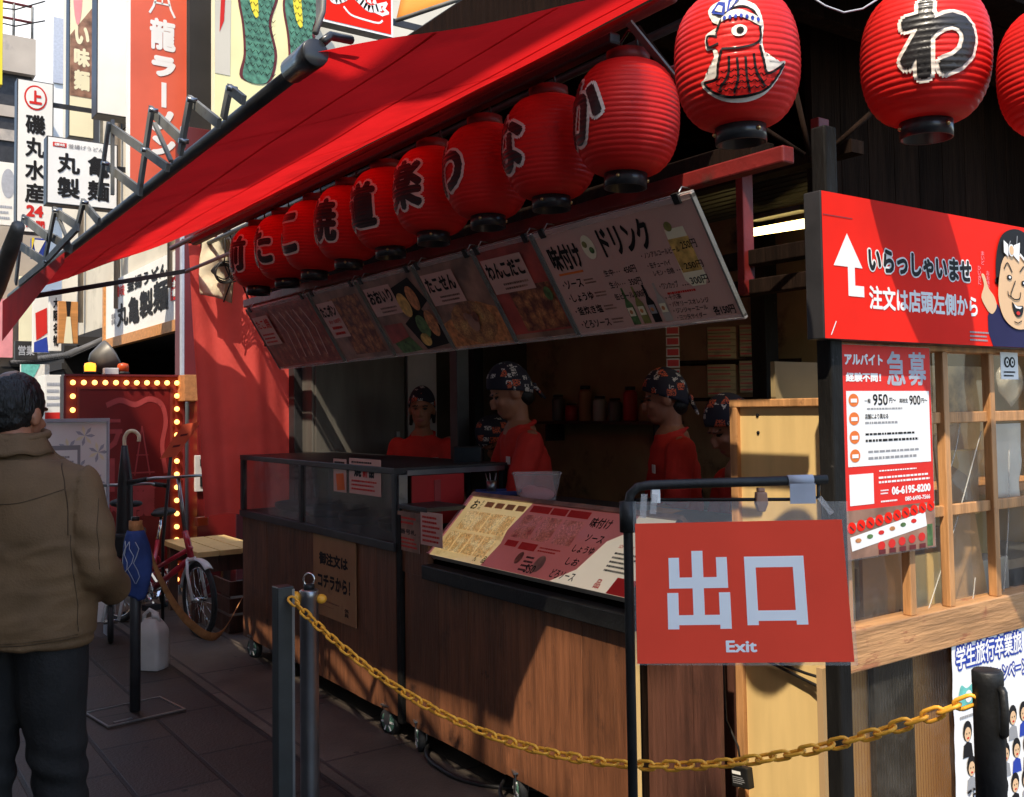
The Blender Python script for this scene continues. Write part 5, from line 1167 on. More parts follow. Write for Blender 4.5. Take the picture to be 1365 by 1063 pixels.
p = atd(664, 655, 4.75); t = thing('serving_tray', 'small blue serving tray on the counter beside the clear tub', 'tray', (p.x, p.y, 1.13))
M = Matrix.Translation((p.x, p.y, 1.132)) @ Matrix.Rotation(-R(35), 4, 'Z')
b = MB(); b.box(-.105, .105, -.07, .07, 0, .006, 'tray_blue', M)
for a in ((-.115, -.105, -.07, .07), (.105, .115, -.07, .07), (-.115, .115, -.08, -.07), (-.115, .115, .07, .08)): b.box(*a, .002, .022, 'tray_blue', M)
b.build('tray', t, bevel=.003)
p = atd(655, 640, 4.75); t = thing('cutlery_cup', 'small holder of steel picks standing on the blue tray', 'utensil cup', (p.x, p.y, 1.14))
b = MB(); b.lathe([(.022, 0), (.026, .06), (.024, .06), (.02, .004)], 'steel', 16, Matrix.Translation((p.x, p.y, 1.139)))
b.build('cup', t); b = MB()
for k in range(5): a = V((p.x + .008 * cos(k * 1.3), p.y + .008 * sin(k * 1.3), 1.15)); b.cyl(a, a + V((.02 * cos(k * 1.3), .02 * sin(k * 1.3), .085)), .002, 'steel', 6)
b.build('picks', t)
p = atd(623, 612, 5.05); t = thing('register_screen', 'small dark register screen on a stand at the joint of the two carts', 'screen', (p.x, p.y, 1.13))
b = MB(); M = frame((p.x, p.y, p.z), facing(10).cross(Z) * -1, Z); b.box(-.075, .075, -.06, .065, -.02, 0, 'black_metal', M); b.build('casing', t, bevel=.004)
MB().box(-.066, .066, -.05, .056, .0005, .0015, 'screen', M).build('display', t)
MB().box(-.012, .012, -.28, -.06, -.03, -.012, 'black_metal', M).box(-.06, .06, -.3, -.28, -.08, .04, 'black_metal', M).build('stand', t)
p = atd(775, 664, 4.0)
t = thing('paper_wrapper', 'crumpled brown wrapping paper lying along the back of the slanted menu', 'paper', (2.5, 2.9, 1.135))
MB().grid(24, 8, lambda u, v: V((2.44 + .14 * v, 2.6 + .62 * u, 1.137 + .02 * abs(noise.noise(V((u * 7, v * 3, 4)))) + .025 * (u < .25) * v)), 'kraft').build('sheet', t, solid=.001)
GN = 'paper notices on the carts'
def notice(x, y1, y0, z1, z0, label, W, H_, draw, name='paper_notice', m_='menu_pink', grp=GN, th=.0015):
    t = thing(name, label, 'notice', (x, y0, z0), grp); MB().box(x, x + th, y0, y1, z0, z1, m_).build('sheet', t)
    A = Art((x - .0004, y1, z1), (x - .0004, y0, z1), (x - .0004, y1, z0), W, H_); A.lift = .0006; draw(A); A.build('printed_face', t)
X = CX - .003
def rx(px0, py0, px1, py1, X): return yat(px0, X), yat(px1, X), onx((px0 + px1) / 2, py0, X).z, onx((px0 + px1) / 2, py1, X).z
def n1(A): A.dashes(2, 2, 18, 16, 2, 'black_print', 1, 1).poly([(4, 22), (16, 20), (18, 44), (6, 46)], 'orange_print', 1)
def n2(A): A.dashes(4, 3, 46, 8, 1, 'black_print', 1, 2).fit('焼', 8, 9, 20, 26, 'black_print', .05, 1).fit('新', 22, 9, 30, 26, 'red_print', .04, 1).fit('品', 32, 9, 40, 26, 'black_print', .06, 1).dashes(4, 29, 46, 46, 3, 'red_print', 1, 3)
notice(X, *rx(444, 612, 461, 656, X), 'narrow pink printed notice stuck on the display case glass', 20, 48, n1)
notice(X, *rx(465, 612, 507, 660, X), 'wider pink notice with heavy black print on the display case glass', 50, 50, n2)
def n3(A): A.rect(0, 0, 40, 60, 'menu_brown', .5).dashes(4, 6, 36, 20, 2, 'red_print', 1, 4).fit('番号札', 6, 26, 34, 34, 'black_print', .03, 1).dashes(4, 38, 36, 56, 3, 'red_print', 1, 5)
def n4(A): A.dashes(4, 6, 36, 56, 6, 'red_print', 1, 6)
notice(X - .002, *rx(529, 683, 558, 735, X), 'pinkish brown notice taped left on the low board between the carts', 40, 60, n3)
notice(X - .004, *rx(560, 683, 589, 728, X), 'pale pink notice taped right on the low board beside the slanted menu', 40, 60, n4)
def n5(A):
    A.fit('御注文は', 9, 26, 50, 44, 'black_print', .05, 1).fit('コチラから！', 7, 56, 53, 76, 'black_print', .05, 1).dashes(14, 92, 40, 96, 1, 'food_brown', 1, 7).vert('係員', 45, 94, 51, 106, 'black_print', .02, 1).rect(8, 100, 30, 100.6, 'food_brown', 1)
y1, y0, z1, z0 = rx(418, 708, 474, 830, X)
notice(X - .006, y1, y0, onx(446, 714, X).z, onx(446, 826, X).z, 'brown kraft board 御注文は コチラから！ fixed to the plank cart front', 60, 115, n5, 'order_board', 'kraft', None, .005)
# inside the stall
t = thing('fridge', 'tall grey brown fridge standing behind the glass display case', 'fridge', (3.0, 6.3, 0))
MB().box(2.68, 3.4, 6.2, 6.48, .05, 2.2, 'fridge_grey').build('cabinet', t, bevel=.008)
MB().box(2.7, 3.38, 6.18, 6.197, .1, 2.15, 'fridge_grey').build('door', t, bevel=.004); MB().box(3.3, 3.33, 6.15, 6.178, 1.1, 1.4, 'steel').build('handle', t, bevel=.004)
t = thing('work_table', 'dark steel work table with pans at the back of the stall', 'table', (4.2, 3.4, 0))
MB().box(3.95, 4.65, 2.2, 5.2, .84, .88, 'steel').build('top', t)
for x_, y_ in ((3.98, 2.25), (3.98, 5.15), (4.6, 2.25), (4.6, 5.15)): MB().box(x_ - .02, x_ + .02, y_ - .02, y_ + .02, 0, .84, 'dark_trim').build('leg', t)
for i, (y_, r_, h_, lb) in enumerate(((4.35, .17, .2, 'wide dark cooking pot on the rear work table'), (3.75, .13, .26, 'tall dark cooking pot on the rear work table beside the wide one'))):
    t = thing('cooking_pot', lb, 'pot', (4.25, y_, .88)); b = MB(); b.lathe([(r_ * .9, 0), (r_, .02), (r_, h_), (r_ * 1.06, h_ + .004), (r_ * 1.06, h_ + .014), (r_ * .96, h_ + .014), (r_ * .94, .03), (0, .025)], 'dark_trim', 24, Matrix.Translation((4.25, y_, .883)), caps=False); b.build('pot', t)
    MB().cyl((4.25, y_ - r_ - .06, .883 + h_ * .8), (4.25, y_ - r_, .883 + h_ * .8), .008, 'dark_trim', 8).build('handle', t)
t = thing('flour_sack', 'pale slumped flour sack lying on the rear work table', 'sack', (4.2, 3.2, .88))
MB().grid(20, 14, lambda u, v: V((4.25 + .16 * sin(pi * v) * cos(2 * pi * u) * (1 + .1 * noise.noise(V((u * 5, v * 5, 1)))), 3.2 + .26 * sin(pi * v) * sin(2 * pi * u), 1.0 - .115 * cos(pi * v))), 'interior_wall', True, True).build('sack', t)
t = thing('wall_rack', 'dark wooden rack with jars fixed to the rear wall of the stall', 'shelf', (4.6, 5.4, 1.45))
MB().box(4.5, 4.69, 4.7, 6.1, 1.43, 1.45, 'side_wood').build('board', t)
for y_ in (4.8, 6.0): MB().box(4.52, 4.69, y_, y_ + .02, 1.3, 1.429, 'dark_trim').build('bracket', t)
for i in range(8):
    y_ = 4.8 + i * .165; h_ = (.2, .14, .24, .16, .18, .26, .13, .2)[i]; t = thing('storage_jar', 'small storage jar standing in the row on the dark rear wall rack', 'jar', (4.6, y_, 1.45), 'jars on the rear wall rack')
    MB().lathe([(.045, 0), (.05, .01), (.05, h_ * .8), (.035, h_ * .9)], ('white_panel', 'kraft', 'redbox', 'fridge_grey')[i % 4], 16, Matrix.Translation((4.6, y_, 1.452))).build('jar', t); MB().cyl((4.6, y_, 1.454 + h_ * .9), (4.6, y_, 1.454 + h_), .038, 'dark_trim', 14).build('lid', t)
GB = 'sauce bottles on the rear work table'
for i in range(6):
    y_ = 2.35 + i * .11; t = thing('sauce_bottle', 'dark sauce bottle standing in a row on the rear work table', 'bottle', (4.2, y_, .88), GB); b = MB(); b.lathe([(.034, 0), (.036, .01), (.036, .15), (.014, .19), (.013, .23)], ('menu_brown', 'bottle_olive', 'redbox')[i % 3], 16, Matrix.Translation((4.2, y_, .883))); b.build('bottle', t); MB().cyl((4.2, y_, 1.113), (4.2, y_, 1.14), .015, 'white_panel', 12).build('cap', t)
GC = 'stacked red striped cartons on the rear shelf'
for i, (px_, py_) in enumerate(((962, 455), (1005, 452), (962, 505), (1005, 500))):
    p = atd(px_, py_, 5.6); nm = ('upper left', 'upper right', 'lower left', 'lower right')[i]
    t = thing('carton_stack', f'{nm} stack of pale cartons with red stripes on the dim rear shelf', 'cartons', p, GC); M = frame(p, facing(8).cross(Z) * -1, Z)
    b = MB()
    for k in range(5): b.box(-.08, .08, -.1 + k * .037, -.066 + k * .037, -.1, 0, 'interior_wall', M); b.box(-.078, .05, -.088 + k * .037, -.08 + k * .037, .0, .001, 'redbox', M)
    b.build('cartons', t)
t = thing('wall_shelf', 'dark open shelf rack holding the striped cartons', 'shelf', atd(985, 530, 5.7))
b = MB()
for py_ in (482, 532): p = atd(985, py_, 5.65); b.box(-.35, .35, -.01, .01, -.25, .02, 'dark_wood', frame(p + V((0, 0, .0)), facing(8).cross(Z) * -1, Z))
b.build('shelf_board', t)
p = atd(897, 470, 5.2); t = thing('packet_strip', 'hanging strip of red and white packets on the rear post', 'packets', p)
b = MB(); M = frame(p, facing(5).cross(Z) * -1, Z)
for k in range(5): b.box(-.035, .035, -.14 + k * .058, -.09 + k * .058, -.006, 0, 'white_panel', M); b.box(-.03, .03, -.132 + k * .058, -.098 + k * .058, .0005, .0015, 'redbox', M)
b.build('packets', t)
a, c = atd(1002, 310, 4.6), atd(1080, 297, 3.7)
t = thing('tube_lamp', 'glowing yellow tube lamp under the ceiling seen through the opening', 'lamp', a)
b = MB(); b.bar(a + V((0, 0, .06)), c + V((0, 0, .06)), .08, .02, 'louvre_dark'); b.build('reflector', t); b = MB(); b.tube([a, c], .019, 'tube_light', 12); b.build('tube', t)
# loose cables under carts
t = thing('floor_cable', 'grey and black cables trailing under the wheeled carts', 'cable', (2.25, 3.6, .02))
MB().tube(spl([(2.4, 4.0, .1), (2.2, 3.85, .03), (2.15, 3.6, .02), (2.2, 3.4, .015), (2.35, 3.2, .02)], 5), .01, 'cable', 8).tube(spl([(2.3, 3.3, .1), (2.17, 3.22, .05), (2.16, 3.05, .02), (2.3, 2.9, .02)], 5), .008, 'cable', 8).build('cables', t)
# ================================================================== END OF THE STALL: curtain, bench, bikes
CY = 6.44
t = thing('end_curtain', 'tall pinkish red curtain hanging at the far end of the carts', 'curtain', (2.0, CY, .87))
def cur(u, v):
    xl = 1.93 + .10 * (1 - v) ** 1.0; xr = 2.74; x = xl + (xr - xl) * u
    return V((x, CY + .05 * sin(u * 9 + v * .8) * (1 - .3 * v) + .008 * sin(u * 31 + v * 3) + .02 * noise.noise(V((u * 4, v * 3, 7))), .86 + 1.82 * v + .015 * sin(u * 8) * (1 - v)))
MB().grid(90, 40, cur, 'curtain_red').build('cloth', t)
b = MB(); b.cyl((1.88, CY, 2.68), (2.78, CY, 2.68), .014, 'black_metal', 8)
b.build('rod', t)
a0, a1, z0, z1 = rect_y(267, 318, 309, 394, 6.36)
t = thing('cream_bag', 'cream cloth bundle hanging at the top corner of the red end curtain', 'cloth', (a0, 6.36, z0))
MB().grid(16, 16, lambda u, v: V((a0 + (a1 - a0) * u + .02 * sin(v * 5) * (u - .5), 6.36 - .05 * sin(pi * u) + .03 * noise.noise(V((u * 4, v * 4, 1))), z0 + (z1 - z0) * v - .05 * u * (1 - v))), 'cream_cloth').build('cloth', t, solid=.003)
t = thing('cable_coil', 'coil of thin black cable hanging over the cream cloth bundle', 'cable', onx(295, 365, 1.95))
b = MB(); c = ony(294, 362, 6.27)
for k in range(5): b.tube([c + V(((.06 + .006 * k) * cos(a) + .01 * k, -.01 * k, (.045 + .006 * k) * sin(a) + .012 * sin(a * 2 + k) - .004 * k)) for a in [q * pi / 12 for q in range(24)]], .0045, 'cable', 6, closed=True)
b.tube([c + V((.02, 0, .32)), c + V((.03, -.01, .15)), c + V((.02, -.01, .05)), c + V((.07, 0, -.06)), c + V((.02, .0, -.2))], .005, 'cable', 6).tube([c + V((.06, 0, .3)), c + V((.07, -.01, .1)), c + V((.13, -.01, -.05)), c + V((.2, 0, -.2))], .005, 'cable', 6); b.build('coil', t)
t = thing('junction_box', 'small clear junction box where the awning arm meets the curtain rod', 'junction box', ony(303, 313, 6.3)); p = ony(305, 314, 6.3)
MB().box(p.x - .07, p.x + .06, 6.27, 6.33, p.z - .03, p.z + .035, 'vending_white').build('box', t, bevel=.006); MB().box(p.x - .05, p.x - .02, 6.262, 6.269, p.z - .015, p.z + .02, 'chrome').build('latch', t)
t = thing('bench', 'low wooden bench with pale top boards between the bicycles and the carts', 'bench', (2.0, 6.9, 0))
b = MB()
for k in range(3): b.box(2.2 + k * .17, 2.36 + k * .17, 7.15, 8.05, .5, .54, 'ply_yellow')
b.build('top', t, bevel=.003)
for y_ in (7.2, 7.95): MB().box(2.22, 2.68, y_, y_ + .04, .38, .498, 'side_wood').build('apron', t)
for x_, y_ in ((2.24, 7.3), (2.66, 7.3), (2.24, 7.9), (2.66, 7.9)): MB().box(x_ - .03, x_ + .03, y_ - .03, y_ + .03, .0, .498, 'side_wood').build('leg', t)
t = thing('wooden_crate', 'reddish brown wooden crate standing under the low bench', 'crate', (2.0, 6.8, 0))
b = MB()
for k in range(3): b.box(2.3, 2.58, 6.75, 6.77, .03 + k * .12, .13 + k * .12, 'side_wood').box(2.3, 2.32, 6.77, 7.1, .03 + k * .12, .13 + k * .12, 'side_wood')
b.box(2.3, 2.58, 6.77, 7.1, .01, .03, 'side_wood'); b.build('slats', t)

def bicycle(name, label, pf, pr, r, fr, fend, steer=0, hb=1.05, loops=True):
    pf = V((pf.x, pf.y, 0)); pr = V((pr.x, pr.y, 0)); f = (pf - pr).normalized(); lf = Z.cross(f); L = (pf - pr).length
    t = thing(name, label, 'bicycle', pr, 'bicycles parked by the bulb lit board')
    P = lambda x, y, z: pr + f * x + lf * y + Z * z
    sf = (Matrix.Rotation(steer, 3, 'Z') @ f); sl_ = Z.cross(sf)
    for c, ff in ((P(0, 0, r), f), (P(L, 0, r), sf)):
        ty = MB(); ty.tube([c + ff * (r - .018) * cos(a) + Z * (r - .018) * sin(a) for a in [k * pi / 18 for k in range(36)]], .02, 'rubber', 8, closed=True); w_ = ty.build('wheel', t)
        rm = MB(); rm.tube([c + ff * (r - .042) * cos(a) + Z * (r - .042) * sin(a) for a in [k * pi / 18 for k in range(36)]], .009, 'chrome', 6, closed=True); rm.build('rim', w_)
        sp_ = MB(); ax = Z.cross(ff)
        for k in range(18): a = k * 2 * pi / 18; sp_.cyl(c + ax * (.02 if k % 2 else -.02), c + ff * (r - .045) * cos(a) + Z * (r - .045) * sin(a), .0014, 'chrome', 4)
        sp_.cyl(c - ax * .045, c + ax * .045, .016, 'chrome', 10); sp_.build('spokes', w_)
        fd = MB(); rr_ = r + .022
        a0, a1 = (R(55), R(170)) if ff is sf and c == P(L, 0, r) else (R(20), R(175))
        def fen(u, v): a = a0 + (a1 - a0) * u; q = (v - .5) * 2; return c + (ff * cos(a) + Z * sin(a)) * (rr_ - .012 * q * q) + ax * .03 * q
        fd.grid(16, 4, fen, fend); fd.build('fender', t, solid=.002)
    ht = P(L - .16, 0, r + .46); hb0 = P(L - .09, 0, r + .28); bb = P(.42, 0, r + .02); stp = P(.22, 0, r + .42)
    b = MB(); b.tube([hb0, bb], .021, fr, 10).tube([hb0 + Z * .07, P(.34, 0, r + .12)], .016, fr, 10).tube([bb, stp], .017, fr, 10)
    for s in (-1, 1): b.tube([bb + lf * s * .03, P(0, s * .055, r)], .009, fr, 8).tube([P(.27, s * .02, r + .3), P(0, s * .055, r)], .008, fr, 8)
    b.tube([hb0, ht], .022, fr, 10); b.build('frame', t)
    b = MB(); cw = P(L, 0, r)
    for s in (-1, 1): b.tube([hb0 + sl_ * s * .03 - Z * .01, hb0 + sl_ * s * .05 + sf * .05 - Z * .1, cw + sl_ * s * .05], .011, fend, 8)
    b.tube([hb0 - Z * .01 - sl_ * .03, hb0 - Z * .01 + sl_ * .03], .016, fend, 8); b.build('fork', t)
    top = P(L - .24, 0, hb); b = MB(); b.tube([ht, top], .014, 'steel', 8)
    b.tube([top + sl_ * .27 - sf * .1 - Z * .02, top + sl_ * .16 - sf * .01, top + sf * .02, top - sl_ * .16 - sf * .01, top - sl_ * .27 - sf * .1 - Z * .02], .0105, 'steel', 8); hbar = b.build('handlebar', t)
    for s in (-1, 1): MB().tube([top + sl_ * s * .2 - sf * .05 - Z * .008, top + sl_ * s * .3 - sf * .13 - Z * .03], .017, 'rubber', 10).build('grip', hbar)
    b = MB(); b.tube([stp, stp + (stp - bb).normalized() * .22], .013, 'chrome', 8); sc = stp + (stp - bb).normalized() * .23; b.ell(sc, (.05, .05, .03), 'rubber').ell(sc - f * .07, (.09, .09, .035), 'rubber').ell(sc + f * .08, (.06, .035, .025), 'rubber'); b.build('saddle', t)
    b = MB(); b.cyl(bb - lf * .06, bb + lf * .06, .02, 'chrome', 10); b.lathe([(.03, 0), (.085, 0), (.085, .004), (.03, .004)], 'chrome', 20, frame(bb - lf * .05, f, Z)); b.bar(bb - lf * .065, bb - lf * .065 + f * .12 - Z * .1, .02, .01, 'chrome').bar(bb + lf * .065, bb + lf * .065 - f * .12 + Z * .1, .02, .01, 'chrome'); b.box(-.04, .04, -.02, .02, -.05, .05, 'rubber', frame(bb - lf * .09 + f * .12 - Z * .1, f, Z)); b.build('crank', t)
    return t, P, L
t, P, L = bicycle('bicycle', 'bicycle with red frame and white fork and mudguards beside the low bench', atd(266, 700, 6.8), atd(158, 700, 7.35), .262, 'bike_red', 'white_paint', R(-14), 1.1)
MB().box(-.045, .045, -.03, .03, -.02, .02, 'amber_off', frame(P(L + .02, 0, .80), Z.cross((P(1, 0, 0) - P(0, 0, 0))), Z)).build('reflector', t, bevel=.006)
t2, P, L = bicycle('bicycle', 'red framed folding bicycle half hidden behind the man in the brown jacket', atd(148, 700, 6.7), atd(222, 700, 7.9), .14, 'bike_red', 'white_paint', R(20), 1.05)
MB().box(-.02, .42, -.07, .07, .55, .72, 'cable', frame(P(L - .5, 0, 0), P(1, 0, 0) - P(0, 0, 0), Z.cross(P(1, 0, 0) - P(0, 0, 0)))).build('bag', t2, bevel=.02)
t = thing('folded_umbrella', 'folded black umbrella with cream crook handle standing in the bicycles', 'umbrella', atd(170, 800, 6.9))
q = lambda px, py: atd(px, py, 6.9)
b = MB(); b.tube(spl([q(166, 596), q(166, 584), q(171, 576), q(179, 575), q(185, 581), q(185, 589)], 5), .013, 'cream_cloth', 10); b.build('crook_handle', t)
MB().tube([q(166, 594), q(167, 640), q(166, 720), q(163, 800)], [.02, .05, .06, .01], 'cable', 10).build('folded_cloth', t)
mat('panel_orange', (.6, .1, .045), .5)
t = thing('tilted_panel', 'orange red slotted panel tilted on a thin stalk above the handlebars', 'panel', atd(215, 800, 7.1))
a, c, e_ = atd(213, 612, 7.1), atd(244, 566, 7.1), atd(268, 562, 7.1)
M = frame(a, (e_ - c), (c - a)); Lx, Ly = (e_ - c).length, (c - a).length
b = MB(); b.prism([(0, 0), (Lx * .9, .0), (Lx, Ly), (0, Ly)], .012, 'panel_orange', M); b.box(Lx * .3, Lx * .7, Ly * .3, Ly * .36, 0, .002, 'maroon', M).box(Lx * .3, Lx * .7, Ly * .62, Ly * .68, 0, .002, 'maroon', M); b.build('panel', t)
g = V((a.x + .05, a.y + .1, 0)); MB().tube([M @ V((Lx / 2, 0.02, -.015)), V((g.x, g.y, .6)), g], .012, 'black_metal', 8).build('stalk', t)
# jug
p = atd(203, 870, 5.98); p.z = .008
t = thing('water_jug', 'cloudy white plastic jug standing on the pavement behind the barrier pole', 'jug', p)
M = Matrix.Translation(p) @ Matrix.Rotation(R(-50), 4, 'Z'); b = MB()
def jug(u, v):
    a = u * 2 * pi; k = max(abs(cos(a)), abs(sin(a))) ** .75; s_ = 1 if v < .72 else 1 - .55 * ((v - .72) / .28) ** 1.5; s_ *= .94 + .06 * min(1, v * 12); return M @ V((.085 / k * cos(a) * s_, .065 / k * sin(a) * s_, .3 * v))
b.grid(32, 16, jug, 'jug', True, True); b.add([jug(i / 32, 1) for i in range(32)], [tuple(range(32))], 'jug'); b.build('body', t)
MB().tube([M @ V(x) for x in ((-.06, 0, .24), (-.055, 0, .32), (-.02, 0, .35), (.03, 0, .33), (.05, 0, .28))], .012, 'jug', 8).build('handle', t); MB().cyl(M @ V((.02, 0, .3)), M @ V((.02, 0, .335)), .022, 'vending_white', 14).build('cap', t)
# barrier pole with strap and blue cloth
p = atd(180, 940, 5.1); p.z = 0
t = thing('barrier_pole', 'grey barrier pole on a flat square plate in the paving', 'pole', p); hp = atd(180, 702, 5.1).z
MB().cyl((p.x, p.y, .02), (p.x, p.y, hp), .027, 'dark_trim', 16).build('post', t)
M = Matrix.Translation(p) @ Matrix.Rotation(R(8), 4, 'Z')
b = MB(); b.box(-.2, .2, -.16, .16, .005, .014, 'paving', M).box(-.2, .2, -.16, -.15, .014, .02, 'steel', M).box(-.2, .2, .15, .16, .014, .02, 'steel', M).box(-.2, -.19, -.15, .15, .014, .02, 'steel', M).box(.19, .2, -.15, .15, .014, .02, 'steel', M).box(-.15, -.06, -.12, -.1, .014, .019, 'steel', M); b.build('base_plate', t)
b = MB(); b.cyl((p.x, p.y, hp - .03), (p.x, p.y, hp + .03), .034, 'strap', 14).cyl((p.x, p.y, hp + .03), (p.x, p.y, hp + .05), .02, 'black_metal', 12); b.build('belt_head', t)
t = thing('blue_cloth', 'dark blue cloth with pale scribbled print tied around the barrier pole', 'cloth', (p.x, p.y, hp))
def clo(u, v):
    a = (u - .5) * 4.4 - 1.6; r_ = .036 + .035 * v * (1 - v) * 3 + .012 * sin(u * 14 + v * 4) * v; q = p + R0 * r_ * cos(a) * 1.15 + F0 * r_ * sin(a); return V((q.x, q.y, hp - .02 - (.36 - .1 * abs(u - .6)) * v)) + R0 * (.012 * v)
MB().grid(30, 20, clo, 'blue_cloth').build('cloth', t, solid=.003)
b = MB()
for k in range(4): b.tube([clo(.32 + .09 * k + .05 * sin(i * 1.7 + k * 2), .15 + i * .1) - F0 * .006 for i in range(7)], .0022, 'tape_grey', 5)
b.build('print', t)
t = thing('barrier_strap', 'brown barrier strap sagging from the barrier pole to the cart corner', 'strap', (p.x, p.y, hp))
s0 = V((p.x, p.y, hp)) + R0 * .03; s1 = V((2.16, 6.12, .36)); q0 = atd(215, 775, 5.25); q1 = atd(250, 828, 5.5); q2 = atd(290, 848, 5.75)
cs = spl([s0, q0, q1, q2, s1], 8)
def strp(u, v):
    i = min(len(cs) - 1, int(round(u * (len(cs) - 1)))); tw = u * 1.2; return V(cs[i]) + (Z * cos(tw * .5) + V((.5, -.5, 0)) * sin(tw * .8)) * (v - .5) * .05
MB().grid(len(cs) - 1, 2, strp, 'strap').build('strap', t, solid=.003)
# bulb framed board
BY = 8.45
x0, x1, z0, z1 = rect_y(86, 502, 243, 720, BY); z0 = .1
t = thing('bulb_board', 'dark red ramen advertising board framed with glowing bulbs', 'advertising board', (x0, BY, 0))
MB().box(x0, x1, BY, BY + .12, z0, z1, 'board_frame').build('frame', t, bevel=.004)
Wb, Hb = x1 - x0, z1 - z0
k = .115 * Wb; MB().box(x0 + k, x1 - k, BY - .012, BY - .001, z0 + k, z1 - k, 'board_red').build('panel', t)
b = MB(); 
for (a_, c_, d_, e_) in ((x0 + k - .02, x1 - k + .02, z1 - k, z1 - k + .02), (x0 + k - .02, x1 - k + .02, z0 + k - .02, z0 + k), (x0 + k - .02, x0 + k, z0 + k, z1 - k), (x1 - k, x1 - k + .02, z0 + k, z1 - k)): b.box(a_, c_, BY - .02, BY - .001, d_, e_, 'board_frame')
for (a_, c_, d_, e_) in ((x0 - .008, x1 + .008, z1, z1 + .015), (x0 - .015, x0, z0, z1), (x1, x1 + .015, z0, z1)): b.box(a_, c_, BY - .03, BY + .12, d_, e_, 'maroon')
b.build('inner_trim', t)
A = art_y(x0 + k, x1 - k, z0 + k, z1 - k, BY - .0125, 100, 170)
A.rect(26, 27, 44, 30, 'ghost_print', 1).rect(22, 36, 46, 40, 'ghost_print', 1).poly([(46, 36), (40, 50), (30, 56), (28, 53), (36, 46), (41, 36)], 'ghost_print', 1.2).rect(32, 62, 38, 92, 'ghost_print', 1)
A.fit('ラーメン', 26, 96, 60, 108, 'ghost_print', .03, 1) if 0 else A.fit('メ', 26, 98, 44, 114, 'ghost_print', .05, 1).fit('ン', 26, 120, 44, 136, 'ghost_print', .05, 1)
A.line([(60, 78), (68, 34), (77, 78)], 1.6, 'ghost_print', 1).line([(62, 60), (75, 60)], 1, 'ghost_print', 1).line([(57, 76), (82, 76)], 1.4, 'ghost_print', 1).fit('龍', 56, 84, 84, 116, 'ghost_print', .05, 1)
A.line(spl([(30, 14), (44, 10), (60, 14), (76, 9), (90, 14), (95, 30), (91, 52), (95, 76)], 5), 5, 'ghost_print', 1.3)
A.build('faded_print', t)
def bulb(x, z): MB().ell((x, BY - .028, z), (.021, .03, .021), 'bulb', n=12, k=8).cyl((x, BY - .012, z), (x, BY, z), .016, 'maroon', 10).build('bulb', t)
m_ = k * .5
for i in range(11): bulb(x0 + m_ + (Wb - 2 * m_) * i / 10, z1 - m_)
nv = 15
for i in range(1, nv + 1):
    zz = z1 - m_ - (z1 - z0 - 2 * m_) * i / nv
    bulb(x0 + m_, zz); bulb(x1 - m_, zz)
for nm, pxl, lit, lb in (('beacon_lamp', 120, 'beacon', 'lit amber beacon lamp standing on the bulb framed board'), ('beacon_lamp', 164, 'amber_off', 'unlit orange beacon lamp standing on the bulb framed board')):
    p = ony(pxl, 500, BY + .06); t = thing(nm, lb, 'beacon', (p.x, BY + .06, z1 + .015)); b = MB(); b.lathe([(.05, .0), (.05, .02), (.045, .025)], 'black_metal', 16, Matrix.Translation((p.x, BY + .06, z1 + .016))); b.build('base', t)
    MB().lathe([(.044, .026), (.046, .07), (.04, .09), (.01, .098)], lit, 16, Matrix.Translation((p.x, BY + .06, z1 + .016))).build('dome', t)
p = ony(142, 478, BY + .3); t = thing('spotlight', 'big grey floodlight head tilted behind the bulb framed board', 'lamp', (p.x, p.y, z1))
b = MB(); b.lathe([(.06, -.12), (.1, -.08), (.14, .05), (.14, .07), (.12, .06)], 'fridge_grey', 20, Matrix.Translation((p.x, BY + .35, p.z)) @ Matrix.Rotation(R(60), 4, 'Y')); b.build('head', t); MB().bar((p.x, BY + .35, p.z - .1), (p.x, BY + .35, .4), .04, .04, 'dark_trim').build('mast', t)
p = ony(148, 496, BY + .05); t = thing('ballast_box', 'small white ballast box lying on the bulb framed board between the beacons', 'box', (p.x, BY, z1 + .015)); MB().box(p.x - .055, p.x + .055, BY + .02, BY + .1, z1 + .016, z1 + .07, 'vending_white').build('box', t, bevel=.005)
# second strip of bulbs and ticket machine beside it
x2 = ony(252, 560, BY + .2).x
t = thing('lamp_post_strip', 'narrow orange post with a column of dim bulbs beside the bulb framed board', 'lamp strip', (x2, BY + .2, 0)); zt2 = ony(252, 535, BY + .2).z
MB().box(x2 - .05, x2 + .05, BY + .2, BY + .3, 0, zt2, 'wood_orange').build('post', t)
for i in range(13): MB().ell((x2 + .01, BY + .18, zt2 - .06 - i * .1), (.02, .02, .02), 'amber_off', n=10, k=7).build('bulb', t)
MB().cyl((x2 - .085, BY + .17, 0), (x2 - .085, BY + .17, zt2 - .3), .008, 'vending_white', 8).build('conduit', t)
x3, x4, z3, z4 = rect_y(263, 535, 300, 700, 8.2)
t = thing('ticket_machine', 'dark red ticket machine with white slots beside the red end curtain', 'ticket machine', (x3, 8.2, 0))
MB().box(x3, x4 + .1, 8.2, 8.6, 0, z4, 'board_red').build('cabinet', t, bevel=.008)
a_, c_, d_, e_ = rect_y(259, 607, 282, 655, 8.19); MB().box(a_, c_ + .05, 8.17, 8.198, d_, e_, 'vending_white').box(a_ + .04, c_, 8.16, 8.169, d_ + .04, d_ + .12, 'black_print').box(a_ + .04, c_, 8.16, 8.169, e_ - .09, e_ - .03, 'black_print').build('slot_plate', t, bevel=.003)
A = art_y(x3, x4 + .1, .8, z4, 8.1985, 60, 100); A.disc(26, 30, 12, 10, 'maroon', 1).fit('公', 16, 6, 30, 18, 'ghost_print', .02, 1).dashes(10, 50, 50, 58, 1, 'ghost_print', 1, 3); A.build('printed_face', t)
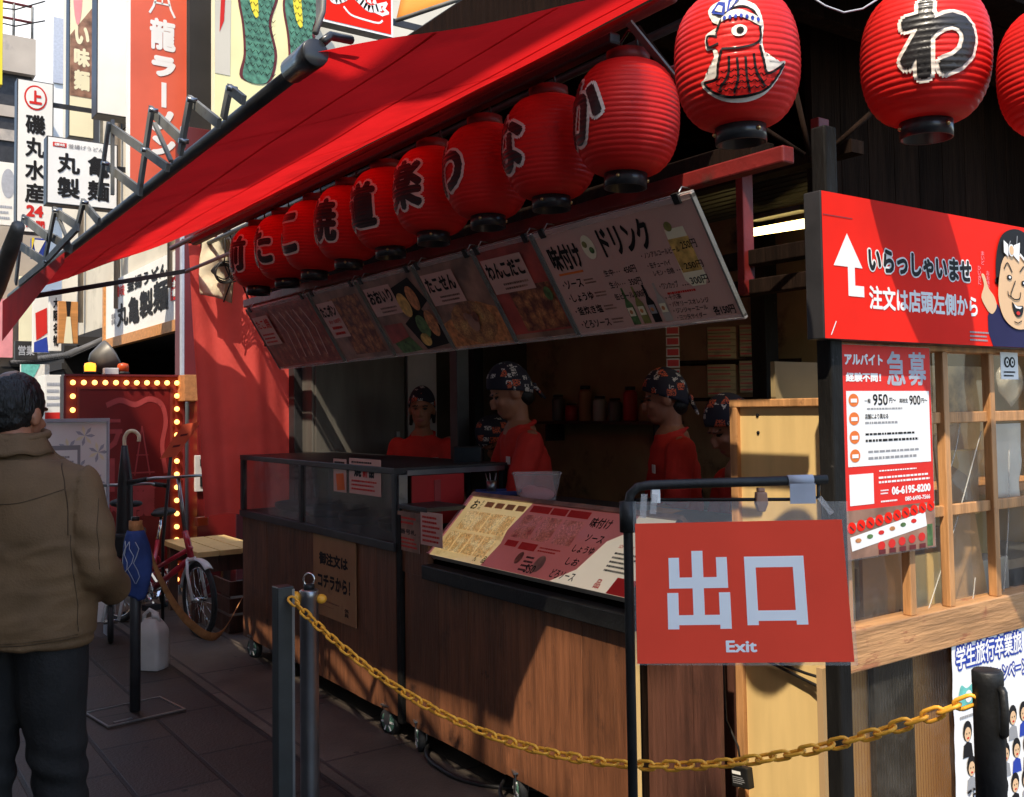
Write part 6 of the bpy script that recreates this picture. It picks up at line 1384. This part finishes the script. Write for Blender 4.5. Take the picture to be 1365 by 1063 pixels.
t = thing('sign_box', 'plain orange wooden sign box on top of the ticket machine', 'sign box', (x3, 8.3, z4)); a_, c_, d_, e_ = rect_y(246, 500, 290, 532, 8.25)
MB().box(a_, c_, 8.25, 8.5, z4 + .003, e_, 'strap').build('box', t, bevel=.004)
# white patterned stand board near the man
x0, x1, z0, z1 = rect_y(60, 563, 142, 760, 7.3)
t = thing('patterned_board', 'white stand board with pale flower pattern and a dark framed notice', 'display board', (x0, 7.3, 0))
MB().box(x0, x1, 7.3, 7.36, .1, z1, 'sign_white').build('board', t, bevel=.004); MB().box(x0 - .01, x1 + .015, 7.28, 7.38, z1, z1 + .025, 'tape_grey').box(x1, x1 + .015, 7.28, 7.38, 0, z1, 'tape_grey').box(x0 - .015, x0, 7.28, 7.38, 0, z1, 'tape_grey').build('edge_trim', t)
A = art_y(x0, x1, z1 - .8, z1, 7.299, 82, 150)
rr = random.Random(3)
for c in ((52, 18), (70, 40), (44, 60), (66, 80), (30, 34)):
    for i in range(7): a = i * pi * 2 / 7; A.poly([c, (c[0] + 9 * cos(a - .25), c[1] + 9 * sin(a - .25)), (c[0] + 14 * cos(a), c[1] + 14 * sin(a)), (c[0] + 9 * cos(a + .25), c[1] + 9 * sin(a + .25))], 'sign_cream' if i % 2 else 'tape_grey', 1)
A.rect(2, 30, 46, 90, 'grey_print', 2).rect(6, 36, 42, 86, 'sign_white', 3).dashes(10, 42, 38, 80, 6, 'grey_print', 4, 2); A.build('printed_face', t)

# ================================================================== BACKGROUND STREET
FX = 3.05
bl = thing('ramen_building', 'pale shop building with dark open ground floor behind the bulb framed board', 'building', (FX, 9, 0))
MB().box(FX, 9, 8.9, 17, 2.75, 11, 'facade_cream').build('upper_wall', bl)
MB().box(FX + 1.6, 9, 8.9, 17, 0, 2.75, 'shop_dark').box(FX, FX + 1.598, 16.5, 17, 0, 2.54, 'shop_dark').build('ground_wall', bl); MB().box(FX, FX + 1.6, 8.9, 17, 2.55, 2.748, 'shop_dark').build('ceiling', bl)
for y_ in (8.95, 10.0, 13.9, 16.9): MB().box(FX, FX + .14, y_, y_ + .14, 0, 2.55, 'maroon' if y_ < 10.5 else 'shop_dark').build('pillar', bl)
for y_, z_ in ((12.2, 5.2), (14.2, 5.2), (12.2, 8), (14.2, 8)):
    w_ = MB().box(FX - .02, FX + .02, y_, y_ + 1.2, z_, z_ + 1.5, 'shop_dark').build('window', bl); MB().box(FX - .04, FX + .0, y_ - .06, y_, z_, z_ + 1.5, 'grey_bracket').box(FX - .04, FX, y_ + 1.2, y_ + 1.26, z_, z_ + 1.5, 'grey_bracket').build('frame', w_)
MB().box(FX - .3, FX, 14.2, 17, 2.5, 2.62, 'shop_dark').build('awning_slab', bl)
def ysign(name, label, px, Y, th, face, edge, draw, W, H_, cat='sign', rim=.012):
    x0, x1, z0, z1 = rect_y(*px, Y); t = thing(name, label, cat, (x0, Y, z0))
    MB().box(x0, x1, Y, Y + th, z0, z1, edge).build('case', t, bevel=.004); MB().box(x0 + rim, x1 - rim, Y - .004, Y - .001, z0 + rim, z1 - rim, face).build('face', t)
    if draw: A = art_y(x0 + rim, x1 - rim, z0 + rim, z1 - rim, Y - .0045, W, H_); A.lift = .003; draw(A); A.build('lettering', t)
    MB().box(x1, x1 + 1.2 if x1 < FX else x1 + .3, Y + th * .3, Y + th * .5, z1 - .25, z1 - .2, 'dark_trim').build('bracket', t)
    return t, (x0, x1, z0, z1)
def s1(A):
    A.disc(24, 22, 16, 17, 'red_print', 1, 28).disc(24, 22, 13.6, 14.6, 'sign_white', 2, 28).fit('上', 15, 12, 33, 31, 'red_print', .06, 3)
    for i, c in enumerate('磯丸水産'): A.fit(c, 10, 45 + i * 31, 38, 72 + i * 31, 'black_print', .035, 1)
    A.fit('24', 12, 168, 36, 184, 'red_print', .05, 1).fit('時間', 12, 188, 38, 200, 'red_print', .04, 1)
ysign('shop_sign', 'tall white seafood shop sign with a red circled 上 and black characters', (22, 108, 71, 311), 12.0, .18, 'sign_white', 'dark_trim', s1, 48, 204)
def s2(A):
    A.rect(6, 6, 24, 12, 'red_print', 1).fit('讃岐', 8, 7, 22, 11, 'sign_white', .03, 2).fit('釜揚げうどん', 26, 6, 74, 12, 'grey_print', .02, 1)
    for c, u, v in (('丸', 12, 19), ('亀', 52, 19), ('製', 12, 52), ('麺', 52, 52)): A.fit(c, u, v, u + 30, v + 28, 'black_print', .035, 1)
ysign('shop_sign', 'squarish white noodle shop sign with four big black characters behind the lattice', (62, 187, 157, 276), 10.0, .16, 'sign_white', 'dark_trim', s2, 92, 88)
def s3(A):
    A.disc(10, 30, 7, 60, 'pink_print', 1).poly([(0, 104), (30, 64), (30, 180), (0, 180)], 'menu_brown', 1).fit('い', 6, 90, 26, 114, 'sign_cream', .06, 2).fit('味', 5, 118, 27, 142, 'sign_cream', .06, 2).fit('麺', 5, 146, 27, 172, 'sign_cream', .06, 2)
ysign('shop_sign', 'narrow dark framed upright sign with pink blot and cream brush characters', (92, -60, 126, 184), 13.2, .2, 'sign_cream', 'dark_trim', s3, 32, 230)
t, (x0, x1, z0, z1) = ysign('light_box_sign', 'blank white upright light box sign with bulbs along its edge', (129, -60, 174, 155), 11.2, .25, 'sign_white', 'dark_trim', None, 1, 1)
for i in range(16): MB().ell((x1 + .03, 11.2, z0 + .05 + i * (z1 - z0) / 16), .03, 'chrome', n=10, k=6).build('bulb', t)
def s4(A):
    A.line([(50, -4), (36, 42), (30, 52)], 3.5, 'sign_white', 1).line([(50, -4), (64, 42), (70, 52)], 3.5, 'sign_white', 1).line([(42, 22), (58, 22)], 2.5, 'sign_white', 1).line([(44, 8), (56, 8)], 2.5, 'sign_white', 1).line([(38, 36), (62, 36)], 2.5, 'sign_white', 1).line([(50, 0), (50, 36)], 2.2, 'sign_white', 1)
    A.fit('龍', 30, 58, 72, 104, 'sign_white', .04, 1); A.fit('ラ', 33, 112, 72, 142, 'sign_white', .08, 1); A.rect(49, 150, 57, 186, 'sign_white', 1); A.fit('メ', 33, 190, 72, 222, 'sign_white', .08, 1); A.fit('ン', 33, 228, 72, 256, 'sign_white', .08, 1); A.disc(82, 4, 6, 6, 'sign_white', 1).disc(82, 5, 3, 3, 'salmon', 2)
mat('salmon', (.7, .12, .06), .5, 0, .15, 1.2)
ysign('banner_sign', 'tall salmon red ramen banner with white tower mark and characters', (172, -30, 250, 250), 9.6, .12, 'salmon', 'sign_white', s4, 90, 300, 'banner')
MB().box(2.86, 2.9, 9.55, 9.6, 2.8, 9, 'wood_orange').build('banner_pole', bl)
x0, x1, z0, z1 = rect_y(253, -60, 285, 200, 9.2); MB().box(x0, x1 + .1, 9.2, 9.3, z0, z1, 'shop_dark').build('recess_shade_panel', bl)  # dark panel put in for the shaded gap beside the banner
# dragon panel, red dragon sign, orange canopy
def s5(A):
    for off in (0, 62):
        A.poly(spl([(38 + off, -5), (30 + off, 40), (36 + off, 80), (38 + off, 118), (34 + off, 150), (72 + off, 150), (84 + off, 112), (76 + off, 70), (86 + off, 30), (74 + off, -5), (38 + off, -5)], 5)[:-1], 'maroon', 1).poly(spl([(40 + off, -5), (33 + off, 40), (39 + off, 80), (41 + off, 118), (38 + off, 150), (69 + off, 150), (80 + off, 112), (72 + off, 70), (82 + off, 30), (71 + off, -5), (40 + off, -5)], 5)[:-1], 'scale_green', 2)
        A.poly(spl([(46 + off, -5), (44 + off, 30), (50 + off, 60), (58 + off, 64), (56 + off, 20), (58 + off, -5), (46 + off, -5)], 4)[:-1], 'sign_yellow', 3)
    rr = random.Random(5)
    for i in range(16):
        for j in range(5):
            for off in (0, 62): u, v = 42 + off + j * 8 + (i % 2) * 4, 2 + i * 9; A.line([(u - 3, v), (u, v + 4), (u + 3, v)], .7, 'black_print', 4)
    A.poly([(0, -5), (22, -5), (20, 150), (0, 150)], 'facade_cream', 1).poly([(8, 50), (14, 40), (12, 80), (6, 96)], 'red_print', 2)
mat('cream_yellow', (.82, .74, .38), .5, 0, .1, 2)
ysign('painted_panel', 'pale yellow wall panel painted with green scaly columns above the awning', (286, -40, 412, 190), 8.7, .1, 'cream_yellow', 'sign_cream', s5, 130, 230, 'wall panel', .0)
def s6(A):
    A.rect(3, 3, 97, 57, 'sign_red', .6)
    A.line(spl([(6, 18), (16, 30), (28, 26), (40, 16), (54, 24), (66, 30), (80, 26)], 5), 9, 'sign_white', 1).line(spl([(6, 18), (4, 8), (10, 4)], 4), 4, 'sign_white', 1).line([(76, 24), (90, 18), (86, 26), (92, 30), (84, 34), (74, 32)], 4, 'sign_white', 1).line(spl([(30, 36), (40, 44), (60, 46), (78, 46), (84, 42)], 4), 2.4, 'sign_white', 1)
    for u in (46, 54, 62, 70): A.poly([(u, 22), (u + 3, 12), (u + 7, 24)], 'sign_white', 1)
ysign('dragon_sign', 'red sign with a white dragon silhouette and white border above the awning edge', (428, -24, 524, 40), 6.6, .1, 'sign_white', 'grey_bracket', s6, 100, 60, 'sign', .004)
t = thing('orange_canopy', 'plain orange canopy corner showing above the red awning', 'canopy', atd(570, 0, 5.2))
a, c = atd(528, 28, 5.2), atd(640, -10, 5.0)
MB().grid(10, 4, lambda u, v: a.lerp(c, u) + (V((.35, .2, .55)) - (c - a) * .3) * v * 1.0, 'orange_cloth').build('cloth', t, solid=.004)
MB().tube([a, c], .012, 'grey_bracket', 8).build('edge_rod', t)
# wood framed sign on the facade
y1, y0 = yat(138, 2.98), yat(246, 2.98); z0, z1 = 2.42, 3.28
t = thing('framed_sign', 'white noodle shop sign with wooden frame and brush characters under the awning', 'sign', (2.98, y0, z0))
fr_ = MB(); fr_.box(2.96, 3.045, y0, y1, z0, z0 + .12, 'wood_orange').box(2.96, 3.045, y1 - .09, y1, z0 + .12, z1, 'wood_orange').box(2.96, 3.045, y0, y0 + .06, z0 + .12, z1, 'tape_grey'); fr_.build('frame', t)
MB().box(2.985, 3.045, y0 + .061, y1 - .091, z0 + .121, z1, 'sign_white').build('face', t)
A = art_x(y0 + .07, y1 - .1, z0 + .13, z1, 2.982, 110, 100); A.lift = .004
A.fit('讃岐', 16, 14, 32, 34, 'red_print', .03, 1).fit('釜揚うどん', 36, 10, 92, 32, 'black_print', .035, 1).fit('丸', 20, 46, 38, 86, 'black_print', .035, 1).fit('亀', 38, 42, 55, 88, 'black_print', .035, 1).fit('製', 55, 40, 74, 84, 'black_print', .035, 1).fit('麺', 74, 34, 93, 82, 'black_print', .035, 1)
A.vert('饂飩', 10, 58, 17, 78, 'grey_print', .03, 1).rect(96, 38, 106, 72, 'red_print', 1).vert('本場', 98, 42, 104, 68, 'sign_white', .04, 2)
A.build('lettering', t)
t = thing('red_column', 'dark maroon square column beside the wooden framed noodle sign', 'column', (2.9, 9.2, 0)); a0, a1, z0_, z1_ = rect_y(246, 330, 276, 500, 9.0)
MB().box(a0, a1 + .1, 9.0, 9.3, 0, 4.2, 'maroon').box(a0 - .03, a0, 9.0, 9.05, 0, 4.2, 'tape_grey').build('shaft', t, bevel=.004)
for y_ in (10.6, 13.0, 15.2): MB().cyl((FX - .07, y_, 2.9), (FX - .07, y_, 10.5), .04, 'facade_grey', 10).build('drain_pipe', bl)
# far shops below the awning
fs = thing('tile_roof_shop', 'dark shop front with a grey tiled eave down the street', 'shop', (2.6, 14, 0))
e0, e1 = onz(30, 488, 2.35) if 0 else ony(28, 488, 13.6), ony(136, 440, 10.6)
b = MB(); e0 = V((2.5, 21, 2.5)); e1 = V((2.6, 13.9, 2.32))
b.add([e0, e1, e1 + V((.6, 0, .3)), e0 + V((.6, 0, .3))], [(0, 1, 2, 3)], 'roof_tile')
for i in range(46): q = e0.lerp(e1, (i + .5) / 46); b.tube([q + V((-.01, 0, .02)), q + V((.6, 0, .32))], .045, 'roof_tile', 6)
b.build('tiled_eave', fs); MB().box(2.6, 3.04, 14.3, 17, 0, 2.5, 'shop_dark').build('wall', fs)
MB().box(2.5, 2.56, 13.9, 18.4, 2.16, 2.24, 'shop_dark').build('fascia', fs)
def small(name, label, px, Y, m_, draw=None, cat='sign', th=.08, W=60, H_=60):
    x0, x1, z0, z1 = rect_y(*px, Y); t = thing(name, label, cat, (x0, Y, z0)); MB().box(x0, x1, Y, Y + th, z0, z1, m_).build('panel', t, bevel=.003)
    if draw: A = art_y(x0, x1, z0, z1, Y - .001, W, H_); A.lift = .003; draw(A); A.build('printed_face', t)
    return t
small('shop_banner', 'pale street banner with red blot and blue foot by the tiled eave', (44, 392, 66, 470), 12.8, 'sign_white', lambda A: A.poly([(8, 20), (50, 14), (52, 40), (12, 48)], 'red_print', 1).poly([(4, 50), (50, 44), (58, 60), (4, 60)], 'blue_print', 1), 'banner')
small('shop_banner', 'white street banner with black brush strokes beside the orange figure sign', (66, 388, 82, 468), 12.4, 'sign_white', lambda A: A.vert('大阪名物', 18, 6, 46, 56, 'black_print', .04, 1), 'banner')
small('figure_sign', 'orange kimono shaped signboard above the tiled eave', (78, 402, 104, 458), 12.0, 'wood_orange', lambda A: A.poly([(22, 0), (38, 0), (34, 22), (26, 22)], 'black_print', 1).poly([(24, 22), (36, 22), (44, 60), (16, 60)], 'sign_cream', 2))
small('wall_sign', 'dark grey small sign with white characters left of the tiled eave', (20, 455, 50, 480), 13.5, 'dark_trim', lambda A: A.fit('営業', 8, 14, 52, 46, 'tape_grey', .03, 1))
small('wall_sign', 'light blue and white photo sign below the tiled eave', (28, 486, 66, 512), 13.0, 'sign_white', lambda A: A.poly([(0, 0), (40, 0), (20, 60), (0, 60)], 'teal_print', 1))
small('wall_sign', 'small blue and yellow arrow sign hanging behind the lattice', (42, 318, 62, 345), 12.6, 'blue_print', lambda A: A.poly([(5, 5), (55, 5), (20, 55)], 'sign_white', 1).poly([(0, 0), (12, 0), (0, 40)], 'sign_yellow', 2))
small('vending_front', 'bright white vending front beyond the man with a red base strip', (60, 500, 84, 560), 12.2, 'sign_white', lambda A: A.rect(0, 50, 60, 60, 'red_print', 1).dashes(6, 8, 54, 44, 4, 'tape_grey', 1, 3), 'vending machine', .5)
b2_ = thing('far_shop', 'cluttered pinkish shop front at the far end of the street', 'shop', (1.0, 19, 0))
MB().box(.4, 3.0, 18.6, 22, 0, 5.6, 'facade_grey').build('wall', b2_); MB().box(.9, 2.9, 18.5, 18.59, 0.2, 2.4, 'shop_dark').build('opening', b2_)
rr = random.Random(11)
for i in range(7): x = .6 + i * .34; MB().box(x, x + .24, 18.42, 18.5, 2.7 + rr.uniform(-.2, .3), 3.6 + rr.uniform(-.3, .5), ('sign_white', 'pink_print', 'sign_cream', 'tape_grey')[i % 4]).build('shop_panel', b2_)
wb = thing('white_building', 'bright white tall building at the back of the street', 'building', (2.5, 26, 0))
x0, x1, z0, z1 = rect_y(41, -100, 130, 250, 26); MB().box(x0, x1 + 3, 26, 34, 0, 24, 'facade_white').build('wall', wb)
for i in range(5): MB().box(x0 + .5, x0 + .9, 25.95, 25.99, 3 + i * 3.4, 3.05 + i * 3.4 + 1.6, 'tape_grey').build('window', wb)
t = thing('arcade_bridge', 'dark steel walkway roof with railing crossing high over the street', 'bridge', (0, 24, 7))
x0, x1, z0, z1 = rect_y(-60, 55, 42, 225, 24); z8 = ony(20, 52, 24).z; z9 = ony(20, 100, 24).z
MB().box(x0, x1, 24, 27, z0, z9, 'dark_trim').build('side', t); MB().box(x0, x1 + .05, 23.8, 27, z9, z8, 'facade_grey').build('roof', t)
b = MB()
for zz in (1.0, .55): b.cyl((x0, 24, z8 + zz * .8), (x1, 24, z8 + zz * .8), .03, 'beam_red', 6)
for i in range(5): b.cyl((x0 + (x1 - x0) * i / 4, 24, z8), (x0 + (x1 - x0) * i / 4, 24, z8 + .8), .03, 'grey_bracket', 6)
b.build('railing', t)
for zz in (.3, .55): MB().box(x0, x1, 23.95, 23.99, z0 + (z9 - z0) * zz, z0 + (z9 - z0) * zz + .25, 'facade_grey').build('beam', t)
small('edge_sign', 'bright yellow upright sign slice at the very edge of the street', (-30, -60, 4, 111), 9.0, 'sign_yellow')
small('wall_sign', 'white photo poster wall at the edge above the olive awning tube', (-20, 216, 26, 300), 15.0, 'sign_white', lambda A: A.disc(40, 20, 12, 14, 'tape_grey', 1).dashes(6, 40, 50, 56, 3, 'tape_grey', 1, 4))
t = thing('overhead_cable', 'two thin black wires crossing the sky gap', 'cable', (1, 16, 8))
b = MB()
for k in range(2): a, c = ony(-20, 8 + k * 18, 17), ony(60, 2 + k * 26, 17); b.tube([a, a.lerp(c, .5) - V((0, 0, .1)), c], .012, 'cable', 5)
b.build('wires', t)
t = thing('lantern_wire', 'thin pale wire drooping between the octopus lantern and its neighbour', 'cable', atd(1140, 15, 2.4))
MB().tube([atd(x_, y_, 2.45) for x_, y_ in ((1075, -8), (1100, 8), (1125, 17), (1150, 12), (1175, -4))], .0025, 'tape_grey', 5).build('wire', t)
# unseen lane building, roofline stepped to shape shade; roof board added to shade awning
ob = thing('lane_building', 'unseen grey building across the lane with an added rooftop shade board', 'building', (-2.6, 2, 0))
def wall_(y0, y1, h): MB().box(-9, -2.6, y0, y1, 0, h, 'facade_grey').build('wall', ob)
wall_(-9, -1.35, 8.75); wall_(-1.348, 3.3, 8.42); wall_(3.302, 16, 9.7)  # section heights chosen for where their shadows fall
MB().box(-2.75, -2.6, -1.34, -.302, 9.35, 10.15, 'dark_trim').box(-2.75, -2.6, -.3, 1.198, 8.9, 9.75, 'dark_trim').box(-2.75, -2.6, 1.2, 3.29, 8.9, 9.42, 'dark_trim').build('shade_board', ob)  # added boards that shade the outer part of the awning
for y_ in (-.25, 1.3, 3.1): MB().box(-2.74, -2.68, y_, y_ + .06, 8.42, 8.9, 'dark_trim').build('shade_board_leg', ob)
for i in range(6):
    for j in range(3): MB().box(-2.62, -2.59, -6 + i * 3.2, -4.6 + i * 3.2, 1.0 + j * 2.6, 2.5 + j * 2.6, 'shop_dark').build('window', ob)
